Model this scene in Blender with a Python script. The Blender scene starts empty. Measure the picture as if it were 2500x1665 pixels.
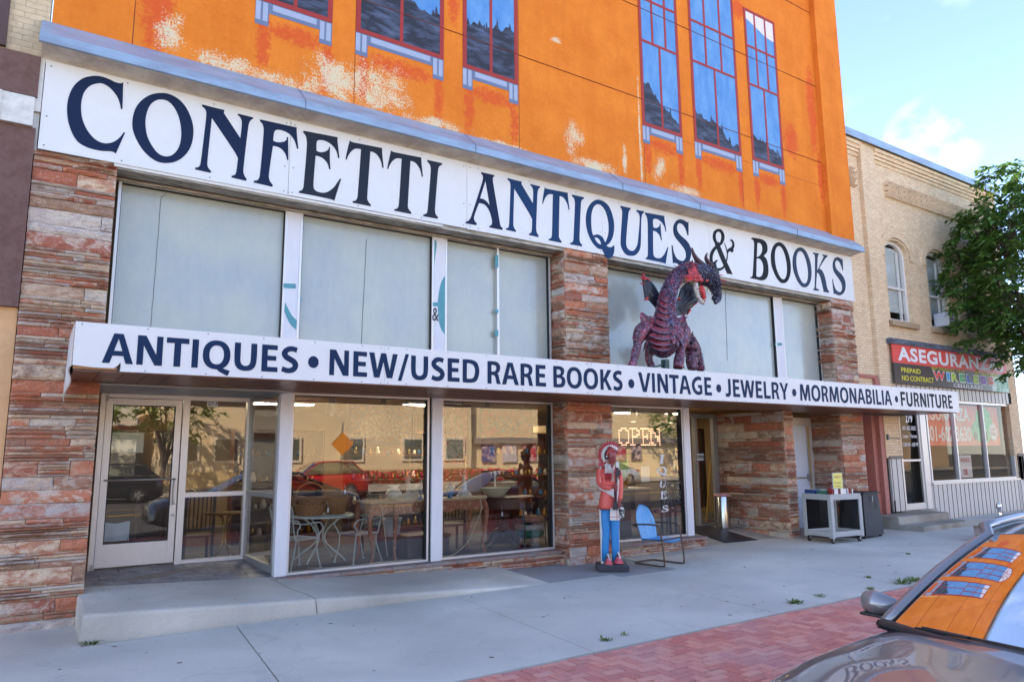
import bpy, bmesh, math, random
from math import radians as R, sin, cos, pi
from mathutils import Vector as V, Matrix, noise

# ------------------------------------------------------------------ camera
S = bpy.context.scene
COL = S.collection
F_PX, PITCH, YAW, ROLL = 1762.484, 0.154747, 0.58657, -0.0085458
CAM = V((0, -10, 1.9))
_fw = V((sin(YAW)*cos(PITCH), cos(YAW)*cos(PITCH), sin(PITCH)))
_r = V((cos(YAW), -sin(YAW), 0)); _u = _r.cross(_fw)
_r2 = _r*cos(ROLL)+_u*sin(ROLL); _u2 = -_r*sin(ROLL)+_u*cos(ROLL)
cd = bpy.data.cameras.new('camera'); cam = bpy.data.objects.new('camera', cd); COL.objects.link(cam)
cd.sensor_width = 36; cd.lens = F_PX/2500*36; cd.clip_start = .05; cd.clip_end = 2000
cam.matrix_world = Matrix(((_r2.x, _u2.x, -_fw.x, CAM.x), (_r2.y, _u2.y, -_fw.y, CAM.y), (_r2.z, _u2.z, -_fw.z, CAM.z), (0, 0, 0, 1)))
S.camera = cam

# ------------------------------------------------------------------ sky, sun, exposure
SUN_EL, SUN_AZ = R(38), R(-52)       # azimuth from +Y (behind the building) towards +X
w = bpy.data.worlds.new('World'); S.world = w; w.use_nodes = True
nt = w.node_tree; N = nt.nodes; L = nt.links
bg = N['Background']; bg.inputs['Strength'].default_value = .132
sky = N.new('ShaderNodeTexSky'); sky.sky_type = 'NISHITA'; sky.sun_disc = False
sky.sun_elevation = SUN_EL; sky.sun_rotation = SUN_AZ
sky.air_density = 1.0; sky.dust_density = .3; sky.ozone_density = 3; sky.altitude = 1000
# thin cloud near the horizon on the right, laid out by sky direction
tc = N.new('ShaderNodeTexCoord'); nz = N.new('ShaderNodeTexNoise'); nz.inputs['Scale'].default_value = 5; nz.inputs['Detail'].default_value = 7
mp = N.new('ShaderNodeMapping'); mp.inputs['Scale'].default_value = (1, 1, 1.6)
L.new(tc.outputs['Generated'], mp.inputs['Vector']); L.new(mp.outputs['Vector'], nz.inputs['Vector'])
dt = N.new('ShaderNodeVectorMath'); dt.operation = 'DOT_PRODUCT'
cdir = (_fw + _r*((2285-1250)/F_PX) - _u*((352-832)/F_PX)).normalized()
dt.inputs[1].default_value = cdir; L.new(tc.outputs['Generated'], dt.inputs[0])
m1 = N.new('ShaderNodeMapRange'); m1.inputs['From Min'].default_value = .9984; m1.inputs['From Max'].default_value = .9995; L.new(dt.outputs['Value'], m1.inputs['Value'])
m3 = N.new('ShaderNodeMapRange'); m3.inputs['From Min'].default_value = .56; m3.inputs['From Max'].default_value = .85; m3.inputs['To Max'].default_value = .35; L.new(nz.outputs['Fac'], m3.inputs['Value'])
m2 = N.new('ShaderNodeMath'); m2.operation = 'MULTIPLY_ADD'; m2.use_clamp = True
nmix = N.new('ShaderNodeMapRange'); nmix.inputs['From Min'].default_value = .4; nmix.inputs['From Max'].default_value = .6; L.new(nz.outputs['Fac'], nmix.inputs['Value'])
L.new(m1.outputs[0], m2.inputs[0]); L.new(nmix.outputs[0], m2.inputs[1]); L.new(m3.outputs[0], m2.inputs[2])
mx = N.new('ShaderNodeMixRGB'); L.new(m2.outputs[0], mx.inputs['Fac']); hs = N.new('ShaderNodeHueSaturation'); hs.inputs['Saturation'].default_value = .92; L.new(sky.outputs['Color'], hs.inputs['Color']); hm = N.new('ShaderNodeMixRGB'); hm.blend_type = 'MULTIPLY'; hm.inputs['Fac'].default_value = 1; hm.inputs['Color2'].default_value = (.89, .875, .93, 1); L.new(hs.outputs['Color'], hm.inputs['Color1']); L.new(hm.outputs['Color'], mx.inputs['Color1']); mx.inputs['Color2'].default_value = (4.6, 4.9, 5.4, 1)
L.new(mx.outputs['Color'], bg.inputs['Color'])
sl = bpy.data.lights.new('sun', 'SUN'); sl.energy = 5; sl.angle = R(.5); sl.color = (1, .85, .66)
so = bpy.data.objects.new('sun', sl); COL.objects.link(so)
sdir = V((sin(SUN_AZ)*cos(SUN_EL), cos(SUN_AZ)*cos(SUN_EL), sin(SUN_EL)))
so.rotation_euler = sdir.to_track_quat('Z', 'Y').to_euler(); so.location = (0, 0, 30)
S.view_settings.view_transform = 'Standard'; S.view_settings.look = 'None'; S.view_settings.exposure = 2.25; S.view_settings.gamma = 1
try:
    S.cycles.max_bounces = 8; S.cycles.transparent_max_bounces = 12; S.cycles.sample_clamp_indirect = 4; S.cycles.caustics_reflective = False; S.cycles.caustics_refractive = False
except Exception: pass

# ------------------------------------------------------------------ helpers
def at(x, y, Y=0.):
    "point on the plane Y=const that a measured photo pixel (2500 wide) belongs to"
    d = _fw + _r2*((x-1250)/F_PX) - _u2*((y-832.5)/F_PX); t = (Y-CAM.y)/d.y
    return CAM + d*t
def atX(x, y, X):
    d = _fw + _r2*((x-1250)/F_PX) - _u2*((y-832.5)/F_PX); return CAM + d*((X-CAM.x)/d.x)
def gz(x): return .0047*x
rnd = random.Random(7)
def wloc(o):
    p = V((0, 0, 0))
    while o is not None: p += V(o.location); o = o.parent
    return p
class MB:
    "collects faces, links them as ONE mesh object"
    def __init__(s): s.v = []; s.f = []; s.m = []; s.cm = 0
    def add(s, vs, fs):
        n = len(s.v); s.v += [tuple(q) for q in vs]
        for f in fs: s.f.append([n+i for i in f]); s.m.append(s.cm)
        return s
    def box(s, a, b, bev=0):
        x0, y0, z0 = [min(a[i], b[i]) for i in range(3)]; x1, y1, z1 = [max(a[i], b[i]) for i in range(3)]
        if bev <= 0:
            return s.add([(x0,y0,z0),(x1,y0,z0),(x1,y1,z0),(x0,y1,z0),(x0,y0,z1),(x1,y0,z1),(x1,y1,z1),(x0,y1,z1)],
                     [(0,3,2,1),(4,5,6,7),(0,1,5,4),(1,2,6,5),(2,3,7,6),(3,0,4,7)])
        b_ = min(bev, (x1-x0)*.45, (y1-y0)*.45, (z1-z0)*.45)
        bm = bmesh.new(); bmesh.ops.create_cube(bm, size=1)
        for q in bm.verts: q.co = V(((x0+x1)/2+q.co.x*(x1-x0), (y0+y1)/2+q.co.y*(y1-y0), (z0+z1)/2+q.co.z*(z1-z0)))
        bmesh.ops.bevel(bm, geom=bm.edges[:], offset=b_, segments=2, affect='EDGES', profile=.6)
        return s.bm(bm)
    def bm(s, bm):
        bm.verts.ensure_lookup_table(); bm.verts.index_update()
        s.add([q.co[:] for q in bm.verts], [[q.index for q in f.verts] for f in bm.faces]); bm.free(); return s
    def obox(s, c, ax, sz):
        "oriented box: centre, 3 axes, full sizes"
        c = V(c); A = [V(a).normalized()*sz[i]/2 for i, a in enumerate(ax)]
        vs = [c+A[0]*i+A[1]*j+A[2]*k for i, j, k in ((-1,-1,-1),(1,-1,-1),(1,1,-1),(-1,1,-1),(-1,-1,1),(1,-1,1),(1,1,1),(-1,1,1))]
        return s.add(vs, [(0,3,2,1),(4,5,6,7),(0,1,5,4),(1,2,6,5),(2,3,7,6),(3,0,4,7)])
    def bar(s, a, b, w_, h_=None, up=(0,0,1)):
        a = V(a); b = V(b); d = (b-a); l = d.length; d.normalize(); up = V(up)
        if abs(d.dot(up)) > .97: up = V((0, 1, 0)) if abs(d.y) < .9 else V((1, 0, 0))
        x = d.cross(up).normalized(); return s.obox((a+b)/2, (x, d, x.cross(d)), (w_, l, h_ or w_))
    def tube(s, pts, r, n=8, cap=True, sq=1):
        "tube along points; r a number or list; sq squashes the section sideways"
        pts = [V(p) for p in pts]; rs = r if isinstance(r, (list, tuple)) else [r]*len(pts)
        base = len(s.v); up = None; m = len(pts)
        for i, p in enumerate(pts):
            t = (pts[min(i+1, m-1)]-pts[max(i-1, 0)]).normalized()
            if up is None:
                up = V((0, 0, 1)) if abs(t.z) < .9 else V((0, 1, 0))
            x = t.cross(up)
            if x.length < 1e-4: x = V((1, 0, 0))
            x.normalize(); up = x.cross(t)
            for k in range(n):
                a = 2*pi*k/n; s.v.append(tuple(p+(x*cos(a)*sq+up*sin(a))*rs[i]))
        for i in range(m-1):
            for k in range(n):
                s.f.append([base+i*n+k, base+i*n+(k+1) % n, base+(i+1)*n+(k+1) % n, base+(i+1)*n+k]); s.m.append(s.cm)
        if cap:
            s.f.append([base+k for k in range(n)][::-1]); s.m.append(s.cm)
            s.f.append([base+(m-1)*n+k for k in range(n)]); s.m.append(s.cm)
        return s
    def lathe(s, prof, c=(0,0,0), n=20, cap=True, sx=1, sy=1):
        c = V(c); base = len(s.v); m = len(prof)
        for r_, z in prof:
            for k in range(n):
                a = 2*pi*k/n; s.v.append((c.x+r_*cos(a)*sx, c.y+r_*sin(a)*sy, c.z+z))
        for i in range(m-1):
            for k in range(n):
                s.f.append([base+i*n+k, base+i*n+(k+1) % n, base+(i+1)*n+(k+1) % n, base+(i+1)*n+k]); s.m.append(s.cm)
        if cap:
            s.f.append([base+k for k in range(n)][::-1]); s.m.append(s.cm)
            s.f.append([base+(m-1)*n+k for k in range(n)]); s.m.append(s.cm)
        return s
    def loft(s, rings, cap=True):
        base = len(s.v); n = len(rings[0])
        for r_ in rings: s.v += [tuple(q) for q in r_]
        for i in range(len(rings)-1):
            for k in range(n):
                s.f.append([base+i*n+k, base+i*n+(k+1) % n, base+(i+1)*n+(k+1) % n, base+(i+1)*n+k]); s.m.append(s.cm)
        if cap:
            s.f.append([base+k for k in range(n)][::-1]); s.m.append(s.cm)
            s.f.append([base+(len(rings)-1)*n+k for k in range(n)]); s.m.append(s.cm)
        return s
    def grid(s, fn, nu, nv):
        base = len(s.v)
        for j in range(nv+1):
            for i in range(nu+1): s.v.append(tuple(fn(i/nu, j/nv)))
        for j in range(nv):
            for i in range(nu):
                a = base+j*(nu+1)+i; s.f.append([a, a+1, a+nu+2, a+nu+1]); s.m.append(s.cm)
        return s
    def poly(s, loops, Y, th=.004, plane='xz'):
        "flat outline with holes in the XZ plane facing -Y, thickness th"
        from mathutils.geometry import tessellate_polygon
        pts = [p for l in loops for p in l]
        tri = tessellate_polygon([[V((p[0], p[1], 0)) for p in l] for l in loops])
        n = len(s.v); s.v += [(p[0], Y, p[1]) for p in pts]
        for t in tri:
            a, b, c = [V((pts[i][0], pts[i][1])) for i in t]
            cr = (b.x-a.x)*(c.y-a.y)-(b.y-a.y)*(c.x-a.x)
            if abs(cr) < 1e-9: continue
            s.f.append([n+i for i in (t if cr > 0 else t[::-1])]); s.m.append(s.cm)
        if th:
            nb = len(s.v); s.v += [(p[0], Y+th, p[1]) for p in pts]; k = 0
            for l in loops:
                for i in range(len(l)):
                    j = (i+1) % len(l); s.f.append([n+k+i, n+k+j, nb+k+j, nb+k+i]); s.m.append(s.cm)
                k += len(l)
        return s
    def build(s, name, mat, parent=None, smooth=False, label=None, world=True, mods=None, loc=(0,0,0)):
        me = bpy.data.meshes.new(name); o = bpy.data.objects.new(name, me); COL.objects.link(o)
        if parent is not None: o.parent = parent
        o.location = loc
        off = wloc(o) if world else V((0, 0, 0))
        me.from_pydata([tuple(V(q)-off) for q in s.v], [], s.f)
        mats = mat if isinstance(mat, (list, tuple)) else [mat]
        for q in mats: me.materials.append(q)
        if len(mats) > 1:
            for p, mi in zip(me.polygons, s.m): p.material_index = min(mi, len(mats)-1)
        if smooth:
            for p in me.polygons: p.use_smooth = True
            if smooth == 'a':
                try: me.set_sharp_from_angle(angle=R(38))
                except Exception: pass
        me.validate(); me.update()
        if label: o['label'] = label
        return o
def tag(o, label=None, cat=None, group=None, kind=None):
    if label: o['label'] = label
    if cat: o['category'] = cat
    if group: o['group'] = group
    if kind: o['kind'] = kind
    return o
def thing(name, label, cat, loc=(0,0,0), rz=0, group=None):
    o = bpy.data.objects.new(name, None); COL.objects.link(o); o.location = loc; o.rotation_euler = (0, 0, rz)
    o.empty_display_size = .2
    return tag(o, label, cat, group)
def copy_tree(o, parent=None):
    c = o.copy(); COL.objects.link(c); c.parent = parent
    for ch in list(o.children): copy_tree(ch, c)
    return c
def struct(name, mb, mat, **k):
    o = mb.build(name, mat, **k); o['kind'] = 'structure'; return o
def cr(pts, closed=True, seg=5):
    "Catmull-Rom through points; a third item marks a corner"
    n = len(pts); out = []
    for i in range(n if closed else n-1):
        p1 = pts[i]; p2 = pts[(i+1) % n]; c1 = len(p1) > 2; c2 = len(p2) > 2
        p0 = pts[(i-1) % n] if (closed or i > 0) else p1; p3 = pts[(i+2) % n] if (closed or i+2 < n) else p2
        a = V(p1[:2]); b = V(p2[:2])
        ta = (b-V(p0[:2]))/2 if not c1 else None; tb = (V(p3[:2])-a)/2 if not c2 else None
        if ta is None and tb is None: out.append((a.x, a.y)); continue
        if ta is None: ta = (b-a)*1.5-tb/2
        if tb is None: tb = (b-a)*1.5-ta/2
        l = (b-a).length
        for t_ in (ta, tb):
            if t_.length > 1.3*l: t_ *= 1.3*l/t_.length
        for k in range(seg):
            t = k/seg; q = a*(2*t**3-3*t*t+1)+ta*(t**3-2*t*t+t)+b*(-2*t**3+3*t*t)+tb*(t**3-t*t); out.append((q.x, q.y))
    if not closed: out.append(tuple(pts[-1][:2]))
    return out
def cr3(pts, seg=5):
    pts = [V(p) for p in pts]; out = []; n = len(pts)
    for i in range(n-1):
        p0 = pts[max(i-1, 0)]; a = pts[i]; b = pts[i+1]; p3 = pts[min(i+2, n-1)]; ta = (b-p0)/2; tb = (p3-a)/2
        for k in range(seg):
            t = k/seg; out.append(a*(2*t**3-3*t*t+1)+ta*(t**3-2*t*t+t)+b*(-2*t**3+3*t*t)+tb*(t**3-t*t))
    out.append(pts[-1]); return out
def lin(vals, seg=5):
    out = []
    for a, b in zip(vals, vals[1:]): out += [a+(b-a)*k/seg for k in range(seg)]
    return out+[vals[-1]]

# ------------------------------------------------------------------ materials
def srgb(r, g, b):
    f = lambda c: ((c/255+.055)/1.055)**2.4 if c > 10 else c/255/12.92
    return (f(r), f(g), f(b))
class Mt:
    "small node-graph builder"
    def __init__(s, name, rough=.6, metal=0., spec=.5):
        s.m = bpy.data.materials.new(name); s.m.use_nodes = True; s.nt = s.m.node_tree; s.p = s.nt.nodes['Principled BSDF']
        s.p.inputs['Roughness'].default_value = rough; s.p.inputs['Metallic'].default_value = metal; s.p.inputs['Specular IOR Level'].default_value = spec
        s.co = None
    def n(s, t, **k):
        o = s.nt.nodes.new('ShaderNode'+t)
        for a, b in k.items():
            try: setattr(o, a, b)
            except Exception: o.inputs[a.replace('_', ' ')].default_value = b
        return o
    def l(s, a, b): s.nt.links.new(a, b)
    def coord(s, scale=(1, 1, 1), rot=(0, 0, 0), loc=(0, 0, 0)):
        t = s.n('TexCoord'); m = s.n('Mapping'); m.inputs['Scale'].default_value = scale; m.inputs['Rotation'].default_value = rot; m.inputs['Location'].default_value = loc
        s.l(t.outputs['Object'], m.inputs['Vector']); return m.outputs[0]
    def noise(s, scale=5, detail=4, rough=.6, vec=None, dist=0):
        o = s.n('TexNoise'); o.inputs['Scale'].default_value = scale; o.inputs['Detail'].default_value = detail; o.inputs['Roughness'].default_value = rough; o.inputs['Distortion'].default_value = dist
        s.l(vec if vec is not None else s.coord(), o.inputs['Vector']); return o.outputs['Fac']
    def ramp(s, fac, stops, interp='LINEAR'):
        o = s.n('ValToRGB'); o.color_ramp.interpolation = interp; el = o.color_ramp.elements
        while len(el) < len(stops): el.new(.5)
        for e, (p, c) in zip(el, stops):
            e.position = p; e.color = (c, c, c, 1) if isinstance(c, (int, float)) else (*c[:3], 1)
        s.l(fac, o.inputs['Fac']); return o.outputs['Color']
    def mix(s, fac, a, b, mode='MIX'):
        o = s.n('MixRGB', blend_type=mode)
        for i, q in ((0, fac), (1, a), (2, b)):
            if isinstance(q, (int, float)): o.inputs[i].default_value = q if i == 0 else (q, q, q, 1)
            elif isinstance(q, tuple): o.inputs[i].default_value = (*q[:3], 1)
            else: s.l(q, o.inputs[i])
        return o.outputs[0]
    def math(s, op, a, b=0., c=None, clamp=False):
        o = s.n('Math', operation=op, use_clamp=clamp)
        for i, q in enumerate((a, b) if c is None else (a, b, c)):
            if isinstance(q, (int, float)): o.inputs[i].default_value = q
            else: s.l(q, o.inputs[i])
        return o.outputs[0]
    def base(s, c):
        if isinstance(c, tuple): s.p.inputs['Base Color'].default_value = (*c[:3], 1)
        else: s.l(c, s.p.inputs['Base Color'])
        return s
    def bump(s, h, strength=.3, dist=.02):
        o = s.n('Bump'); o.inputs['Strength'].default_value = strength; o.inputs['Distance'].default_value = dist; s.l(h, o.inputs['Height']); s.l(o.outputs[0], s.p.inputs['Normal']); return s
def mat(name, col, rough=.6, metal=0., var=.12, vs=6, bump=0, bs=60, col2=None, f2=(.45, .6), vscale=None, spec=.5, coat=0, sub=0, em=None, es=1):
    m = Mt(name, rough, metal, spec)
    c = m.coord(vscale or (1, 1, 1))
    if var or col2:
        nz_ = m.noise(vs, 5, .65, c)
        if col2: b = m.mix(m.ramp(nz_, [(f2[0], 0.), (f2[1], 1.)]), col, col2)
        else: b = col
        v = m.ramp(m.noise(vs*2.3, 5, .6, c), [(.25, 1-var), (.75, 1+var*.6)])
        m.base(m.mix(1., b, v, 'MULTIPLY'))
        rr = m.math('MULTIPLY_ADD', nz_, .25*rough, rough*.85); m.l(rr, m.p.inputs['Roughness'])
    else: m.base(col)
    if bump: m.bump(m.noise(bs, 4, .6), bump)
    if coat: m.p.inputs['Coat Weight'].default_value = coat; m.p.inputs['Coat Roughness'].default_value = .04
    if em: m.p.inputs['Emission Color'].default_value = (*em, 1); m.p.inputs['Emission Strength'].default_value = es
    return m.m
def glass_mat(name, tint=(.93, .96, .95), k=2.3, rough=0.0, wav=0.0):
    m = Mt(name); nt_ = m.nt; nt_.nodes.remove(m.p)
    t = m.n('BsdfTransparent'); t.inputs[0].default_value = (*tint, 1); g = m.n('BsdfGlossy'); g.inputs['Roughness'].default_value = rough
    fr = m.n('Fresnel'); fr.inputs['IOR'].default_value = 1.5; f = m.math('MULTIPLY', fr.outputs[0], k, clamp=True)
    if wav:
        b = m.n('Bump'); b.inputs['Strength'].default_value = wav; b.inputs['Distance'].default_value = .02; m.l(m.noise(1.6, 1, .4), b.inputs['Height']); m.l(b.outputs[0], g.inputs['Normal'])
    x = m.n('MixShader'); m.l(f, x.inputs[0]); m.l(t.outputs[0], x.inputs[1]); m.l(g.outputs[0], x.inputs[2])
    m.l(x.outputs[0], nt_.nodes['Material Output'].inputs['Surface']); return m.m

def stone_mat(name, warm=1.):
    m = Mt(name, .72); g = m.n('NewGeometry'); rr = g.outputs['Random Per Island']
    tan, rust, brick, grey, lil, br = srgb(222,192,160), srgb(204,128,94), srgb(172,100,76), srgb(202,190,178), srgb(192,174,164), srgb(176,140,112)
    cream = srgb(196, 180, 162)
    base = m.ramp(rr, [(0, rust), (.13, brick), (.28, tan), (.40, br), (.52, lil), (.62, rust), (.72, srgb(170,120,94)), (.82, grey), (.93, cream)], 'CONSTANT')
    alt = m.ramp(m.math('FRACT', m.math('MULTIPLY', rr, 7.31)), [(0, srgb(206,176,148)), (.25, srgb(186,108,74)), (.5, srgb(150,112,90)), (.75, srgb(216,200,180))], 'CONSTANT')
    c = m.coord((1, 1, 1.7)); off = m.n('CombineXYZ'); m.l(m.math('MULTIPLY', rr, 40.), off.inputs[0]); m.l(m.math('MULTIPLY', rr, 91.), off.inputs[2])
    ad = m.n('VectorMath', operation='ADD'); m.l(c, ad.inputs[0]); m.l(off.outputs[0], ad.inputs[1]); vec = ad.outputs[0]
    c1 = m.mix(m.ramp(m.noise(5, 5, .65, vec, .9), [(.44, 0.), (.58, .8)]), base, alt)
    # pale crystalline flecks and dark iron stains
    c2 = m.mix(m.math('MULTIPLY', m.ramp(m.noise(38, 4, .7, vec), [(.56, 0.), (.64, .6)]), m.ramp(m.noise(5, 2, .5, vec), [(.40, 0.), (.55, 1.)])), c1, srgb(222, 208, 192))
    c3 = m.mix(m.ramp(m.noise(16, 5, .7, vec, 1.2), [(.58, 0.), (.68, .7)]), c2, srgb(96, 58, 46))
    v = m.ramp(m.noise(60, 5, .7), [(.3, .78), (.7, 1.15)])
    m.base(m.mix(1., c3, v, 'MULTIPLY')); m.bump(m.math('ADD', m.noise(45, 6, .7, vec), m.noise(140, 3, .6)), .55, .02)
    return m.m
M_STONE = stone_mat('ledge_stone')
M_MORTAR = mat('mortar', srgb(150, 136, 122), .9, var=.25, vs=20, bump=.4, bs=90)
M_WHITE = mat('white_panel', (.73, .715, .69), .42, var=.035, vs=2.5, spec=.4)
M_ALU = mat('anodised_aluminium', srgb(214, 210, 206), .38, .35, var=.06, vs=14, vscale=(1, 1, .2))
M_ALUD = mat('dull_aluminium', srgb(160, 158, 154), .42, .4, var=.1, vs=10)
M_GLASS = glass_mat('window_glass', k=3.2, wav=.02)
M_DARKG = mat('dark_gasket', (.015, .015, .016), .6, var=0)
M_NAVY = mat('navy_vinyl', srgb(16, 42, 76), .6, var=.06, vs=3, spec=.2)
M_BLACK = mat('black_plastic', (.012, .012, .013), .5, var=.1)
M_CONC = None
# ================================================================== GROUND
def conc_mat(name, base, dark, speck=.12, stain=.25):
    m = Mt(name, .82); c = m.coord()
    b = m.mix(m.ramp(m.noise(.7, 5, .6, c, .5), [(.35, 0.), (.68, 1.)]), base, dark)
    b = m.mix(m.ramp(m.noise(.35, 3, .5, c), [(.45, 0.), (.75, stain)]), b, srgb(132, 120, 108))
    v = m.ramp(m.noise(150, 3, .8, c), [(.3, 1-speck*1.6), (.7, 1+speck)])
    b = m.mix(1., b, v, 'MULTIPLY')
    st = m.ramp(m.noise(5, 6, .75, c, 1.), [(.66, 0.), (.76, .35)])
    b = m.mix(st, b, srgb(95, 88, 82)); vo = m.n('TexVoronoi'); vo.inputs['Scale'].default_value = 2.6; m.l(c, vo.inputs['Vector']); b = m.mix(m.ramp(vo.outputs['Distance'], [(.035, .6), (.05, 0.)]), b, srgb(70, 66, 62))
    b = m.mix(m.ramp(m.noise(1.9, 7, .75, c, 1.5), [(.56, 0.), (.70, .28)]), b, srgb(120, 112, 104)); m.base(b); m.bump(m.noise(120, 4, .7, c), .3, .012); return m.m
M_CONC = conc_mat('sidewalk_concrete', srgb(214, 206, 192), srgb(196, 190, 178))
M_CONC2 = conc_mat('step_concrete', srgb(220, 210, 194), srgb(192, 184, 170), .14, .4)
M_CONCW = conc_mat('warm_old_concrete', srgb(190, 182, 170), srgb(166, 156, 144), .15, .5)
M_ROUGHC = conc_mat('broken_concrete', srgb(186, 180, 166), srgb(128, 118, 100), .35, .6)
M_ASPH = conc_mat('asphalt', (.085, .082, .08), (.06, .058, .057), .3, .05)
M_PATCH = conc_mat('dark_patch', srgb(178, 172, 168), srgb(158, 152, 148), .4, .3)
g = MB(); g.add([(-400,-400,-.34),(400,-400,-.34),(400,400,-.34),(-400,400,-.34)], [(0,1,2,3)])
struct('ground', g, mat('earth', (.16, .13, .09), .9, var=.3, vs=.5))
g = MB(); g.box((-70, -25.2, -.3), (90, -7.0, -.08)); struct('road', g, M_ASPH)
g = MB(); g.box((-70, -16.15, -.079), (90, -16.03, -.074)); g.box((-70, -15.9, -.079), (90, -15.78, -.074)); g.box((-70, -18.9, -.079), (90, -18.8, -.074))
struct('lane_marking', g, [mat('road_paint', (.55, .36, .05), .6, var=.3, vs=9)])
g = MB()
for y0 in (-7.0, -25.35):
    x = -60
    while x < 80: g.box((x, y0, -.3), (x+2.98, y0+.15, -.005+gz(max(min(x, 30), -5))), .012); x += 3
struct('curb', g, M_CONCW)
# sidewalk slabs with real joints
g = MB()
def slab(g, x0, x1, y0, y1, k0=.08, k1=.08, dz=0, gap=.007):
    def q(x, y, k): return x+k*(y+4.2)
    xs = (x0+gap, x1-gap); n = 1
    vs = []
    for z in (-.2, 0):
        for (x, k) in ((xs[0], k0), (xs[1], k1)):
            for y in (y0+gap, y1-gap):
                X = q(x, y, k); vs.append((X, y, gz(X)+z+dz if z == 0 else -.25))
    g.add(vs, [(0,1,3,2),(4,6,7,5),(0,4,5,1),(2,3,7,6),(0,2,6,4),(1,5,7,3)])
jx = [-12, -9.4, -6.6, -3.75, -.95, 1.87, 4.68, 7.46, 10.34, 12.9, 15.6, 18.4, 21.2, 24, 27, 30, 33, 36, 39]
kk = {10.34: .17, 12.9: .34, 15.6: .3}
for a, b in zip(jx, jx[1:]):
    if b <= 7.5: slab(g, a, b, -4.36, -1.15, kk.get(a, .08), kk.get(b, .08))
    elif a == 7.46: slab(g, a, b, -4.36, -1.4, .08, .17); slab(g, a+1.2, b, -1.4, .3, .08, .17)
    else: slab(g, a, b, -4.36, .25 if a < 15 else -.02, kk.get(a, .08), kk.get(b, .08))
slab(g, -12, .61, -1.13, .06, 0, 0, dz=.0)
struct('sidewalk', g, M_CONC)
g = MB(); g.add([(-12,-4.38,-.03),(40,-4.38,-.03),(40,-.0,-.03),(-12,-.0,-.03)], [(0,1,2,3)]); struct('joint_dirt', g, mat('joint_dirt', (.045, .036, .028), .95, var=.4, vs=30))
g = MB(); g.add([(6.3,-1.39,gz(6.4)-.012),(8.9,-1.39,gz(8)-.012),(8.9,.3,gz(8)-.004),(6.3,.3,gz(7)-.004)], [(0,1,2,3)]); struct('asphalt_patch', g, M_PATCH)
g = MB(); g.add([(8.9,-1.39,gz(8)-.010),(9.0,-1.39,gz(8)-.01),(9.0,.3,gz(8)-.004),(8.9,.3,gz(8)-.004)], [(0,1,2,3)])
# entrance floor, sloping up to the door
g = MB()
def efl(u, v_): return (8.7+u*7.3, .24+v_*1.7, gz(11)+.0+.17*v_)
g.grid(efl, 6, 6); g.box((8.9, .28, -.1), (16, 2.0, gz(11)-.05)); struct('entrance_floor', g, M_CONCW)
# herringbone brick strip
M_PAVER = Mt('clay_paver', .85); _m = M_PAVER; _g = _m.n('NewGeometry')
_b = _m.ramp(_g.outputs['Random Per Island'], [(0, srgb(216,132,112)), (.2, srgb(206,120,104)), (.4, srgb(222,142,120)), (.6, srgb(208,126,108)), (.8, srgb(224,150,128))], 'CONSTANT')
_b = _m.mix(_m.ramp(_m.noise(1.1, 5, .6), [(.4, 0.), (.7, .38)]), _b, srgb(190, 164, 164))
_b = _m.mix(1., _b, _m.ramp(_m.noise(170, 4, .8), [(.3, .72), (.7, 1.22)]), 'MULTIPLY'); _m.base(_b); _m.bump(_m.noise(110, 4, .7), .5, .01)
g = MB(); bw = .104; rr = random.Random(3)
x_lo, x_hi, y_lo, y_hi = -1.0, 24.0, -6.95, -4.375
def paver(i, j, hor):
    x0 = x_lo+i*bw; y0 = y_lo+j*bw; x1 = x0+(2*bw if hor else bw); y1 = y0+(bw if hor else 2*bw)
    if x1 > x_hi or y1 < y_lo+.02 or y0 > y_hi-.02 or x0 < x_lo: return
    y1 = min(y1, y_hi); y0 = max(y0, y_lo); e = .0065; c = .008; z = gz(max(x0, -3))-.004+rr.uniform(-.0035, .0035)
    a = [(x0+e, y0+e, z-.02), (x1-e, y0+e, z-.02), (x1-e, y1-e, z-.02), (x0+e, y1-e, z-.02)]
    t = [(x0+e, y0+e, z-c), (x1-e, y0+e, z-c), (x1-e, y1-e, z-c), (x0+e, y1-e, z-c)]
    tt = [(x0+e+c, y0+e+c, z+rr.uniform(-.001, .001)), (x1-e-c, y0+e+c, z), (x1-e-c, y1-e-c, z), (x0+e+c, y1-e-c, z)]
    g.add(a+t+tt, [(0,1,5,4),(1,2,6,5),(2,3,7,6),(3,0,4,7),(4,5,9,8),(5,6,10,9),(6,7,11,10),(7,4,8,11),(8,9,10,11)])
nx = int((x_hi-x_lo)/bw); ny = int((y_hi-y_lo)/bw)+2
for i in range(-2, nx):
    for j in range(-2, ny):
        k = (i-j) % 4
        if k == 0: paver(i, j, True)
        elif k == 3: paver(i, j, False) if (i-(j)) % 4 == 3 else None
struct('brick_paving', g, M_PAVER.m)
g = MB(); g.add([(-60,-6.95,-.045),(80,-6.95,-.045),(80,-4.36,-.02),(-60,-4.36,-.02)], [(0,1,2,3)]); struct('paving_sand', g, mat('joint_sand', srgb(56, 48, 48), .95, var=.3, vs=20))
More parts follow.
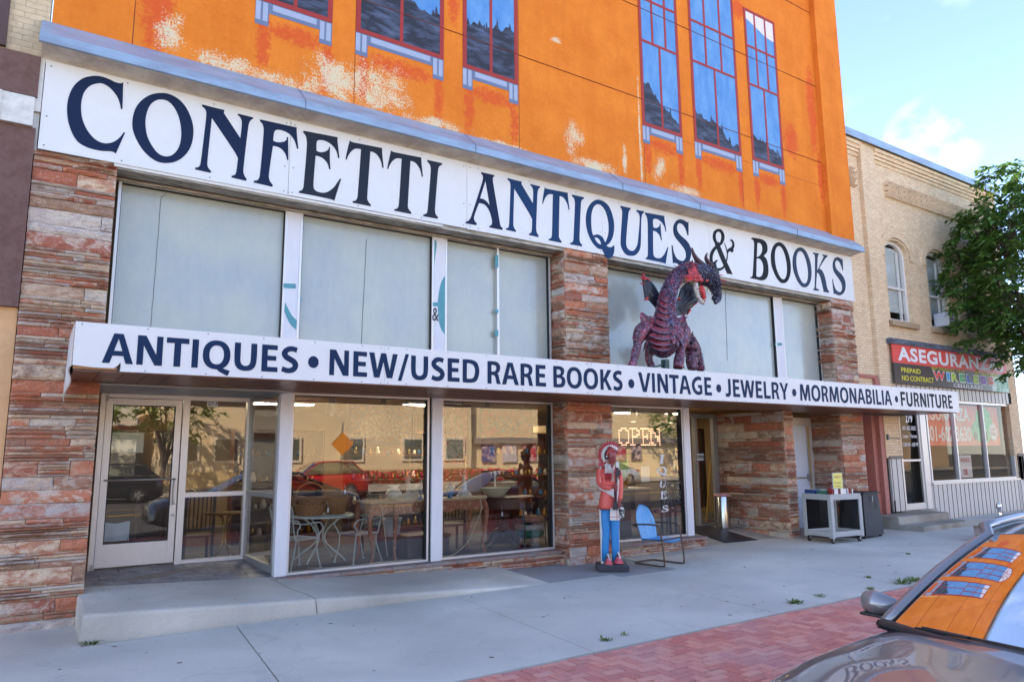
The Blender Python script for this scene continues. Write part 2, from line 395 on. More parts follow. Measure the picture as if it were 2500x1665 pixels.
# concrete step ramping down to the right
def ztop(x, y): return .300-.0455*(x-.6)+.045*(y+1.05)
g = MB(); rings = []
xs = [.60, .615, .64]+[.64+i*.2 for i in range(1, 30)]
xs = [x for x in xs if x < 6.5]+[6.5]
for i, x in enumerate(xs):
    yf = -1.04-.022*(x-.6)+.004*noise.noise((x*3, 0, 0)); t = ztop(x, yf); c = 0 if i > 1 else (.03 if i == 0 else .01)
    zt = lambda y: max(ztop(x, y), gz(x)+.004)-c
    rings.append([(x, .44, zt(.44)), (x, -.3, zt(-.3)), (x, yf+.05, zt(yf+.05)), (x, yf+.018, zt(yf)-.006), (x, yf+.004, max(zt(yf)-.02, gz(x)-.001)), (x, yf, max(zt(yf)-.05, gz(x)-.01)), (x, yf, -.1), (x, .44, -.1)])
g.loft(rings[::-1]); st = struct('concrete_step', g, M_CONC2, smooth='a')
g = MB()
for pts in (((2.86, .35), (2.9, .1), (2.93, -.45), (3.02, -.8), (3.04, -1.09)), ):
    for a, b in zip(pts, pts[1:]): g.bar((a[0], a[1], ztop(*a)-.001), (b[0], b[1], ztop(*b)-.001), .008, .004)
g.bar((3.04, -1.095, .17), (3.06, -1.098, 0.02), .006, .006)
struct('step_crack', g, mat('crack_dirt', (.05, .045, .04), .95, var=0))
# slate alcove floor
g = MB(); M_SLATE = mat('slate_tile', srgb(150, 142, 136), .5, var=.35, vs=4, bump=.25, bs=20, col2=srgb(122, 112, 108))
def zs(x, y): return (.362-.0455*(x-.7))+(.432-(.362-.0455*(x-.7)))*(y-.38)/.94
ty = [.38, .66, 1.04, 1.33]
for r_ in range(3):
    x = .62-.15*r_
    while x < 3.0:
        a, b = max(x, .62), min(x+.40, 3.05)
        if b-a > .02:
            e = .004; y0, y1 = ty[r_]+e, ty[r_+1]-e; dz = rr.uniform(-.001, .002)
            vs = [(a+e, y0, zs(a, y0)+dz), (b-e, y0, zs(b, y0)+dz), (b-e, y1, zs(b, y1)+dz), (a+e, y1, zs(a, y1)+dz)]
            g.add([(p[0], p[1], p[2]-.03) for p in vs]+vs, [(4,5,6,7),(0,1,5,4),(1,2,6,5),(2,3,7,6),(3,0,4,7)])
        x += .40
struct('slate_floor', g, M_SLATE)
g = MB(); g.add([(.6,.37,.350),(3.05,.37,.24),(3.05,1.4,.415),(.6,1.4,.415)], [(0,1,2,3)]); struct('grout_bed', g, M_MORTAR)

# ================================================================== SHOP BUILDING
shop = thing('orange_shop_building', 'tall orange painted shop building with rust red painted windows and stone clad piers', 'building', (0, 0, 0))
# --- stone veneer
def stones(mb, P0, U, N_, w_, h, seed, mortar=None, tall=.4):
    "irregular ledge stone in rows: origin, horizontal unit, outward unit"
    r_ = random.Random(seed); P0, U, N_ = V(P0), V(U), V(N_); Z = V((0, 0, 1)); flip = U.cross(Z).dot(N_) < 0
    def stone(x0, x1, z0, z1):
        e = .004; x0 += e; x1 -= e; z0 += e*.8; z1 -= e*.8
        if x1-x0 < .01 or z1-z0 < .006: return
        p = r_.uniform(.012, .05) if z1-z0 > .07 else r_.uniform(.02, .075); sd = r_.uniform(0, 99)
        nx_ = max(2, min(12, int((x1-x0)/.05)+1)); nz_ = max(2, min(5, int((z1-z0)/.04)+1))
        amp = .008+.02*min(1, (z1-z0)/.15); tilt = r_.uniform(-.03, .03); base = len(mb.v)
        for j in range(nz_+1):
            for i in range(nx_+1):
                u = i/nx_; v_ = j/nz_; x = x0+(x1-x0)*u; z = z0+(z1-z0)*v_
                edge = (i in (0, nx_)) or (j in (0, nz_))
                d = p+amp*noise.noise((x*9+sd, z*14, sd))*1.3+tilt*(v_-.5)*(z1-z0)*3
                if edge:
                    d = d*.55-.002
                    if j in (0, nz_): z += .006*noise.noise((x*12, sd, 3))*(1 if z1-z0 > .06 else .6)
                    if i in (0, nx_): x += .006*noise.noise((z*14, sd, 5))
                mb.v.append(tuple(P0+U*x+Z*z+N_*max(d, .004)))
        for j in range(nz_):
            for i in range(nx_):
                a = base+j*(nx_+1)+i; f = [a, a+1, a+nx_+2, a+nx_+1]; mb.f.append(f if not flip else f[::-1]); mb.m.append(0)
        # skirt back to the wall
        ring = [base+i for i in range(nx_+1)]+[base+j*(nx_+1)+nx_ for j in range(1, nz_+1)]+[base+nz_*(nx_+1)+i for i in range(nx_-1, -1, -1)]+[base+j*(nx_+1) for j in range(nz_-1, 0, -1)]
        nb = len(mb.v)
        for q in ring:
            c = V(mb.v[q]); mb.v.append(tuple(c-N_*((c-P0).dot(N_)+.01)))
        for k in range(len(ring)):
            k2 = (k+1) % len(ring); f = [ring[k], nb+k, nb+k2, ring[k2]]; mb.f.append(f if not flip else f[::-1]); mb.m.append(0)
    def thinrows(x0, x1, z0, z1):
        n = max(1, round((z1-z0)/r_.uniform(.03, .05))); zz = [z0+(z1-z0)*i/n for i in range(n+1)]
        for i in range(1, n): zz[i] += r_.uniform(-.006, .006)
        for i in range(n):
            x = x0
            while x < x1-.001:
                l = r_.uniform(.25, .9); l = x1-x if x1-(x+l) < .1 else l; stone(x, x+l, zz[i], zz[i+1]); x += l
    z = 0
    while z < h-.002:
        k = r_.random(); rh = r_.uniform(.11, .19) if k < tall*1.2 else (r_.uniform(.05, .09) if k < tall*1.2+.15 else r_.uniform(.08, .2))
        if h-(z+rh) < .04: rh = h-z
        if k >= tall*1.2+.15: thinrows(0, w_, z, z+rh)
        else:
            x = 0
            while x < w_-.001:
                l = r_.uniform(.3, 1.0) if rh > .1 else r_.uniform(.15, .6)
                if w_-(x+l) < .1: l = w_-x
                if r_.random() < .22 and l < .4: thinrows(x, x+l, z, z+rh)
                else: stone(x, x+l, z, z+rh)
                x += l
        z += rh
def pier(label, faces, core, seed):
    "core box of mortar with stones on the given faces"
    mb = MB()
    for i, (P0, U, N_, w_, h) in enumerate(faces): stones(mb, P0, U, N_, w_, h, seed+i*17)
    mb.cm = 1; mb.box(*core)
    return mb.build('stone_pier', [M_STONE, M_MORTAR], shop, label=label)
pier('leftmost stone pier beside the brown neighbour', [((-.22, 0, -.05), (1, 0, 0), (0, -1, 0), .885, 5.6)], ((-.21, .003, -.1), (.655, .5, 5.6)), 11)
pier('middle stone pier beside the carved statue', [((7.78, 0, -.02), (1, 0, 0), (0, -1, 0), 1.02, 5.6), ((7.79, .44, -.02), (0, -1, 0), (-1, 0, 0), .44, 5.6), ((8.79, 0, -.02), (0, 1, 0), (1, 0, 0), .4, 5.6)],
     ((7.795, .003, -.1), (8.785, .6, 5.6)), 40)
pier('right stone pier beside the dark metal cabinet', [((15.93, 0, 0), (1, 0, 0), (0, -1, 0), .9, 5.58), ((15.94, .80, 0), (0, -1, 0), (-1, 0, 0), .8, 5.58), ((16.82, 0, 0), (0, 1, 0), (1, 0, 0), .3, 5.58)],
     ((15.945, .003, -.1), (16.815, .9, 5.58)), 73)
pier('stone side wall of the entrance with its narrow end', [((13.79, 2.05, 0), (0, -1, 0), (-1, 0, 0), 2.07, 2.79), ((13.77, 0, 0), (1, 0, 0), (0, -1, 0), .33, 2.79), ((14.09, 0, 0), (0, 1, 0), (1, 0, 0), .75, 2.79)],
     ((13.795, .003, -.1), (14.085, 2.0, 2.79)), 97)
# --- stall risers under the windows
def riser(x0, x1, yb, ys, z, seed, zb):
    mb = MB(); stones(mb, (x0, yb, zb), (1, 0, 0), (0, -1, 0), x1-x0, z-.05-zb, seed, tall=.2); mb.cm = 1; mb.box((x0, yb+.002, -.1), (x1, .6, z-.05))
    mb.build('stall_riser', [M_STONE, M_MORTAR], shop)
    mb = MB(); x = x0
    while x < x1-.01:
        l = min(rnd.uniform(.7, 1.3), x1-x); l = x1-x if x1-x-l < .3 else l; mb.box((x+.003, ys, z-.048), (x+l-.003, .5, z), .01); x += l
    mb.build('stone_sill', mat('sill_stone', srgb(140, 130, 126), .75, var=.3, vs=6, bump=.4, col2=srgb(150, 118, 108)), shop)
riser(2.93, 7.79, .25, .16, .264, 5, -.02); riser(8.79, 11.28, .13, .06, .264, 6, .0)
# --- framing
def window(name, x0, x1, z0, z1, y=.4, fw=.045, muls=(), fm=None, pane=None, fd=.09, label=None):
    w_ = MB(); w_.add([(x0+fw*.6, y+.03, z0+fw*.6), (x1-fw*.6, y+.03, z0+fw*.6), (x1-fw*.6, y+.03, z1-fw*.6), (x0+fw*.6, y+.03, z1-fw*.6)], [(0,1,2,3)])
    o = w_.build(name, pane or M_GLASS, shop, label=label)
    f = MB(); f.box((x0, y-fd/2, z0), (x0+fw, y+fd/2, z1)); f.box((x1-fw, y-fd/2, z0), (x1, y+fd/2, z1)); f.box((x0+fw, y-fd/2+.002, z0), (x1-fw, y+fd/2, z0+fw)); f.box((x0+fw, y-fd/2+.002, z1-fw), (x1-fw, y+fd/2, z1))
    for m_ in muls: f.box((m_-.022, y-fd/2+.002, z0+fw), (m_+.022, y+fd/2, z1-fw))
    f.build('frame', fm or M_ALU, o)
    s_ = MB()
    for xx in (x0+fw, x1-fw-.008): s_.box((xx, y-.03, z0+fw), (xx+.008, y+.05, z1-fw))
    s_.box((x0+fw, y-.03, z1-fw-.008), (x1-fw, y+.05, z1-fw))
    s_.build('gasket', M_DARKG, o)
    return o
ZB, ZT = .268, 2.79
window('display_window', 3.10, 5.29, ZB, ZT, fw=.03, label='display window with the patio chairs and baskets behind it')
window('display_window', 5.51, 7.74, ZB, ZT, fw=.03, label='display window between the white post and the middle pier')
window('display_window', 8.80, 11.02, ZB, ZT, fw=.03, label='display window with the light bulb OPEN sign')
M_POST = mat('post_paint', srgb(222, 220, 224), .5, .0, var=.08, vs=3, vscale=(1, 1, .3))
for a, b in ((2.93, 3.10), (5.33, 5.51), (11.02, 11.20)):
    p = MB(); p.box((a, .335, ZB-.005), (b, .48, ZT+.02), .004); p.build('storefront_post', M_POST, shop)
p = MB(); p.box((5.293, .37, ZB), (5.328, .45, ZT)); p.build('storefront_post', M_DARKG, shop, label='dark slim post beside the wide white post')
# alcove: door, sidelight, glass return
D0 = 1.3
def leafdoor(x0, x1, z0, z1, y, name, label, rail=.22, stile=.085, panel=None, top=.09):
    d = MB(); d.box((x0, y-.02, z0), (x0+stile, y+.025, z1), .003); d.box((x1-stile, y-.02, z0), (x1, y+.025, z1), .003)
    d.box((x0+stile, y-.018, z0), (x1-stile, y+.023, z0+rail), .003); d.box((x0+stile, y-.018, z1-top), (x1-stile, y+.023, z1), .003)
    o = d.build(name, M_ALU, shop, label=label)
    gl = MB(); gl.add([(x0+stile-.01, y+.005, z0+rail-.01), (x1-stile+.01, y+.005, z0+rail-.01), (x1-stile+.01, y+.005, z1-top+.01), (x0+stile-.01, y+.005, z1-top+.01)], [(0,1,2,3)])
    gl.build('pane', panel or M_GLASS, o)
    k = MB(); e = .012
    for q in (((x0+stile, y-.016, z0+rail), (x0+stile+e, y, z1-top)), ((x1-stile-e, y-.016, z0+rail), (x1-stile, y, z1-top)), ((x0+stile, y-.016, z0+rail), (x1-stile, y, z0+rail+e)), ((x0+stile, y-.016, z1-top-e), (x1-stile, y, z1-top))): k.box(*q)
    k.build('gasket', M_DARKG, o)
    return o
dr = leafdoor(.84, 1.80, .45, 2.70, D0, 'door', 'white framed glass door at the left with kick panel', rail=.30)
h = MB(); zc = 1.42; h.tube(cr3([(1.755, D0-.02, zc+.17), (1.755, D0-.085, zc+.17), (1.735, D0-.1, zc+.12), (1.735, D0-.1, zc-.12), (1.755, D0-.085, zc-.17), (1.755, D0-.02, zc-.17)]), .011, 8)
h.tube([(.88, D0-.03, zc+.17), (1.76, D0-.03, zc+.17)], .011, 8)
h.build('handle', M_ALUD, dr, smooth=True)
h = MB(); h.lathe([(0, 0), (.02, 0), (.02, .012), (0, .012)], (0, 0, 0), 16); h.v = [(1.757+a, D0-.02-c, 1.09+b) for a, b, c in h.v]; h.build('lock', M_ALUD, dr)
f = MB(); f.box((.77, D0-.05, .42), (.833, D0+.06, 2.76)); f.box((1.81, D0-.05, .41), (1.90, D0+.06, 2.76)); f.box((.833, D0-.048, 2.706), (1.81, D0+.06, 2.76)); f.build('door_frame', M_ALU, shop)
f = MB(); f.box((.835, D0-.075, 2.66), (.865, D0-.02, 2.75)); f.box((.80, D0-.07, .43), (.84, D0-.02, .50)); f.build('door_pivot', M_ALUD, dr)
# sidelight with mid rail
sx0, sx1 = 1.90, 2.745
f = MB(); f.box((sx0, D0-.045, .41), (sx1, D0+.05, .47)); f.box((sx0, D0-.045, 2.70), (sx1, D0+.05, 2.76)); f.box((sx1-.045, D0-.047, .47), (sx1, D0+.05, 2.70)); f.box((sx0, D0-.045, 1.33), (sx1-.045, D0+.05, 1.39))
sl_ = f.build('sidelight', M_ALU, shop, label='glass sidelight carrying the number 271')
gl = MB(); gl.add([(sx0-.005, D0+.01, .46), (sx1-.04, D0+.01, .46), (sx1-.04, D0+.01, 2.71), (sx0-.005, D0+.01, 2.71)], [(0,1,2,3)]); gl.build('pane', M_GLASS, sl_)
# glass return from the back corner to the front post
A, B = V((2.75, D0, 0)), V((2.96, .44, 0)); dAB = (B-A).normalized()
def RP(t, z): q = A+(B-A)*t; return (q.x, q.y, z)
f = MB()
f.bar(RP(0, 1.36), RP(.98, 1.34), .05, .06)
f.bar(RP(0, .44), RP(1, .34), .06, .10); f.bar(RP(0, 2.75), RP(1, 2.76), .06, .06)
f.bar(RP(.03, .44), RP(.03, 2.75), .05, .05, up=(0, 1, 0)); f.bar(RP(.95, .34), RP(.95, 2.75), .05, .07, up=(0, 1, 0))
rt = f.build('return_window', M_ALUD, shop, label='narrow glass return between the doorway and the first white post')
gl = MB(); gl.add([RP(.02, .42), RP(.97, .36), RP(.97, 2.74), RP(.02, 2.74)], [(0,1,2,3)]); gl.build('pane', M_GLASS, rt)
f = MB(); f.box((.66, -.0, 2.765), (2.95, 1.34, 2.785)); f.build('alcove_ceiling', M_ALUD, shop)
# threshold, entrance back wall (door + glass), white service door
E0 = 1.88
f = MB(); f.box((11.2, E0-.04, 2.70), (13.79, E0+.05, 2.79)); f.box((13.62, E0-.05, .18), (13.76, E0+.05, 2.70)); f.box((12.98, E0-.05, .18), (13.06, E0+.05, 2.70)); f.box((13.06, E0-.045, .18), (13.62, E0+.05, .25))
f.box((11.9, E0-.05, .18), (12.0, E0+.05, 2.7)); f.build('door_frame', M_ALUD, shop, label='aluminium frame at the back of the entrance')
gl = MB(); gl.add([(11.2, E0+.01, .2), (11.9, E0+.01, .2), (11.9, E0+.01, 2.7), (11.2, E0+.01, 2.7)], [(0,1,2,3)]); gl.build('display_window', M_GLASS, shop, label='glass at the back of the entrance')
gl = MB(); gl.add([(11.1, .46, .2), (11.1, E0, .2), (11.1, E0, 2.7), (11.1, .46, 2.7)], [(0,1,2,3)]); gl.build('display_window', M_GLASS, shop, label='glass side of the entrance recess')
wd = MB(); wd.box((14.98, .80, .12), (15.74, .85, 2.52), .004); wd = wd.build('door', mat('white_door_paint', srgb(206, 216, 228), .35, var=.05), shop, label='plain pale door with a chrome push bar')
h = MB(); h.tube([(14.98, .76, 1.28), (15.74, .76, 1.28)], .02, 8); h.box((15.66, .735, 1.2), (15.72, .80, 1.36)); h.build('push_bar', M_ALUD, wd, smooth='a')
f = MB(); f.box((15.75, .76, .08), (15.93, .90, 2.70)); f.box((14.1, .76, 2.53), (15.75, .90, 2.70)); f.box((14.1, .78, .05), (14.97, .90, 2.52)); f.build('door_frame', M_ALU, shop, label='frame of the plain pale door')
f = MB(); f.box((15.745, .74, .12), (15.765, .78, 2.5)); f.build('door_edge', mat('brass_edge', srgb(200, 170, 120), .3, .8, var=.05), shop)
# --- transom band above the canopy
m = Mt('painted_glass', .25); c = m.coord((1, 1, .35))
b_ = m.mix(m.ramp(m.noise(1.2, 4, .55, m.coord()), [(.35, 0.), (.65, 1.)]), srgb(178, 180, 166), srgb(162, 168, 166))
b_ = m.mix(m.ramp(m.noise(9, 6, .7, c), [(.4, 0.), (.7, .22)]), b_, srgb(196, 200, 190))
b_ = m.mix(m.ramp(m.noise(30, 6, .8, m.coord((1, 1, .15)), .6), [(.60, 0.), (.72, .18)]), b_, srgb(140, 150, 150))
m.base(b_); m.p.inputs['Coat Weight'].default_value = .45; m.p.inputs['Coat Roughness'].default_value = .03; M_PGLASS = m.m
TZ0, TZ1 = 3.0, 5.50
M_TURQ = mat('turquoise_paint', srgb(78, 150, 160), .5, var=.15, vs=8)
def transom(x0, x1, label, muls=()): return window('transom_window', x0, x1, TZ0, TZ1, y=.4, fw=.035, muls=muls, pane=M_PGLASS, label=label)
transom(.72, 2.93, 'painted over transom window at the left')
transom(3.12, 5.35, 'painted over transom window above the baskets')
t3 = transom(5.56, 7.74, 'painted over transom window in two panes', muls=(6.605,))
transom(8.80, 14.24, 'long painted over transom window behind the dragon')
transom(14.49, 15.94, 'narrow painted over transom window at the right')
def cracks(pts, parent=shop):
    k = MB()
    for a, b in zip(pts, pts[1:]): k.bar(a, b, .004, .004, up=(0, 1, 0))
    k.build('glass_crack', M_DARKG, parent)
def seam(px_, py0, py1, n=14, j=.004):
    a = at(px_[0], py0, .425); b = at(px_[1], py1, .425); cracks([a+(b-a)*(i/n)+V((rnd.uniform(-j, j), 0, 0)) for i in range(n+1)])
seam((394, 368), 480, 800); cracks([at(425, 1013*.4475, .425), at(398, 480, .425), at(394, 482, .425)])
seam((895, 882), 585, 845); seam((1770, 1776), 690, 880); seam((1340, 1343), 2000, 2001)
for (a, b, nm) in ((2.93, 3.12, ''), (5.35, 5.56, ''), (14.24, 14.49, '')):
    p = MB(); p.box((a, .36, TZ0), (b, .46, TZ1)); o = p.build('transom_post', M_POST, shop)
    q = MB()
    if a < 3:   # remains of an old painted letter
        q.poly([cr([at(738*1., 625, .355).xz, at(733, 665, .355).xz, at(731, 700, .355).xz, at(736, 735, .355).xz, (3.118, at(736, 735, .355)[2], 1), (3.118, at(733, 625, .355)[2], 1)])], .356)
        q.poly([[at(692, 692, .352).xz, at(722, 693, .352).xz, at(722, 704, .352).xz, at(692, 703, .352).xz]], .354)
        q.poly([cr([(2.935, at(692, 737, .355)[2], 1), at(703, 752, .355).xz, at(713, 770, .355).xz, (3.118, at(726, 782, .355)[2], 1), (3.118, at(726, 805, .355)[2], 1), at(708, 790, .355).xz, (2.935, at(692, 760, .355)[2], 1)])], .356)
    elif a < 6:
        z = lambda x, y: at(830+x*.35714, 550+y*.35714, .355).xz
        q.poly([cr([(5.353, z(635, 105)[1], 1), z(655, 100), z(662, 130), z(648, 250), z(640, 400), z(633, 600), (5.353, z(630, 800)[1], 1)])], .356)
        q.poly([cr([(5.556, z(707, 345)[1], 1), z(690, 400), z(672, 500), z(672, 600), z(685, 690), (5.556, z(706, 745)[1], 1)])], .356)
        q.poly([[z(634, 527), z(672, 527), z(672, 553), z(634, 553)]], .354)
    else:
        z = lambda x, y: at(1660+x*.35714, 550+y*.35714, .355).xz
        q.poly([[z(650, 803), z(697, 803), z(698, 823), z(651, 823)]], .356)
    q.build('old_paint', M_TURQ, o)
q = MB(); z = lambda x, y: at(830+x*.35714, 550+y*.35714, .352).xz
for a, b in ((205, 290), (575, 600), (715, 760)): q.poly([[z(1061, a), z(1083, a), z(1083, b), z(1061, b)]], .352)
q.build('old_paint', M_TURQ, t3)
# head flashing below the big sign, and backing wall behind the transoms
f = MB()
for a, b in ((.66, 7.78), (8.8, 15.94)):
    f.box((a, .0, 5.515), (b, .44, 5.545)); f.box((a, -.02, 5.50), (b, .03, 5.56)); f.box((a, .30, 5.47), (b, .42, 5.50))
f.build('window_head', mat('weathered_wood', srgb(190, 184, 172), .7, var=.25, vs=14, vscale=(.3, 1, 3), col2=srgb(140, 132, 120)), shop)
M_INW = mat('tan_plaster', srgb(136, 112, 80), .8, var=.06)
f = MB(); f.box((-.1, .50, 2.95), (16.9, .6, 14.3)); f.build('backing_wall', M_INW, shop)
# --- canopy
M_BROWN = mat('brown_metal_plank', srgb(128, 80, 60), .34, .1, var=.18, vs=5, col2=srgb(104, 64, 50))
CX0, CX1, CY = .31, 18.85, -1.30
cp = MB(); x = CX0+.02
while x < CX1-.02:
    e = min(x+.235, CX1-.02); yb = .36 if (.7 < x < 15.9) else -.04
    cp.box((x+.004, CY+.01, 2.79), (e-.004, yb, 2.80)); x = e
canopy = cp.build('canopy_soffit', M_BROWN, shop, label='brown plank underside of the canopy')
cp = MB(); cp.box((CX0+.02, CY+.02, 2.802), (CX1-.02, -.03, 2.97)); cp.box((.68, -.03, 2.802), (15.9, .44, 2.97)); cp.box((16.9, -.06, 2.76), (18.6, -.01, 2.785)); cp.box((16.9, -.3, 2.765), (18.7, -.26, 2.785))
cp.build('canopy_deck', mat('canopy_deck', (.10, .08, .07), .8, var=.2), shop)

# --- mural wall
m = Mt('mural_orange', .9, 0, .2); cc = m.coord(); sx = m.n('SeparateXYZ'); m.l(m.n('TexCoord').outputs['Object'], sx.inputs[0])
def blob(x, z, rx, rz):
    a = m.math('POWER', m.math('MULTIPLY', m.math('SUBTRACT', sx.outputs[0], x), 1/rx), 2.); b = m.math('POWER', m.math('MULTIPLY', m.math('SUBTRACT', sx.outputs[2], z), 1/rz), 2.)
    return m.math('SUBTRACT', 1., m.math('ADD', a, b), clamp=True)
def blobs(lst):
    o = None
    for q in lst: b = blob(*q); o = b if o is None else m.math('MAXIMUM', o, b)
    return o
org = m.mix(m.ramp(m.noise(1.3, 6, .65, cc), [(.35, 0.), (.65, 1.)]), srgb(230, 132, 46), srgb(212, 110, 34))
org = m.mix(m.ramp(m.noise(14, 6, .75, cc, .5), [(.35, 0.), (.75, .4)]), org, srgb(240, 150, 58))
org = m.mix(m.ramp(m.noise(1.1, 6, .7, m.coord((2.2, 1, .3))), [(.46, 0.), (.72, .45)]), org, srgb(205, 104, 34))
# sponge-painted red: below the painted sills, along the side strip, and patches
redL = []
for (x0, x1, z) in ((2.25, 3.40, 8.03), (3.77, 5.31, 8.03), (5.68, 6.81, 8.03), (9.87, 11.02, 8.1), (11.36, 12.92, 8.1), (13.28, 14.44, 8.1)):
    redL += [(x0+.12, z-.25, .14, .62), (x1-.08, z-.3, .13, .7), ((x0+x1)/2, z+.02, (x1-x0)*.52, .2)]
red = blobs(redL+[(.98, 7.9, .28, 1.0), (.9, 9.0, .22, 1.4), (5.5, 9.6, .16, .6), (15.75, 10.4, .25, 1.6), (14.8, 9.3, .4, .6), (13.1, 12.2, .35, .4), (15.9, 8.6, .14, .9)])
rn = m.math('ADD', m.math('MULTIPLY', m.noise(6, 5, .7, cc, .5), .6), m.math('MULTIPLY', m.ramp(m.noise(17, 7, .8, cc, .4), [(.36, 0.), (.64, 1.)]), .34))
rf = m.ramp(m.math('ADD', m.math('MULTIPLY', red, .34), rn), [(.60, 0.), (.74, .75)])
org = m.mix(rf, org, srgb(212, 78, 44))
# flaked paint showing the pale coat
pe = blobs([(3.45, 7.55, .75, .65), (4.15, 7.6, .95, .75), (2.7, 7.28, 1.1, .28), (1.15, 7.55, .32, .5), (1.9, 7.3, .7, .3), (5.2, 7.25, 1.1, .22), (8.05, 7.75, .42, .5), (9.35, 7.6, .11, .55), (8.6, 7.25, 1.0, .3), (9.78, 8.6, .045, 2.3), (7.7, 9.6, .2, .12), (10.3, 7.6, .35, .5), (11.0, 7.3, .8, .2), (9.8, 7.6, .05, .8), (6.5, 7.2, .9, .14)])
hi = m.ramp(m.noise(34, 8, .8, cc), [(.38, 0.), (.62, 1.)]); pn = m.math('ADD', m.math('MULTIPLY', m.noise(3.2, 6, .62, cc, .4), .55), m.math('MULTIPLY', hi, .26))
pf = m.ramp(m.math('ADD', m.math('MULTIPLY', pe, .33), pn), [(.675, 0.), (.71, .85)])
pf = m.math('MULTIPLY', pf, m.ramp(pe, [(.0, 0.), (.10, 1.)]))
org = m.mix(pf, org, m.mix(m.ramp(m.noise(6, 4, .6, cc), [(.4, 0.), (.6, 1.)]), srgb(214, 214, 180), srgb(226, 206, 170)))
m.base(org); m.bump(m.math('ADD', m.noise(90, 5, .7, cc), m.math('MULTIPLY', m.noise(9, 4, .6, cc), .8)), .28, .02)
M_MURAL = m.m
f = MB(); f.box((-.17, 0, 6.6), (16.0, .49, 14.4)); f.box((16.0, -.13, 7.12), (16.96, .49, 14.4)); f.build('mural_wall', M_MURAL, shop)
f = MB(); M_SEAM = mat('wall_joint', srgb(120, 50, 24), .8, var=.2)
for x in (.72, 3.76, 6.84, 9.89, 12.89): f.box((x-.005, -.002, 7.1), (x+.005, .01, 14.39))
for z in (9.02, 11.06, 13.1): f.box((-.17, -.0135, z-.004), (15.98, .01, z+.004))
f.box((9.9, -.002, 8.39), (15.95, .01, 8.396)); f.build('wall_joint', M_SEAM, shop)
M_RED = mat('mural_red', srgb(158, 44, 36), .7, var=.12, vs=12)
mm_ = Mt('mural_blue', .7); _b = mm_.mix(mm_.ramp(mm_.noise(3.2, 6, .7, mm_.coord(rot=(0, R(35), 0), scale=(1, 1, .4))), [(.35, 0.), (.7, .75)]), srgb(70, 128, 190), srgb(120, 168, 212))
mm_.base(mm_.mix(mm_.ramp(mm_.noise(24, 5, .8), [(.6, 0.), (.8, .3)]), _b, srgb(150, 190, 222))); M_BLUE = mm_.m
mm_ = Mt('mural_dark_trees', .7); _b = mm_.mix(mm_.ramp(mm_.noise(2.6, 6, .7, mm_.coord(rot=(0, R(-40), 0), scale=(.7, 1, 2.6)), .2), [(.45, 0.), (.70, .8)]), srgb(34, 36, 48), srgb(98, 110, 140))
mm_.base(mm_.mix(mm_.ramp(mm_.noise(60, 3, .8), [(.68, 0.), (.74, .5)]), _b, srgb(130, 140, 156))); M_TREEP = mm_.m
M_SILLP = mat('mural_sill', srgb(160, 170, 192), .7, var=.08); M_SILLD = mat('mural_sill_shadow', srgb(104, 118, 146), .7, var=.08); M_CREAMP = mat('mural_cream', srgb(226, 214, 222), .7, var=.06); M_TQ = mat('mural_turquoise', srgb(70, 176, 200), .7, var=.1)
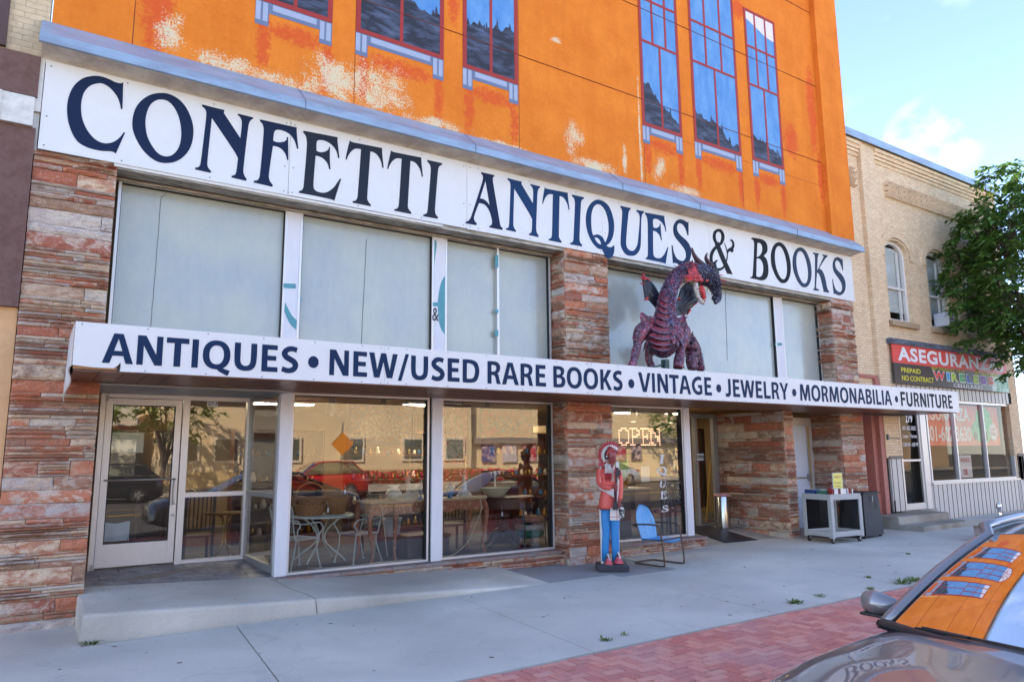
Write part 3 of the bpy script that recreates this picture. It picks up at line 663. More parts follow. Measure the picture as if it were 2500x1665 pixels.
def painted_window(x0, x1, z0, z1, arch, seed, tree, side):
    r_ = random.Random(seed); w_ = x1-x0; f = MB(); yb = -.004
    def outline(g_, top): # straight or arched head
        if not arch: return [(x0+g_, z0+g_), (x1-g_, z0+g_), (x1-g_, top-g_), (x0+g_, top-g_)]
        rad = w_/2-g_; cx_ = (x0+x1)/2
        return [(x0+g_, z0+g_), (x1-g_, z0+g_)]+[(cx_+rad*cos(pi*k/16), top+rad*sin(pi*k/16)) for k in range(17)]
    f.poly([outline(.04, z1)], yb, 0)
    o = f.build('painted_window', M_BLUE, shop, label='painted %s window %s' % ('arched' if arch else 'straight topped', side))
    fr = MB(); fw_ = .075; fr.poly([outline(0, z1), outline(fw_, z1)[::-1]], yb-.006, .005); e = .028
    def hb(z): fr.poly([[(x0+fw_, z-e), (x1-fw_, z-e), (x1-fw_, z+e), (x0+fw_, z+e)]], yb-.0065, .005)
    def vb(x, a, b): fr.poly([[(x-e, a), (x+e, a), (x+e, b), (x-e, b)]], yb-.006, .005)
    s1, s2 = z0+1.88, z0+2.85; hb(s1); hb(s2); vb((x0+x1)/2, z0+fw_, s1-e)
    for a, b in ((s1+e, s2-e), (s2+e, z1 if arch else z1-fw_)):
        for k in (1, 2): vb(x0+w_*k/3, a, b)
    if arch:
        hb(z1); cx_ = (x0+x1)/2; rad = w_/2-fw_
        for k in range(1, 5):
            a = pi*k/5; fr.bar((cx_+.25*cos(a), yb-.0045, z1+.25*sin(a)), (cx_+rad*cos(a), yb-.0045, z1+rad*sin(a)), .04, .004, up=(0, 1, 0))
        for k in range(8):
            a, b = pi*k/8, pi*(k+1)/8; fr.bar((cx_+.27*cos(a), yb-.0035, z1+.27*sin(a)), (cx_+.27*cos(b), yb-.0035, z1+.27*sin(b)), .04, .004, up=(0, 1, 0))
    fr.build('frame', M_RED, o)
    cr_ = MB(); tp = z1 if not arch else z1+.0
    prof = [(x0+fw_-.01, tp-.28+.02), (x0+w_*.35, tp-.38), (x0+w_*.66, tp-.52), (x1-fw_+.01, tp-.56)]
    if arch: prof = [(a, b+.35) for a, b in prof]
    if arch: cr_.poly([[p_ for p_ in prof]+[(cx_+(w_/2-fw_)*cos(pi*k/16), z1+(w_/2-fw_)*sin(pi*k/16)) for k in range(1, 16)]], yb-.002, 0)
    else: cr_.poly([prof+[(x1-fw_+.01, tp-.05), (x0+fw_-.01, tp-.05)]], yb-.002, 0)
    cr_.build('painted_cloud', M_CREAMP, o)
    # ragged tree line
    n = 46; pts = []
    for i in range(n+1):
        u = i/n; zz = z0+tree[0]+(tree[1]-tree[0])*u+.16*noise.noise((u*3.1, seed, 0))+.09*noise.noise((u*9, seed, 2))+.05*abs(noise.noise((u*30, seed, 4)))
        if r_.random() < .13: zz += r_.uniform(.06, .17)
        pts.append((x0+.05+(w_-.1)*u, max(zz, z0+.12)))
    tr = MB(); tr.poly([[(x0+.05, z0+.05), (x1-.05, z0+.05)]+pts[::-1]], yb-.003, 0); tr.build('painted_trees', M_TREEP, o)
    # bracketed sill
    sb = MB(); bw_ = .17*w_ if w_ < 1.3 else .2; zz = z0; d = .38; q = .17
    sb.poly([[(x0, zz), (x0, zz-d), (x0+bw_, zz-d), (x0+bw_, zz-q), (x1-bw_, zz-q), (x1-bw_, zz-d), (x1, zz-d), (x1, zz)][::-1]], yb-.001, 0); so_ = sb.build('painted_sill', M_SILLD, o)
    sb = MB()
    for a, b in ((x0, x0+bw_), (x1-bw_, x1)):
        for k in (0, 1): sb.poly([[(a+(b-a)*(k*.52+.02), zz-.015), (a+(b-a)*(k*.52+.02), zz-d+.07), (a+(b-a)*(k*.52+.38), zz-d+.07), (a+(b-a)*(k*.52+.38), zz-.015)][::-1]], yb-.003, 0)
    sb.poly([[(x0+bw_+.05, zz-.015), (x0+bw_+.05, zz-q+.06), (x1-bw_-.05, zz-q+.06), (x1-bw_-.05, zz-.015)][::-1]], yb-.003, 0)
    sb.build('painted_highlight', M_SILLP, so_)
painted_window(2.24, 3.38, 8.44, 12.3, False, 3, (1.0, 1.05), 'at the far left of the mural')
painted_window(3.76, 5.31, 8.44, 12.6, True, 5, (1.05, .75), 'in the left group')
painted_window(5.68, 6.82, 8.43, 12.3, False, 8, (.85, 1.0), 'third from the left, beside the broad blank wall')
painted_window(9.86, 11.01, 8.46, 12.3, False, 13, (.95, .25), 'with flaked paint at its left edge')
painted_window(11.38, 12.91, 8.48, 12.6, True, 17, (.75, .18), 'in the middle of the right group')
painted_window(13.29, 14.45, 8.49, 12.3, False, 19, (.62, .3), 'at the right end of the mural')
# --- blue-grey ledge flashing and the cove under it
M_FLASH = mat('painted_flashing', srgb(148, 168, 188), .42, .15, var=.12, vs=3, vscale=(.5, 1, 2), col2=srgb(136, 150, 168))
def zL(x): return 6.745+.012*noise.noise((x*.35, 1, 1))
f = MB(); xs = [-.27+i*.43 for i in range(40)]+[16.9]; rings = []
for x in xs:
    z = zL(x); rings.append([(x, -.02, 7.22), (x, -.40, z+.13), (x, -.405, z+.01), (x, -.375, z), (x, -.37, z+.06), (x, -.02, 7.1)])
f.loft(rings[::-1]); f.build('ledge_flashing', M_FLASH, shop)
f = MB()
for x in (5.7, 8.9, 11.0, 14.2, 2.9): f.box((x-.003, -.41, zL(x)+.0), (x+.003, -.40, zL(x)+.13)); f.bar((x, -.408, zL(x)+.135), (x, -.02, 7.225), .006, .004)
f.build('flashing_seam', mat('seam_dark', srgb(90, 96, 110), .6, var=0), shop)
f = MB(); rings = []
for x in (-.24, 16.86):
    rings.append([(x, -.375, 6.755)]+[(x, -.375+.33*sin(a*pi/12), 6.70+.055*cos(a*pi/12)) for a in range(1, 7)]+[(x, -.045, 6.66), (x, .0, 6.66), (x, .0, 7.0), (x, -.375, 6.80)])
f.loft(rings); f.build('cove', mat('cove_paint', srgb(214, 204, 190), .6, var=.1, vs=3, col2=srgb(190, 178, 166)), shop)
# --- shop interior shell
f = MB(); f.box((3.0, .46, .20), (11.1, 8.2, .262)); f.box((.66, 1.33, .20), (3.0, 8.2, .262)); f.box((11.1, 1.95, .20), (15.95, 8.2, .262)); f.build('shop_floor', mat('carpet', srgb(96, 88, 84), .95, var=.2, vs=3, bump=.3, bs=200, col2=srgb(70, 66, 72)), shop)
f = MB(); f.box((3.05, .47, .262), (7.7, 1.15, .272)); f.build('window_carpet', mat('plum_carpet', srgb(62, 54, 66), .95, var=.2), shop)
f = MB(); f.box((.6, 8.2, .2), (16, 8.35, 3.4)); f.box((.55, 1.36, .2), (.66, 8.2, 3.4)); f.box((15.95, .9, .2), (16.05, 8.2, 3.4)); f.box((11.0, 2.6, .2), (11.08, 8.2, 2.6)); f.build('interior_wall', M_INW, shop)
f = MB(); f.box((.66, .5, 3.02), (16, 8.3, 3.06)); f.build('interior_ceiling', mat('ceiling_tile', srgb(206, 188, 156), .9, var=.05), shop)
f = MB(); f.box((-.17, .65, -.2), (-.1, 14, 14.4)); f.box((16.85, .6, 0), (16.95, 14, 14.4)); f.box((-.1, 13.9, -.2), (16.85, 14, 14.4)); f.box((-.1, .6, 14.2), (16.85, 13.9, 14.38)); f.build('side_wall', M_MURAL, shop)
f = MB(); f.box((-.25, -.16, 14.4), (17.0, .7, 14.6)); f.build('roof_coping', M_FLASH, shop)
# ================================================================== LETTERING
def text_islands(s, off=0.0, sp=1.0):
    "text as 2-D triangle islands (one per letter), from the built-in face"
    cu = bpy.data.curves.new('t', 'FONT'); cu.body = s; cu.size = 1; cu.offset = off; cu.resolution_u = 4; cu.space_character = sp
    ob = bpy.data.objects.new('t', cu); COL.objects.link(ob); bpy.context.view_layer.update()
    dg = bpy.context.evaluated_depsgraph_get(); me = ob.evaluated_get(dg).to_mesh()
    bm = bmesh.new(); bm.from_mesh(me); bmesh.ops.remove_doubles(bm, verts=bm.verts, dist=1e-5)
    bm.verts.index_update(); seen = set(); isl = []
    for v0 in bm.verts:
        if v0.index in seen: continue
        st_ = [v0]; comp = []; seen.add(v0.index)
        while st_:
            v_ = st_.pop(); comp.append(v_)
            for e in v_.link_edges:
                o = e.other_vert(v_)
                if o.index not in seen: seen.add(o.index); st_.append(o)
        idx = {v_.index: i for i, v_ in enumerate(comp)}
        fs = {f for v_ in comp for f in v_.link_faces}
        isl.append(([(v_.co.x, v_.co.y) for v_ in comp], [[idx[v_.index] for v_ in f.verts] for f in fs]))
    bm.free(); bpy.data.objects.remove(ob); bpy.data.curves.remove(cu)
    isl.sort(key=lambda q: min(p[0] for p in q[0])); return isl
CAPH = None
def put_text(s, x0, x1, zb, zt, Y, material, parent, off=.0, letters=False, name='lettering', fx=None, lab=None, th=.0, sp=1.0):
    "fits text between x0..x1 (outer edges), caps between zb..zt on the plane Y"
    global CAPH
    if CAPH is None: q = text_islands('H'); CAPH = max(p[1] for p in q[0][0])
    isl = text_islands(s, off, sp); a = min(p[0] for q in isl for p in q[0]); b = max(p[0] for q in isl for p in q[0])
    f = fx or (lambda x, z: (x, Y, z)); k = (x1-x0)/(b-a); kz = (zt-zb)/(CAPH+off*2)
    outs = []; mb = MB(); chars = [c for c in s if c != ' ']
    for n, (vs, fs) in enumerate(isl):
        pts = [f(x0+(p[0]-a)*k, zb+(p[1]+off)*kz) for p in vs]
        fs2 = []
        for q in fs:
            A_, B_, C_ = V(vs[q[0]]), V(vs[q[1]]), V(vs[q[2]])
            fs2.append(q if (B_.x-A_.x)*(C_.y-A_.y)-(B_.y-A_.y)*(C_.x-A_.x) > 0 else q[::-1])
        if letters:
            m_ = MB(); m_.add(pts, fs2); outs.append(m_.build('letter', material(n) if callable(material) else material, parent))
        else: mb.add(pts, fs2)
    if not letters: return mb.build(name, material, parent, label=lab)
    return outs
def rivets(mb, pts, Y, r_=.008):
    for x, z in pts: mb.lathe([(r_, 0), (r_*.7, .004), (0, .005)], (0, 0, 0), 6, cap=False) ; mb.v[-18:] = [(x+p[0], Y-p[2], z+p[1]) for p in mb.v[-18:]]
M_RIV = mat('screw_head', (.12, .12, .12), .5, .5, var=0)
def ell(cx, cy, rx, ry, n=28, p=2.25):
    o = []
    for k in range(n):
        a = 2*pi*k/n; c_, s_ = cos(a), sin(a); o.append((cx+rx*math.copysign(abs(c_)**(2/p), c_), cy+ry*math.copysign(abs(s_)**(2/p), s_)))
    return o
def stroke(pts, ws, seg=6):
    P_ = [V((q.x, q.y)) for q in [V(p) for p in cr3([(a, b, 0) for a, b in pts], seg)]]; W_ = lin(ws, seg); Lf, Rt = [], []
    for i, q in enumerate(P_):
        t = (P_[min(i+1, len(P_)-1)]-P_[max(i-1, 0)]).normalized(); n_ = V((-t.y, t.x)); Lf.append(tuple(q+n_*W_[i]/2)); Rt.append(tuple(q-n_*W_[i]/2))
    return Lf+Rt[::-1]
def C4(l): return cr([(q[0], q[1], 'c') if len(q) > 2 else q for q in l], True, 4)
c = 1
# bold sans capitals on a 674-high body: (advance, [pieces]) where a piece is [outline, hole, hole...]
SANS = {
 'I': (280, [[[(66,0),(66,674),(214,674),(214,0)]]]),
 'T': (532, [[[(10,674),(522,674),(522,548),(342,548),(342,0),(190,0),(190,548),(10,548)]]]),
 'E': (528, [[[(66,0),(66,674),(468,674),(468,552),(216,552),(216,402),(442,402),(442,283),(216,283),(216,122),(484,122),(484,0)]]]),
 'F': (527, [[[(66,0),(66,674),(484,674),(484,552),(216,552),(216,396),(460,396),(460,276),(216,276),(216,0)]]]),
 'L': (519, [[[(66,0),(66,674),(216,674),(216,126),(490,126),(490,0)]]]),
 'N': (690, [[[(66,0),(66,674),(246,674),(486,250),(486,674),(624,674),(624,0),(460,0),(204,446),(204,0)]]]),
 'A': (656, [[[(2,0),(216,674),(414,674),(654,0),(496,0),(438,172),(214,172),(160,0)], [(239,284),(410,284),(318,560)]]]),
 'V': (633, [[[(2,674),(166,674),(320,160),(476,674),(632,674),(408,0),(222,0)]]]),
 'W': (905, [[[(10,674),(170,674),(262,215),(375,674),(532,674),(648,210),(742,674),(898,674),(735,0),(562,0),(450,430),(335,0),(168,0)]]]),
 'M': (846, [[[(52,0),(90,674),(286,674),(425,240),(560,674),(756,674),(794,0),(650,0),(634,430),(484,8),(368,8),(212,430),(196,0)]]]),
 'K': (614, [[[(66,0),(66,674),(214,674),(214,376),(410,674),(594,674),(366,362),(608,0),(432,0),(262,285),(214,222),(214,0)]]]),
 'Y': (615, [[[(2,674),(172,674),(306,390),(448,674),(613,674),(382,275),(382,0),(230,0),(230,272)]]]),
 '/': (365, [[[(6,-60),(118,-60),(352,700),(240,700)]]]),
 'O': (736, [[ell(368, 337, 332, 350), ell(368, 337, 174, 228)]]),
 'Q': (736, [[ell(368, 337, 332, 350), ell(368, 337, 174, 228)], [[(330,40),(440,-60),(650,-160),(706,-34),(560,10),(470,60)]]]),
 'D': (704, [[C4([(66,0,c),(66,674,c),(260,680),(480,655),(610,560),(665,345),(600,110),(470,15),(250,-6)]), C4([(216,114,c),(216,562,c),(280,568),(420,535),(500,430),(508,320),(470,180),(400,125),(280,110)])]]),
 'U': (681, [[C4([(62,674,c),(212,674,c),(212,290),(228,180),(285,122),(341,112),(398,122),(455,180),(470,290),(470,674,c),(620,674,c),(620,300),(585,110),(480,12),(341,-10),(200,12),(97,110),(62,300)])]]),
 'J': (421, [[C4([(205,674,c),(355,674,c),(355,230),(330,80),(240,0),(120,-12),(20,5,c),(36,128,c),(100,114),(160,122),(196,170),(205,240)])]]),
 'B': (604, [[C4([(66,0,c),(66,670,c),(240,680),(420,665),(520,600),(535,510),(500,420),(432,368,c),(510,340),(568,270),(575,190),(540,80),(440,12),(250,-5)]), C4([(214,405,c),(214,568,c),(290,572),(360,550),(385,495),(360,430),(280,405)]), C4([(214,108,c),(214,300,c),(290,302),(390,275),(417,205),(388,130),(290,106)])]]),
 'R': (605, [[C4([(66,0,c),(66,670,c),(240,680),(430,660),(530,570),(540,470),(500,370),(428,325,c),(470,290),(505,180),(540,60),(566,0,c),(412,0,c),(390,60),(360,190),(320,250),(250,262),(214,262,c),(214,0,c)]), C4([(214,370,c),(214,564,c),(280,568),(370,545),(395,470),(360,395),(290,370)])]]),
 'S': (540, [[stroke([(458,585),(330,616),(200,585),(125,490),(170,405),(285,340),(392,275),(428,185),(370,90),(230,54),(70,95)], [128,128,138,150,150,150,150,150,140,128,128])]]),
 'G': (707, [[stroke([(598,585),(480,614),(330,590),(195,500),(128,340),(190,170),(310,78),(440,62),(560,85)], [126,128,140,150,156,150,140,126,120])], [[(500,30),(500,260),(402,260),(402,368),(636,368),(636,55)]]]),
 '-': (400, [[[(60,220),(60,330),(340,330),(340,220)]]]),
}
def put_sans(s, x0, x1, zb, zt, Y, material, parent, letters=True, mb=None, fx=None):
    "bold sans capitals fitted between x0..x1"
    pen = 0; lay = []
    for ch in s:
        if ch == ' ': pen += 230; continue
        adv, pcs = SANS[ch]; lay.append((pen, pcs)); pen += adv
    xs_ = [p+q[0] for p, pcs in lay for pc in pcs for l in pc for q in l]; a, b = min(xs_), max(xs_); k = (x1-x0)/(b-a); kz = (zt-zb)/674
    for p, pcs in lay:
        m_ = MB() if letters else mb
        for n, pc in enumerate(pcs): m_.poly([[(x0+(p+q[0]-a)*k, zb+q[1]*kz) for q in l] for l in pc], Y-.0006*n, 0)
        if letters: m_.build('letter', material, parent)
# --- canopy sign (long, white, navy sans capitals)
SY = -1.32
cs = thing('canopy_sign', 'long white canopy sign listing antiques, books, vintage, jewelry and furniture in navy capitals', 'sign', (CX0, SY, 2.8))
zt_, zb_ = 3.303, 2.800
seams = [.31, at(938.7, 900, SY).x, at(1439, 950, SY).x, at(1717, 950, SY).x, at(1792, 950, SY).x, 14.9, 18.85]
p = MB()
for a, b in zip(seams, seams[1:]):
    if a < 1: # torn lower left corner
        xt = at(286, 890, SY).x
        p.poly([[(a, zb_+.045), (a+.2, zb_+.03), (xt-.03, zb_+.03), (xt+.01, zb_+.065), (xt+.03, zb_+.10), (xt+.035, zb_+.06), (xt+.03, zb_), (b-.002, zb_), (b-.002, zt_), (a, zt_)]], SY, .02)
    else: p.box((a+.001, SY, zb_), (b-.002, SY+.02, zt_))
p.build('panel', M_WHITE, cs)
p = MB(); p.box((CX0+.01, SY+.021, zb_+.012), (at(286, 890, SY).x, SY+.05, zb_+.045)); p.build('exposed_board', mat('rotten_board', srgb(176, 128, 84), .9, var=.4, vs=20), cs)
ex = .305
def sd(x, y): q = atX(x, y, ex); return (ex, q.y, q.z)
p = MB(); n = 10
for k in range(n):
    a, b = k/n, (k+1)/n; ya, yb = SY+a*1.25, SY+b*1.25
    la, lb = zb_-.26*a**1.6+.05*(1-a), zb_-.26*b**1.6+.05*(1-b)
    p.add([(ex-.02*sin(a*9), ya, la), (ex-.02*sin(b*9), yb, lb), (ex, yb, zt_), (ex, ya, zt_)], [(0,1,2,3)])
    p.add([(ex-.02*sin(a*9)+.012, ya, la-.002), (ex-.02*sin(b*9)+.012, yb, lb-.002), (ex-.02*sin(b*9), yb, lb), (ex-.02*sin(a*9), ya, la)], [(0,1,2,3)])
p.build('end_panel', M_WHITE, cs, label='curled torn end panel')
p = MB(); pts = [(.37+i*.62, z) for i in range(30) for z in (zb_+.02, zt_-.025) if i*.62 < 18.3 and not (i == 0 and z < 2.9)]
for s_ in seams[1:-1]: pts += [(s_-.05, zb_+.02), (s_+.05, zb_+.02), (s_-.05, zt_-.03), (s_+.05, zt_-.03)]
rivets(p, pts, SY); p.build('screws', M_RIV, cs)
def X(px_, py_): return at(px_, py_, SY).x
LZB, LZT = at(803.4, 915.4, SY).z, at(805.7, 852.9, SY).z
lz = (at(436, 895, SY).z, at(440, 817, SY).z)
M_NAVB = mat('navy_vinyl_dark', srgb(12, 22, 38), .6, var=.05, spec=.2)
words = [('ANTIQUES', (248.5, 880), (728.7, 872)), ('NEW/USED', (803.4, 915), (1170, 906)), ('RARE', (1190, 936), (1333, 942)), ('BOOKS', (1351, 944), (1520, 944)),
         ('VINTAGE', (1557.4, 909), (1738, 963)), ('JEWELRY', (1771.3, 966), (1923.5, 934)), ('MORMONABILIA', (1953.8, 975), (2178, 986)), ('FURNITURE', (2200, 987), (2325.8, 995))]
for i, (s_, a, b) in enumerate(words): put_sans(s_, X(*a), X(*b), LZB, LZT, SY-.004, M_NAVB if i == 7 else M_NAVY, cs)
for (x, y) in ((765, 884), (1541, 936.6), (1754.5, 948), (1938.8, 958.4), (2188.4, 974.5)):
    c_ = at(x, y, SY); d = MB(); d.poly([[(c_.x+.066*cos(k*pi/12), c_.z+.074*sin(k*pi/12)) for k in range(24)]], SY-.004, 0); d.build('bullet_dot', M_NAVY, cs)
# --- big upper sign with traced serif capitals
BY = -.06
bs = thing('upper_sign', 'huge white sign with decorative navy serif capitals reading CONFETTI ANTIQUES & BOOKS', 'sign', (-.17, BY, 5.56))
bz0, bz1 = 5.56, 6.70
sm = [-.19, at(706, 400, BY).x, at(1140, 480, BY).x, at(1471, 560, BY).x, at(1733, 600, BY).x, at(1941, 650, BY).x, 16.86]
p = MB()
for a, b in zip(sm, sm[1:]): p.box((a+.003, BY, bz0+.004*math.sin(a*3)), (b-.003, BY+.03, bz1))
p.build('panel', M_WHITE, bs)
p = MB(); p.box((-.3, -.05, 6.02), (-.195, .1, 6.72)); p.box((-.26, .0, 5.5), (-.2, .12, 6.02)); p.box((.62, -.045, 5.52), (5.3, -.01, 5.558)); p.build('edge_trim', mat('trim_metal', srgb(216, 212, 204), .5, .1, var=.12, vs=6), bs)
p = MB(); pts = []
for i, s_ in enumerate(sm):
    e = .06 if i == 0 else -.06
    for z in (bz0+.05, bz0+.42, bz1-.07): pts.append((s_+e, z)); pts.append((s_+abs(e) if 0 < i < len(sm)-1 else s_+e, z))
pts += [(.7+i*1.05, z) for i in range(16) for z in (bz0+.04, bz1-.05)]
rivets(p, pts, BY, .010); p.build('screws', M_RIV, bs)
ZA = lambda x, y: at(60+x*.29979, 40+y*.29979, BY).xz
ZBm = lambda x, y: at(700+x*.29979, 300+y*.29979, BY).xz
ZC = lambda x, y: at(1400+x*.29724, 480+y*.29724, BY).xz
def tr(fn, lst): return [tuple(fn(q[0], q[1]))+(('c',) if len(q) > 2 else ()) for q in lst]
c = 1
G = {}
G['C'] = (ZA, [[(803,540,c),(783,548),(740,540),(690,515),(620,492),(550,489),(470,510),(400,570),(357,660),(344,760),(355,860),(385,950),(430,1020),(490,1060),(560,1085),(630,1098),(690,1100),(720,1106),(743,1120,c),(778,1040),(818,953,c),(808,945,c),(775,988),(730,1022),(680,1036),(630,1032),(570,1000),(510,930),(470,840),(459,760),(463,690),(485,620),(530,570),(590,549),(640,552),(700,590),(750,650),(775,710),(783,757,c),(797,757,c)]])
G['O'] = (ZA, [[(1110,627),(1190,640),(1270,690),(1330,770),(1370,880),(1373,980),(1350,1070),(1300,1140),(1230,1185),(1150,1197),(1070,1180),(990,1120),(930,1040),(885,940),(878,850),(900,760),(950,690),(1025,642)],
               [(1110,680),(1165,692),(1215,740),(1255,820),(1275,920),(1272,1010),(1250,1080),(1205,1130),(1150,1143),(1090,1120),(1040,1060),(1000,980),(985,890),(990,810),(1020,730),(1065,690)]])
G['N'] = (ZA, [[(1447,720,c),(1540,745),(1628,766,c),(1622,790,c),(1757,995,c),(1769,870),(1758,828),(1736,808,c),(1738,795,c),(1862,826,c),(1860,838,c),(1832,862),(1818,930),(1782,1240),(1786,1290),(1808,1326,c),(1805,1342,c),(1684,1314,c),(1686,1299,c),(1712,1292),(1724,1265),(1737,1158,c),(1700,1090),(1525,830,c),(1488,1190),(1493,1230),(1518,1262,c),(1516,1277,c),(1388,1249,c),(1390,1233,c),(1420,1226),(1434,1190),(1479,815),(1474,765),(1445,736,c)]])
G['F'] = (ZA, [[(1918,842,c),(2217,908,c),(2216,950),(2229,1080,c),(2218,1082,c),(2200,1020),(2165,968),(2110,935),(2060,926),(2034,942),(2024,1015,c),(2060,1028),(2105,1025),(2130,1010),(2136,985,c),(2145,986,c),(2147,1080),(2147,1172,c),(2137,1172,c),(2125,1125),(2095,1085),(2060,1065),(2022,1057,c),(1989,1290),(1994,1335),(2020,1375,c),(2018,1390,c),(1865,1355,c),(1867,1340,c),(1898,1334),(1915,1300),(1947,950),(1942,890),(1916,856,c)]])
G['E'] = (ZBm, [[(135,66,c),(415,120,c),(413,150),(420,210),(429,288,c),(416,288,c),(405,235),(370,185),(320,152),(270,142),(245,156),(242,230,c),(275,242),(315,235),(338,218),(343,198,c),(352,200,c),(351,290),(356,380,c),(345,380,c),(330,330),(300,296),(270,278),(235,270,c),(217,515),(232,552),(280,570),(330,565),(380,530),(410,490),(433,457,c),(443,460,c),(420,530),(387,637,c),(360,624),(250,600),(99,571,c),(101,556,c),(125,547),(137,515),(164,190),(157,115),(133,82,c)]])
G['T'] = (ZBm, [[(514,144,c),(530,158),(600,173),(777,208,c),(777,250),(789,368,c),(778,369,c),(765,310),(735,262),(705,241),(681,235,c),(655,610),(662,640),(685,668,c),(683,681,c),(536,652,c),(538,638,c),(565,630),(577,595),(605,217,c),(560,213),(525,235),(500,270),(487,302,c),(478,300,c),(492,230)]])
G['I'] = (ZBm, [[(1145,304,c),(1265,331,c),(1263,345,c),(1240,360),(1231,400),(1207,700),(1211,742),(1231,768,c),(1229,783,c),(1111,761,c),(1113,747,c),(1138,738),(1147,705),(1173,390),(1167,345),(1144,318,c)]])
G['A'] = (ZBm, [[(1583,403,c),(1691,428,c),(1689,440,c),(1678,452),(1681,495),(1735,815),(1742,842),(1758,858,c),(1756,874,c),(1649,853,c),(1651,840,c),(1669,828),(1670,790),(1650,720),(1620,675),(1592,660),(1565,655,c),(1525,765),(1527,795),(1547,820,c),(1545,835,c),(1455,819,c),(1457,806,c),(1480,798),(1502,762),(1594,475),(1597,435),(1582,417,c)], [(1618,475,c),(1652,675,c),(1625,640),(1597,622),(1573,617,c)]])
G['Q'] = (ZC, [[(205,28),(250,42),(295,85),(325,160),(338,240),(330,320),(305,375),(272,405,c),(300,418),(322,413),(333,402,c),(339,405,c),(338,450),(325,490),(300,510),(275,500),(255,470),(235,435,c),(200,425),(160,385),(125,320),(105,250),(100,180),(112,110),(140,60),(175,33)],
               [(205,65),(240,85),(270,135),(290,220),(290,300),(275,355),(262,378,c),(240,335),(215,318),(190,312),(163,322,c),(150,280),(145,200),(150,130),(172,80)], [(172,337,c),(200,342),(220,365),(229,395,c),(205,387),(184,362)]])
G['U'] = (ZC, [[(377,75,c),(465,95,c),(463,108,c),(450,120),(443,160),(425,370),(435,422),(465,445),(495,440),(520,400),(530,340),(543,185),(535,142),(513,123,c),(515,110,c),(580,123,c),(578,135,c),(562,150),(555,200),(550,400),(535,450),(505,480),(470,487),(425,475),(390,430),(378,370),(392,150),(390,110),(376,88,c)]])
G['S'] = (ZC, [[(945,205,c),(945,320,c),(936,320,c),(925,280),(905,240),(880,222),(860,225),(850,250),(855,285),(880,320),(935,370),(965,430),(965,490),(945,535),(905,560),(870,560),(835,545),(818,550,c),(812,500),(805,400,c),(814,402,c),(825,460),(850,510),(890,530),(912,520),(924,490),(915,440),(880,390),(835,335),(820,290),(822,240),(845,200),(880,188),(915,200),(935,213)]])
G['B'] = (ZC, [[(1462,338,c),(1540,350),(1580,372),(1597,410),(1595,455),(1565,489,c),(1592,520),(1605,580),(1603,640),(1585,677),(1550,690),(1510,682),(1452,671,c),(1454,657,c),(1472,643),(1485,400),(1480,365),(1461,350,c)], [(1512,383,c),(1535,385),(1552,410),(1552,450),(1535,483),(1507,498,c)], [(1506,512,c),(1535,515),(1558,555),(1562,610),(1548,652),(1520,662),(1502,652,c)]])
G['K'] = (ZC, [[(1970,460,c),(2020,470,c),(2018,483,c),(2010,500),(2005,610,c),(2062,500),(2060,490),(2050,488,c),(2052,478,c),(2098,487,c),(2096,500,c),(2078,512),(2022,592,c),(2052,615),(2075,670),(2092,750),(2110,782,c),(2108,793,c),(2060,784,c),(2058,765),(2045,710),(2025,645),(2003,625,c),(1994,735),(1998,755),(2020,765,c),(2018,777,c),(1967,768,c),(1969,757,c),(1982,740),(1986,510),(1982,480),(1968,472,c)]])
GL = {}
for ch, (fn, loops) in G.items():
    ls = [cr(tr(fn, l), True, 4) for l in loops]; xs_ = [q[0] for l in ls for q in l]; zs_ = [q[1] for l in ls for q in l]
    GL[ch] = (ls, min(xs_), max(xs_), min(zs_), max(zs_))
BASE, CAP = ZA(1388, 1249)[1], ZA(1450, 722)[1]
cols = {'n': M_NAVY, 'd': mat('navy_vinyl_grey', srgb(32, 40, 54), .6, var=.06, spec=.2), 'm': mat('navy_vinyl_deep', srgb(18, 34, 66), .6, var=.06, spec=.2), 'b': mat('black_vinyl', srgb(12, 16, 26), .6, var=.05, spec=.2), 'g': mat('faded_vinyl', srgb(46, 62, 84), .6, var=.08, spec=.2), 's': mat('blue_vinyl', srgb(16, 54, 96), .6, var=.06, spec=.2)}
occ = [('C','m',ZA(344,760),ZA(818,953)),('O','m',ZA(878,850),ZA(1373,980)),('N','m',ZA(1388,1249),ZA(1862,826)),('F','m',ZA(1865,1355),ZA(2229,1080)),('E','d',ZBm(99,571),ZBm(443,460)),('T','d',ZBm(478,300),ZBm(789,368)),('T','d',ZBm(818,375),ZBm(1109,438)),('I','d',ZBm(1111,761),ZBm(1265,331)),
       ('A','m',ZBm(1455,819),ZBm(1758,866)),('N','s',ZBm(1785,880),ZBm(2063,520)),('T','s',ZBm(2080,645),ZBm(2302,695)),('I','s',at(1391.5,591,BY).xz,at(1425.5,480,BY).xz),('Q','s',ZC(100,180),ZC(339,405)),('U','s',ZC(377,80),ZC(580,125)),('E','s',ZC(592,500),ZC(778,410)),('S','n',ZC(805,400),ZC(967,450)),
       ('B','b',ZC(1452,665),ZC(1605,600)),('O','b',ZC(1622,540),ZC(1784,570)),('O','g',ZC(1800,570),ZC(1954,600)),('K','g',ZC(1967,762),ZC(2110,787)),('S','g',ZC(2125,685),ZC(2236,740))]
for ch, cl, a, b in occ:
    ls, gx0, gx1, gz0, gz1 = GL[ch]; k = (b[0]-a[0])/(gx1-gx0)
    m_ = MB(); m_.poly([[(a[0]+(q[0]-gx0)*k, q[1]) for q in l] for l in ls], BY-.005, .004); m_.build('letter', cols[cl], bs)
am = MB()
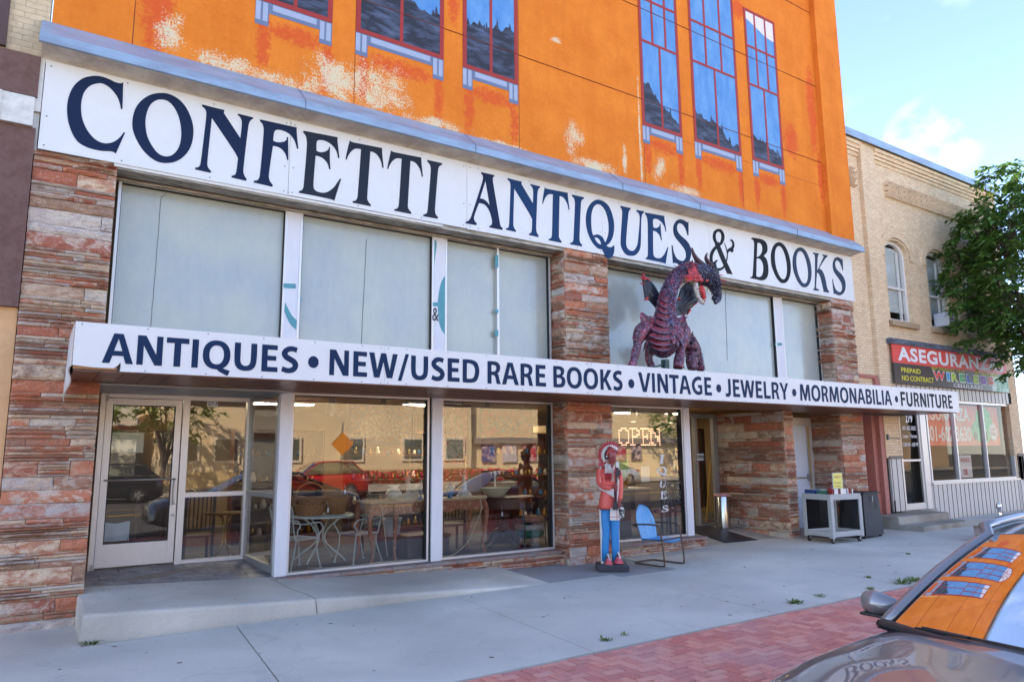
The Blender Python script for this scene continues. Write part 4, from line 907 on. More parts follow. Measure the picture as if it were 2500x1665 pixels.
am.poly([cr([ZC(*q) for q in ((1190,266),(1222,280),(1240,325),(1232,372),(1205,405),(1175,400),(1150,365),(1143,325),(1155,285))]), cr([ZC(*q) for q in ((1190,290),(1207,300),(1214,330),(1208,365),(1195,382),(1178,370),(1168,335),(1172,303))])], BY-.005, .004)
am.poly([[ZC(*q) for q in ((1160,392),(1190,372),(1250,520),(1307,640),(1262,634),(1205,505))]], BY-.0065, .005)
def zc(q): return tuple(ZC(*q))
kz = (ZC(1200, 500)[1]-ZC(1200, 510)[1])/10
am.poly([stroke([zc(q) for q in ((1188,400),(1150,440),(1130,490),(1135,550),(1160,592),(1195,600),(1232,580),(1258,520),(1262,460),(1248,410),(1238,380))], [w_*kz for w_ in (20,28,34,36,30,22,16,12,10,8,4)])], BY-.008, .005)
am.poly([stroke([zc(q) for q in ((1262,462),(1275,440),(1300,428),(1312,398),(1305,368),(1288,360))], [w_*kz for w_ in (14,22,26,24,20,12)])], BY-.0095, .005)
am.poly([[(zc((1298,430))[0]+20*kz*cos(k*pi/8), zc((1292,438))[1]+20*kz*sin(k*pi/8)) for k in range(16)]], BY-.011, .005)
am.build('letter', cols['b'], bs, label='black ampersand')
# small lettering on the building
sg = thing('post_ampersand', 'small black hand painted ampersand on the white transom post', 'lettering', at(1065, 780, .34))
q0, q1 = at(1056, 782, .34), at(1072, 752, .34); put_text('&', q0.x, q1.x, q0.z, q1.z, .352, M_BLACK, sg, off=.0)
nb = thing('house_number', 'black on white house number 271 stuck on the sidelight', 'number', (2.2, D0, 2.5))
z2 = lambda x, y, Y: at(200+x*.31882, 920+y*.31882, Y)
a, b = z2(957, 228, D0), z2(1043, 180, D0); p = MB()
for k in range(3): p.box((a.x+(b.x-a.x)*k/3+.003, D0-.002, a.z), (a.x+(b.x-a.x)*(k+1)/3-.003, D0+.002, b.z))
p.build('number_tile', mat('sticker_white', (.75, .75, .75), .5, var=0), nb)
for k, s_ in enumerate('271'): put_text(s_, a.x+(b.x-a.x)*(k+(.18 if k < 2 else .36))/3, a.x+(b.x-a.x)*(k+(.82 if k < 2 else .64))/3, a.z+.02, b.z-.02, D0-.0045, M_BLACK, nb, off=.02, name='digit')
# ================================================================== THINGS ON THE PAVEMENT AND CANOPY
def px_ground(x, y, z):
    d = _fw + _r2*((x-1250)/F_PX) - _u2*((y-832.5)/F_PX); return CAM+d*((z-CAM.z)/d.z)
# ---------------- dragon on the canopy
DY = -.72
def Dp(x, y, dy=0): return at(1500+x*.2168, 590+y*.2168, DY+dy)
PS = .00158
dg_ = Mt('dragon_scale_paint', .38); g_ = dg_.n('NewGeometry'); rv = g_.outputs['Random Per Island']
b = dg_.ramp(rv, [(0, srgb(62,34,50)), (.3, srgb(112,46,66)), (.5, srgb(48,32,52)), (.7, srgb(140,52,68)), (.88, srgb(78,62,90))])
b = dg_.mix(dg_.ramp(dg_.noise(5, 5, .7), [(.50, 0.), (.62, .8)]), b, srgb(164, 44, 54))
b = dg_.mix(dg_.ramp(dg_.noise(26, 4, .8, None, .6), [(.53, 0.), (.60, .8)]), b, srgb(168, 166, 196))
b = dg_.mix(dg_.ramp(dg_.noise(12, 5, .8), [(.52, 0.), (.60, .9)]), b, srgb(26, 18, 30)); dg_.base(b); dg_.bump(dg_.noise(40, 5, .7), .6, .02); M_DRAG = dg_.m
M_DHORN = mat('dragon_horn', srgb(72, 38, 46), .5, var=.4, vs=30, vscale=(1, 1, 3), bump=.5, bs=60)
M_DPLATE = mat('dragon_plate', srgb(150, 52, 62), .4, var=.5, vs=22, vscale=(1, 1, .3), col2=srgb(70, 34, 48), bump=.5, bs=50); M_DLILAC = mat('dragon_lilac', srgb(112, 102, 132), .4, var=.2)
M_DRED = mat('dragon_red', srgb(206, 40, 40), .45, var=.3, vs=14, col2=srgb(120, 22, 30)); M_DBLUE = mat('dragon_wing', srgb(44, 50, 68), .4, var=.4, vs=9, col2=srgb(20, 22, 30)); M_DBLK = mat('dragon_black', srgb(26, 26, 34), .4, var=.3)
M_DPALE = mat('dragon_jaw', srgb(206, 200, 190), .5, var=.25, vs=20, col2=srgb(150, 130, 120)); M_DHEAD = mat('dragon_head_paint', srgb(46, 46, 66), .35, var=.5, vs=26, col2=srgb(130, 134, 162), f2=(.52, .60), bump=.6, bs=40)
dragon = thing('dragon_statue', 'dark red and purple dragon figure with open mouth, standing on the canopy', 'dragon statue', (9.35, DY, 2.97))
def tubepath(pr, seg=4, dyk=True):
    "px points (x, y, radius px[, dy]) to 3-D path and radii"
    P_ = [Dp(q[0], q[1], q[3] if len(q) > 3 else 0) for q in pr]
    return cr3(P_, seg), lin([q[2]*PS for q in pr], seg)
bodyp, bodyr = tubepath([(575,1225,30,.1),(560,1200,150,.05),(555,1120,205,0),(560,1040,200,0),(566,960,165,0),(572,890,128,0),(576,800,105,0),(585,700,92,0),(605,600,84,0),(640,500,76,0),(690,410,72,0),(755,340,68,0),(830,305,66,0),(910,310,70,0),(970,340,60,0)])
mb = MB(); mb.tube(bodyp, bodyr, 20)
for i, p in enumerate(mb.v):
    q = V(p); d = noise.noise(q*9)*.02+noise.noise(q*24)*.008; mb.v[i] = tuple(q+V((d, -abs(d), d)))
mb.build('body', M_DRAG, dragon, smooth=True)
def scales(path, rad, n_ang, a0, a1, step, size, name, rs=3, out=.012):
    r_ = random.Random(rs); s_ = MB(); row = 0; i = 1
    acc = 0
    while i < len(path)-1:
        p = path[i]; t = (path[i+1]-path[i-1]).normalized(); x = t.cross(V((0, 1, 0))).normalized(); y = x.cross(t)
        acc += (path[i]-path[i-1]).length
        if acc >= step:
            acc = 0; row += 1; rr_ = rad[i]
            for k in range(n_ang):
                a = a0+(a1-a0)*(k+(.5 if row % 2 else 0))/n_ang+r_.uniform(-.06, .06); n_ = x*cos(a)+y*sin(a); sdv = n_.cross(t).normalized(); w_ = size*r_.uniform(.8, 1.2)*(.55+rr_/.16*.5)
                c_ = p+n_*(rr_*.97); tip = c_-t*w_*1.2+n_*out*2.6; up_ = c_+t*w_*.7+n_*.0
                L_, R_ = c_+sdv*w_*.62+n_*out*.3, c_-sdv*w_*.62+n_*out*.3; m_ = c_+n_*out*1.9
                s_.add([up_, L_, tip, R_, m_, c_-n_*.01], [(0,1,4),(1,2,4),(2,3,4),(3,0,4),(1,5,2),(2,5,3)])
        i += 1
    return s_.build(name, M_DRAG, dragon)
fine, finr = tubepath([(566,960,165),(572,890,128),(576,800,105),(585,700,92),(605,600,84),(640,500,76),(690,410,72),(755,340,68),(830,305,66),(900,305,68)], 24)
scales(fine, finr, 13, 0, 2*pi, .036, .040, 'neck_scales', 3, .018)
chest, cher = tubepath([(555,1180,170),(555,1120,205),(560,1040,200),(566,960,168),(572,900,132)], 20)
scales(chest, cher, 10, 0, 2*pi, .062, .078, 'chest_scales', 5, .032)
def limb(pr, name, sc=True, claws=None):
    P_, R_ = tubepath(pr, 5); m_ = MB(); m_.tube(P_, R_, 14)
    for i, p in enumerate(m_.v):
        q = V(p); d = noise.noise(q*14)*.018; m_.v[i] = (q.x+d, q.y, q.z+d*.5)
    o = m_.build(name, M_DRAG, dragon, smooth=True)
    if claws:
        c_ = MB()
        for (x0, y0, x1, y1) in claws: c_.tube([Dp(x0, y0, -.05), Dp((x0+x1)/2, (y0+y1)/2-6, -.09), Dp(x1, y1, -.10)], [.022, .018, .004], 7)
        c_.build('claws', M_DHORN, o)
    return o
limb([(360,960,80,-.05),(300,1010,82,-.1),(268,1100,62,-.12),(262,1170,45,-.12),(240,1250,48,-.14),(222,1330,40,-.15),(205,1385,50,-.18),(195,1420,40,-.2)], 'leg', claws=[(170,1380,150,1420),(205,1390,195,1430),(235,1385,250,1425)])
limb([(700,960,90,-.02),(770,1010,92,-.06),(775,1110,72,-.1),(745,1200,56,-.14),(735,1290,56,-.16),(725,1360,62,-.2),(715,1420,50,-.22)], 'leg', claws=[(690,1380,665,1425),(725,1395,720,1440),(760,1390,790,1430)])
limb([(430,1150,80,.3),(400,1240,60,.35),(385,1310,42,.35),(410,1390,46,.3),(430,1440,40,.3)], 'leg')
limb([(830,1120,95,.25),(870,1200,100,.3),(880,1290,85,.28),(870,1380,70,.25),(900,1440,60,.2)], 'leg')
tp_, tr_ = tubepath([(820,1080,70,.4),(890,1180,66,.42),(930,1280,56,.4),(955,1370,46,.35),(975,1450,40,.3)], 16)
m_ = MB(); m_.tube(tp_, tr_, 14); m_.build('tail', M_DRAG, dragon, smooth=True); scales(tp_, tr_, 12, 0, 2*pi, .035, .028, 'tail_scales', 9)
# spikes along the back and tail
m_ = MB()
for (x0, y0, x1, y1, r_) in ((862,1075,886,1008,22),(886,1130,934,1100,20),(925,1215,952,1198,18),(945,1290,967,1285,14),(958,1362,976,1356,12),(745,300,700,285,9),(680,375,655,355,9),(820,235,815,205,10),(880,230,880,200,10)):
    a = Dp(x0, y0, .15); b = Dp(x1, y1, .15); d = b-a; m_.tube([a-d*.5, a+d*.3, b], [r_*PS, r_*PS*.7, .002], 8)
m_.build('back_spikes', M_DBLK, dragon, smooth=True)
# jagged shoulder plates
def plate(pts, dy, th, name, mt_, rib=0, label=None):
    m_ = MB(); P_ = [Dp(x, y, dy) for x, y in pts]; c_ = sum(P_, V((0, 0, 0)))/len(P_); f_ = c_+V((0, -th*2, 0)); k_ = c_+V((0, th, 0)); n = len(P_)
    m_.add([*P_, f_, k_], [(i, (i+1) % n, n) for i in range(n)]+[((i+1) % n, i, n+1) for i in range(n)]); return m_.build(name, mt_, dragon, label=label)
plate([(285,850),(292,800),(322,795),(345,850),(400,835),(445,850),(440,930),(370,970),(300,920)], -.12, .05, 'shoulder_plate', M_DRAG)
plate([(655,900),(700,850),(730,865),(790,800),(785,840),(825,850),(800,880),(822,930),(760,935),(690,960)], -.12, .05, 'shoulder_plate', M_DRAG)
# broad chevron plates down the throat and chest, jagged spikes over the shoulders
for k, (y, w_, dy_) in enumerate(((640,60,-.13),(705,66,-.14),(770,74,-.16),(840,88,-.19),(915,104,-.24),(990,150,-.30),(1065,165,-.33),(1130,160,-.31),(1190,130,-.26))):
    m_ = MB(); cx_ = 585-(y-640)*.06
    for s_ in (-1, 1):
        P_ = [Dp(cx_, y+44, dy_-.03), Dp(cx_+s_*w_*.55, y+26, dy_-.01), Dp(cx_+s_*w_, y-8, dy_+.07), Dp(cx_+s_*w_*.8, y-36, dy_+.08), Dp(cx_, y-6, dy_-.01)]; q = [p+V((0, .03, 0)) for p in P_]
        m_.add(P_+q, [(0,1,2,3,4), (9,8,7,6,5)]+[(i, 5+i, 5+(i+1) % 5, (i+1) % 5) for i in range(5)])
    o = m_.build('chest_plate', M_DPLATE, dragon); e_ = MB()
    for s_ in (-1, 1): e_.tube([Dp(cx_, y+44, dy_-.034), Dp(cx_+s_*w_*.55, y+26, dy_-.014), Dp(cx_+s_*w_, y-8, dy_+.066)], [.008, .008, .004], 5)
    e_.build('pale_edge', M_DLILAC, o)
m_ = MB(); rq = random.Random(6)
for k in range(46):
    x, y, ang = rq.choice([(330,960,2.4),(300,1040,2.9),(770,990,.7),(800,1080,.2),(760,1040,.5),(360,930,2.0),(700,950,1.1),(290,1120,3.0),(790,1150,.1),(255,1260,3.1),(770,1250,.1)]); x += rq.uniform(-45, 45); y += rq.uniform(-45, 45); l = rq.uniform(28, 60)
    a = Dp(x, y, -.17); b = Dp(x+l*cos(ang), y-l*sin(ang)-10, -.19); m_.tube([a, b], [rq.uniform(.018, .03), .003], 5)
m_.build('shoulder_scales', M_DRAG, dragon)
# wings
def wing(out_, tips, ribs, label):
    m_ = MB(); a = [Dp(x, y, .12) for x, y in out_]; b_ = [p+V((0, .03, 0)) for p in a]; n = len(a)
    c_ = sum(a, V((0, 0, 0)))/n; m_.add(a+[c_+V((0, -.03, 0))], [(i, (i+1) % n, n) for i in range(n)]); m_.add(b_+[c_+V((0, .05, 0))], [((i+1) % n, i, n) for i in range(n)])
    m_.add(a+b_, [(i, n+i, n+(i+1) % n, (i+1) % n) for i in range(n)])
    o = m_.build('wing', M_DBLUE, dragon, label=label)
    r_ = MB()
    for x0, y0, xm, ym, x1, y1 in ribs: r_.tube(cr3([Dp(x0, y0, .09), Dp(xm, ym, .08), Dp(x1, y1, .09)], 4), .006, 6)
    r_.build('wing_ribs', M_DBLK, o)
    t_ = MB()
    for q in tips: t_.tube([Dp(q[0], q[1], .11), Dp(q[2], q[3], .11)], [q[4]*PS, .003], 7)
    t_.build('wing_tips', M_DRED, o)
wing([(318,350),(352,388),(412,440),(470,520),(512,600),(512,650),(470,740),(400,660),(352,640),(332,500)], [(345,430,318,352,30),(318,410,280,405,14),(325,470,282,475,14),(372,640,330,662,20),(390,440,350,400,16)],
     [(350,430,400,520,480,640),(340,470,385,560,460,660),(345,560,385,610,450,680),(365,420,430,500,500,620)], 'folded wing on the left with red tips')
wing([(722,640),(760,520),(820,460),(900,500),(925,600),(942,682),(880,730),(835,790),(822,820),(760,830),(700,835),(695,720)], [(735,650,712,630,20),(722,640,708,655,14),(850,770,820,830,18),(935,680,850,760,10)],
     [(735,760,780,640,860,500),(738,770,800,660,900,560),(742,790,820,690,915,620),(750,800,820,730,930,670),(760,812,820,760,880,730),(770,818,810,790,850,770)], 'spread wing behind the open jaw')
# head: skull and upper snout as one loft, jaw, teeth, eye, horns, frill
hp, hr = tubepath([(890,320,66),(950,345,112),(1020,372,112),(1085,420,98),(1128,492,66),(1146,560,48),(1152,620,44),(1144,668,36),(1132,698,16)], 5)
m_ = MB(); m_.tube(hp, hr, 18)
for i, p in enumerate(m_.v):
    q = V(p); d = abs(noise.noise(q*22))*.02; m_.v[i] = (q.x+d*.6, q.y-d, q.z)
hd = m_.build('head', M_DHEAD, dragon, smooth=True)
hf, hfr = tubepath([(905,325,66),(950,345,108),(1020,372,112),(1085,420,98),(1128,492,66),(1146,560,48),(1152,620,44),(1144,668,36)], 20)
_gm = M_DRAG; M_DRAG = M_DHEAD; scales(hf, hfr, 15, 0, 2*pi, .030, .030, 'head_scales', 8, .016).parent = hd; M_DRAG = _gm
m_ = MB(); rq = random.Random(3)
for i in range(34):
    k = int(i/34*(len(fine)-1)); p = fine[k]; t_ = (fine[min(k+1, len(fine)-1)]-fine[max(k-1, 0)]).normalized(); o_ = V((-t_.z, 0, t_.x))
    if o_.x > 0: o_ = -o_
    o_ = (o_+V((0, rq.uniform(-.5, .3), 0))).normalized(); b0_ = p+o_*finr[k]*.85; m_.tube([b0_, b0_+(o_-t_*.5)*rq.uniform(.05, .095)], [.016, .002], 5)
m_.build('mane_spikes', M_DBLK, dragon, smooth=True)
jp, jr = tubepath([(905,470,40,-.05),(920,550,30,-.06),(945,630,26,-.07),(985,685,24,-.08),(1020,695,14,-.08)], 5); m_ = MB(); m_.tube(jp, jr, 10); m_.build('lower_jaw', M_DPALE, hd, smooth=True)
m_ = MB(); m_.tube(*tubepath([(970,500,36,-.02),(985,570,44,-.03),(1005,630,34,-.04),(1010,680,12,-.05)], 4), 10); m_.build('mouth', M_DRED, hd, smooth=True)
m_ = MB()
for x, y, x1, y1 in ((935,520,965,515),(938,550,968,548),(945,585,972,580),(955,620,978,605),(975,655,988,632),(1010,505,1012,535),(1030,515,1030,548),(1060,545,1058,572),(1085,575,1080,598),(1100,600,1092,622),(1000,670,1000,650),(1020,665,1018,640)):
    m_.tube([Dp(x, y, -.09), Dp(x1, y1, -.09)], [.012, .002], 6)
m_.build('teeth', mat('tooth', (.8, .75, .62), .35, var=.05), hd)
m_ = MB(); m_.lathe([(0,-.022),(.018,-.014),(.024,0),(.018,.014),(0,.022)], Dp(1045, 440, -.16), 10); m_.build('eye', mat('dragon_eye', srgb(240, 70, 30), .2, var=0, coat=.5), hd, smooth=True)
m_ = MB()
for k in range(60):
    a = random.Random(k); x = 940+50*a.uniform(-1, 1)*.8; y = 405+a.uniform(-32, 32); m_.lathe([(.009, -.004), (.007, .004), (0, .008)], Dp(x, y, -.145), 5)
m_.build('cheek_studs', M_DPALE, hd)
fr_pts = [(1000,455),(930,450),(862,440),(800,468),(828,425),(765,398),(838,365),(818,300),(868,312),(880,238),(928,300),(955,360),(1000,420)]
m_ = MB(); P_ = [Dp(x, y, -.13) for x, y in fr_pts]; c_ = Dp(945, 400, -.17); n = len(P_); m_.add(P_+[c_, Dp(930, 400, -.09)], [(i, (i+1) % n, n) for i in range(n)]+[((i+1) % n, i, n+1) for i in range(n)])
m_.build('ear_frill', M_DRED, hd)
m_ = MB()
for x, y in ((880,250),(822,306),(770,399),(803,465),(866,318)): m_.tube([Dp(945, 400, -.155), Dp(x, y, -.137)], [.007, .003], 5)
m_.build('frill_ribs', M_DBLK, hd)
for q in ([(1035,310,46),(985,260,40),(930,205,32),(892,140,22),(872,70,8)], [(1095,280,34),(1050,225,28),(1030,180,20),(1045,128,6)]):
    m_ = MB(); m_.tube(*tubepath([(a, b_, r_, -.03) for a, b_, r_ in q], 5), 12); m_.build('horn', M_DHORN, hd, smooth=True)
m_ = MB(); m_.tube(*tubepath([(1150,370,40,-.02),(1128,300,34,-.02),(1128,245,22,-.02),(1162,208,5,-.02)], 5), 12); m_.build('horn', M_DBLK, hd, smooth=True)
m_ = MB(); m_.tube(*tubepath([(1170,380,12,.05),(1225,377,3,.05)], 3), 7); m_.tube(*tubepath([(1190,432,14,.05),(1272,441,3,.05)], 3), 7); m_.tube(*tubepath([(1205,470,10,.05),(1245,470,3,.05)], 3), 7); m_.build('cheek_spikes', M_DRED, hd, smooth=True)
m_ = MB(); m_.tube([Dp(375,1120,-.2), Dp(400,1400,-.45)], .004, 5); m_.tube([Dp(650,930,-.2), Dp(590,1300,-.3), Dp(570,1430,-.45)], .004, 5); m_.build('guy_wire', M_RIV, dragon)
lp = thing('green_post', 'short green metal post with a floodlight bracket between the dragon legs', 'post', (9.2, DY-.3, 2.97))
a = Dp(575, 1440, -.3); b = Dp(575, 1330, -.3); M_GRN = mat('green_metal', srgb(44, 70, 66), .6, var=.2)
m_ = MB(); m_.box((a.x-.05, DY-.35, 2.97), (a.x+.05, DY-.25, b.z)); m_.build('post', M_GRN, lp); m_ = MB(); m_.bar(Dp(400, 1425, -.3), Dp(545, 1385, -.3), .03); m_.box((a.x-.10, DY-.36, 3.25), (a.x-.06, DY-.24, 3.34)); m_.build('bracket', M_GRN, lp)

# ---------------- carved wooden statue
SX, SYS = 8.03, -.76
stt = thing('carved_statue', 'painted wooden statue in feathered headdress, coral tunic and blue trousers beside the stone pier', 'statue', (SX, SYS, gz(8)))
M_BT = mat('carved_blue', srgb(52, 138, 200), .45, var=.18, vs=16, vscale=(3, 3, .4)); M_CORAL = mat('carved_coral', srgb(228, 96, 82), .45, var=.12, vs=10, bump=.3, bs=25); M_CW = mat('carved_white', srgb(226, 216, 206), .5, var=.1, vs=14, bump=.3, bs=40)
M_SKIN = mat('carved_skin', srgb(158, 76, 74), .4, var=.12, vs=14); M_MAR = mat('carved_maroon', srgb(74, 42, 50), .4, var=.15); M_CB = mat('carved_black', srgb(44, 44, 50), .45, var=.2); M_FEA = mat('feather_red', srgb(196, 66, 72), .5, var=.35, vs=14, vscale=(1, 1, 1), bump=.4, bs=40); M_PINK = mat('carved_pink', srgb(222, 98, 106), .45, var=.1)
# local frame: the figure is turned to face the camera side a little to the right
TH = R(36); su = V((cos(TH), -sin(TH), 0)); sv = V((-sin(TH), -cos(TH), 0))   # su: viewer's right, sv: towards the viewer
SO = V((SX, SYS, gz(8)))
def SP(px_, py_, f=0.):
    "px,py in the measured zoom of the statue -> figure coordinates; f metres towards the viewer"
    return SO+su*((px_-285)*.00205)+V((0, 0, .095+(1458-py_)*.00199))+sv*f
def sec(cx, y, hw, hd, f=0., n=16, e=2.3):
    c_ = SP(cx, y, f); o = []
    for k in range(n):
        a = 2*pi*k/n; o.append(c_+su*(hw*.00205*math.copysign(abs(cos(a))**(2/e), cos(a)))+sv*(hd*math.copysign(abs(sin(a))**(2/e), sin(a))))
    return o
mb = MB(); a, b = -.235, .27
cs_ = [su*a+sv*.235, su*b+sv*.235, su*b-sv*.21, su*a-sv*.21]; ring0 = [SO+q for q in cs_]; mb.loft([[SO+q*1. for q in cs_], [SO+q*1.+V((0,0,.075)) for q in cs_], [SO+q*.95+V((0,0,.095)) for q in cs_]])
mb.build('base', mat('base_black', srgb(52, 52, 58), .5, var=.2, vs=8), stt)
mb = MB(); n_ = 16
# torso + neck + head in one continuous figure
rings = [sec(290,1030,86,.10), sec(290,960,80,.105), sec(292,880,64,.095), sec(292,800,70,.10), sec(292,730,84,.10), sec(294,695,72,.085), sec(302,675,34,.055), sec(306,662,26,.05, .01), sec(318,650,24,.055, .02), sec(320,620,32,.075, .03), sec(318,590,34,.085, .03), sec(312,560,34,.085, .02), sec(306,530,26,.07, .01), sec(302,515,10,.03, .0)]
mb.loft(rings); mb.build('body', M_SKIN, stt, smooth=True)
f_ = MB()
f_.loft([[SP(320, 600, .112), SP(330, 600, .112), SP(330, 604, .09), SP(320, 604, .09)], [SP(318, 622, .135), SP(336, 622, .135), SP(334, 618, .09), SP(320, 618, .09)], [SP(320, 632, .11), SP(334, 632, .11), SP(332, 630, .09), SP(322, 630, .09)]]); f_.build('nose', M_SKIN, stt, smooth=True)
f_ = MB(); f_.lathe([(0,-.005),(.011,0),(0,.005)], SP(306, 597, .112), 10, sx=1.2); f_.lathe([(0,-.005),(.011,0),(0,.005)], SP(340, 597, .098), 10, sx=1.1); f_.build('eyes', M_CW, stt)
f_ = MB(); f_.bar(SP(312, 643, .100), SP(336, 642, .098), .010, .007); f_.build('mouth', mat('lip', srgb(190, 80, 80), .4, var=0), stt)
for x0, x1, nm in ((253, 247, 0), (327, 331, 1)):
    mb = MB(); mb.loft([sec(x0+(2 if nm == 0 else -4),1015,41,.085), sec(x0,1110,39,.078), sec(x0-2,1220,34,.066), sec(x1-4,1340,31,.058), sec(x1-6,1440,31,.05)]); lg = mb.build('leg', M_BT, stt, smooth=True)
    mb = MB(); fx = 262 if nm == 0 else 343; dz = 0 if nm == 0 else -14
    mb.loft([[SP(fx-34, 1462+dz, -.02), SP(fx+34, 1462+dz, -.02), SP(fx+22, 1405+dz, -.02), SP(fx-18, 1405+dz, -.02)], [SP(fx-34, 1462+dz, .09), SP(fx+36, 1464+dz, .09), SP(fx+10, 1400+dz, .06), SP(fx-10, 1400+dz, .06)], [SP(fx-22, 1465+dz, .17), SP(fx+34, 1466+dz, .17), SP(fx+24, 1440+dz, .17), SP(fx-6, 1440+dz, .17)]])
    mb.build('shoe', M_PINK, stt)
    mb = MB(); P_ = [SP(fx-32, 1438+dz, .098), SP(fx+12, 1448+dz, .12), SP(fx-6, 1385+dz, .085)]; mb.add(P_+[p-sv*.03 for p in P_], [(0,1,2),(0,3,4,1),(1,4,5,2),(2,5,3,0)]); mb.build('shoe_tongue', M_CB, stt)
    mb = MB(); mb.bar(SP(fx-4, 1378+dz, .10), SP(fx+22, 1452+dz, .14), .012, .02); mb.build('shoe_trim', M_CW, stt)
mb = MB(); mb.loft([[SP(203, 1020, .02), SP(228, 1020, .05), SP(228, 1020, -.03), SP(203, 1020, -.03)], [SP(207, 1250, .02), SP(222, 1250, .04), SP(222, 1250, -.03), SP(207, 1250, -.03)], [SP(208, 1462, .02), SP(226, 1462, .04), SP(226, 1462, -.03), SP(208, 1462, -.03)]]); mb.loft([[SP(350, 1100, .03), SP(362, 1100, .02), SP(362, 1100, -.03), SP(350, 1100, -.03)], [SP(350, 1400, .03), SP(357, 1400, .02), SP(357, 1400, -.03), SP(350, 1400, -.03)]]); mb.build('trouser_fringe', M_CW, stt)
# tunic
mb = MB(); mb.loft([sec(262,1022,63,.13,.015), sec(262,1005,64,.13,.015), sec(266,930,56,.122,.01), sec(276,870,52,.112,.01), sec(290,800,74,.118,.01), sec(292,735,88,.115,.005), sec(294,700,74,.10,0), sec(300,686,40,.07,0)]); mb.build('tunic', M_CORAL, stt, smooth=True)
mb = MB(); mb.loft([[SP(288, 1015, .15), SP(352, 1015, .11), SP(352, 1015, .03), SP(288, 1015, .03)], [SP(282, 1112, .14), SP(362, 1112, .10), SP(362, 1112, .04), SP(282, 1112, .04)]]); lc = mb.build('loincloth', M_CW, stt)
mb = MB(); mb.bar(SP(284, 1085, .146), SP(360, 1085, .108), .004, .008); mb.bar(SP(338, 1020, .124), SP(340, 1110, .116), .004, .006); mb.build('stitching', M_DRED, lc)
# sleeves / arms
mb = MB(); mb.tube(cr3([SP(222, 705, 0), SP(214, 760, .02), SP(216, 815, .05), SP(250, 845, .12), SP(300, 852, .17)], 5), [.06]*6+[.058]*5+[.052]*5+[.045]*5, 12); ar = mb.build('arm', M_CORAL, stt, smooth=True)
mb = MB(); mb.loft([[SP(232, 680, .03), SP(206, 700, .03), SP(206, 700, -.03), SP(232, 680, -.03)], [SP(218, 790, .10), SP(200, 790, .05), SP(200, 790, -.02), SP(218, 790, 0)], [SP(232, 838, .13), SP(206, 862, .07), SP(206, 862, .0), SP(232, 838, .02)], [SP(318, 862, .20), SP(318, 930, .17), SP(318, 930, .12), SP(318, 862, .14)]]); mb.build('sleeve_fringe', M_CW, ar)
mb = MB(); mb.tube(cr3([SP(364, 715, 0), SP(376, 780, .0), SP(374, 860, .04), SP(362, 950, .08)], 5), [.052]*16, 12); ar2 = mb.build('arm', M_CORAL, stt, smooth=True)
mb = MB(); mb.loft([[SP(345, 740, .11), SP(372, 740, .08), SP(372, 740, .02), SP(345, 740, .02)], [SP(345, 860, .13), SP(362, 860, .1), SP(362, 860, .02), SP(345, 860, .02)], [SP(340, 985, .13), SP(352, 985, .11), SP(352, 985, .03), SP(340, 985, .03)]]); mb.build('sleeve_fringe', M_CW, ar2)
def hand(cx, cy, f, dx, name):
    mb = MB(); mb.loft([sec(cx-dx*18, cy, 13, .022, f-.02, 10), sec(cx-dx*2, cy+2, 17, .028, f, 10), sec(cx+dx*8, cy+4, 14, .022, f+.005, 10)]); h_ = mb.build('hand', M_SKIN, stt, smooth=True)
    mb = MB()
    for k in range(4): z_ = cy-20+k*13; mb.tube(cr3([SP(cx-dx*4, z_, f+.03), SP(cx+dx*16, z_+1, f+.042), SP(cx+dx*26, z_+3, f+.02), SP(cx+dx*22, z_+3, f-.005)], 3), [.010, .0105, .0105, .010, .0095, .009, .009, .0085, .008, .007], 7)
    mb.tube(cr3([SP(cx-dx*8, cy-18, f+.02), SP(cx+dx*6, cy-30, f+.035), SP(cx+dx*18, cy-30, f+.025)], 3), [.013, .012, .012, .011, .011, .010, .008], 7)
    mb.build('fingers', M_SKIN, h_, smooth=True)
hand(322, 850, .19, 1, 0); hand(366, 985, .10, -1, 1)
# tomahawk-like club, pouch, tassels, necklace
mb = MB(); mb.tube([SP(352, 690, .17), SP(340, 790, .19), SP(333, 860, .20), SP(328, 960, .19)], [.022, .021, .02, .021], 8); club = mb.build('club', M_MAR, stt, smooth=True)
mb = MB(); mb.loft([[SP(320, 950, .205), SP(336, 950, .205), SP(336, 950, .17), SP(320, 950, .17)], [SP(303, 1026, .205), SP(345, 1028, .205), SP(345, 1028, .16), SP(303, 1026, .16)]]); mb.build('club_end', M_CB, club)
mb = MB(); mb.loft([[SP(333, 712, .215), SP(372, 705, .195), SP(374, 706, .155), SP(333, 712, .16)], [SP(332, 750, .215), SP(380, 752, .195), SP(380, 752, .15), SP(332, 750, .16)]]); mb.build('axe_head', M_CB, club)
mb = MB(); mb.loft([sec(372, 985, 8, .02, .10, 8), sec(378, 1030, 22, .03, .10, 8), sec(376, 1080, 22, .03, .10, 8), sec(372, 1108, 10, .015, .10, 8)]); q_ = Mt('feather_spots', .6); q_.base(q_.mix(q_.ramp(q_.noise(22, 3, .6), [(.48, 0.), (.52, 1.)]), srgb(216, 210, 200), srgb(58, 54, 54))); mb.build('feather_fan', q_.m, stt, smooth=True)
mb = MB(); rd = MB()
for k in range(5):
    x0 = 262+k*9; mb.tube([SP(x0, 655+k*2, .12), SP(x0-6+k*2, 735, .145)], [.0075, .0085], 7); rd.tube([SP(x0-6+k*2, 735, .146), SP(x0-10+k*3, 790+(k % 2)*14, .14)], [.0135, .005], 7)
for k in range(3):
    x0 = 348+k*8; mb.tube([SP(x0, 640, .06), SP(x0+4, 735, .09)], [.010, .012], 7); rd.tube([SP(x0+4, 735, .09), SP(x0+6, 795, .09)], [.0125, .004], 7)
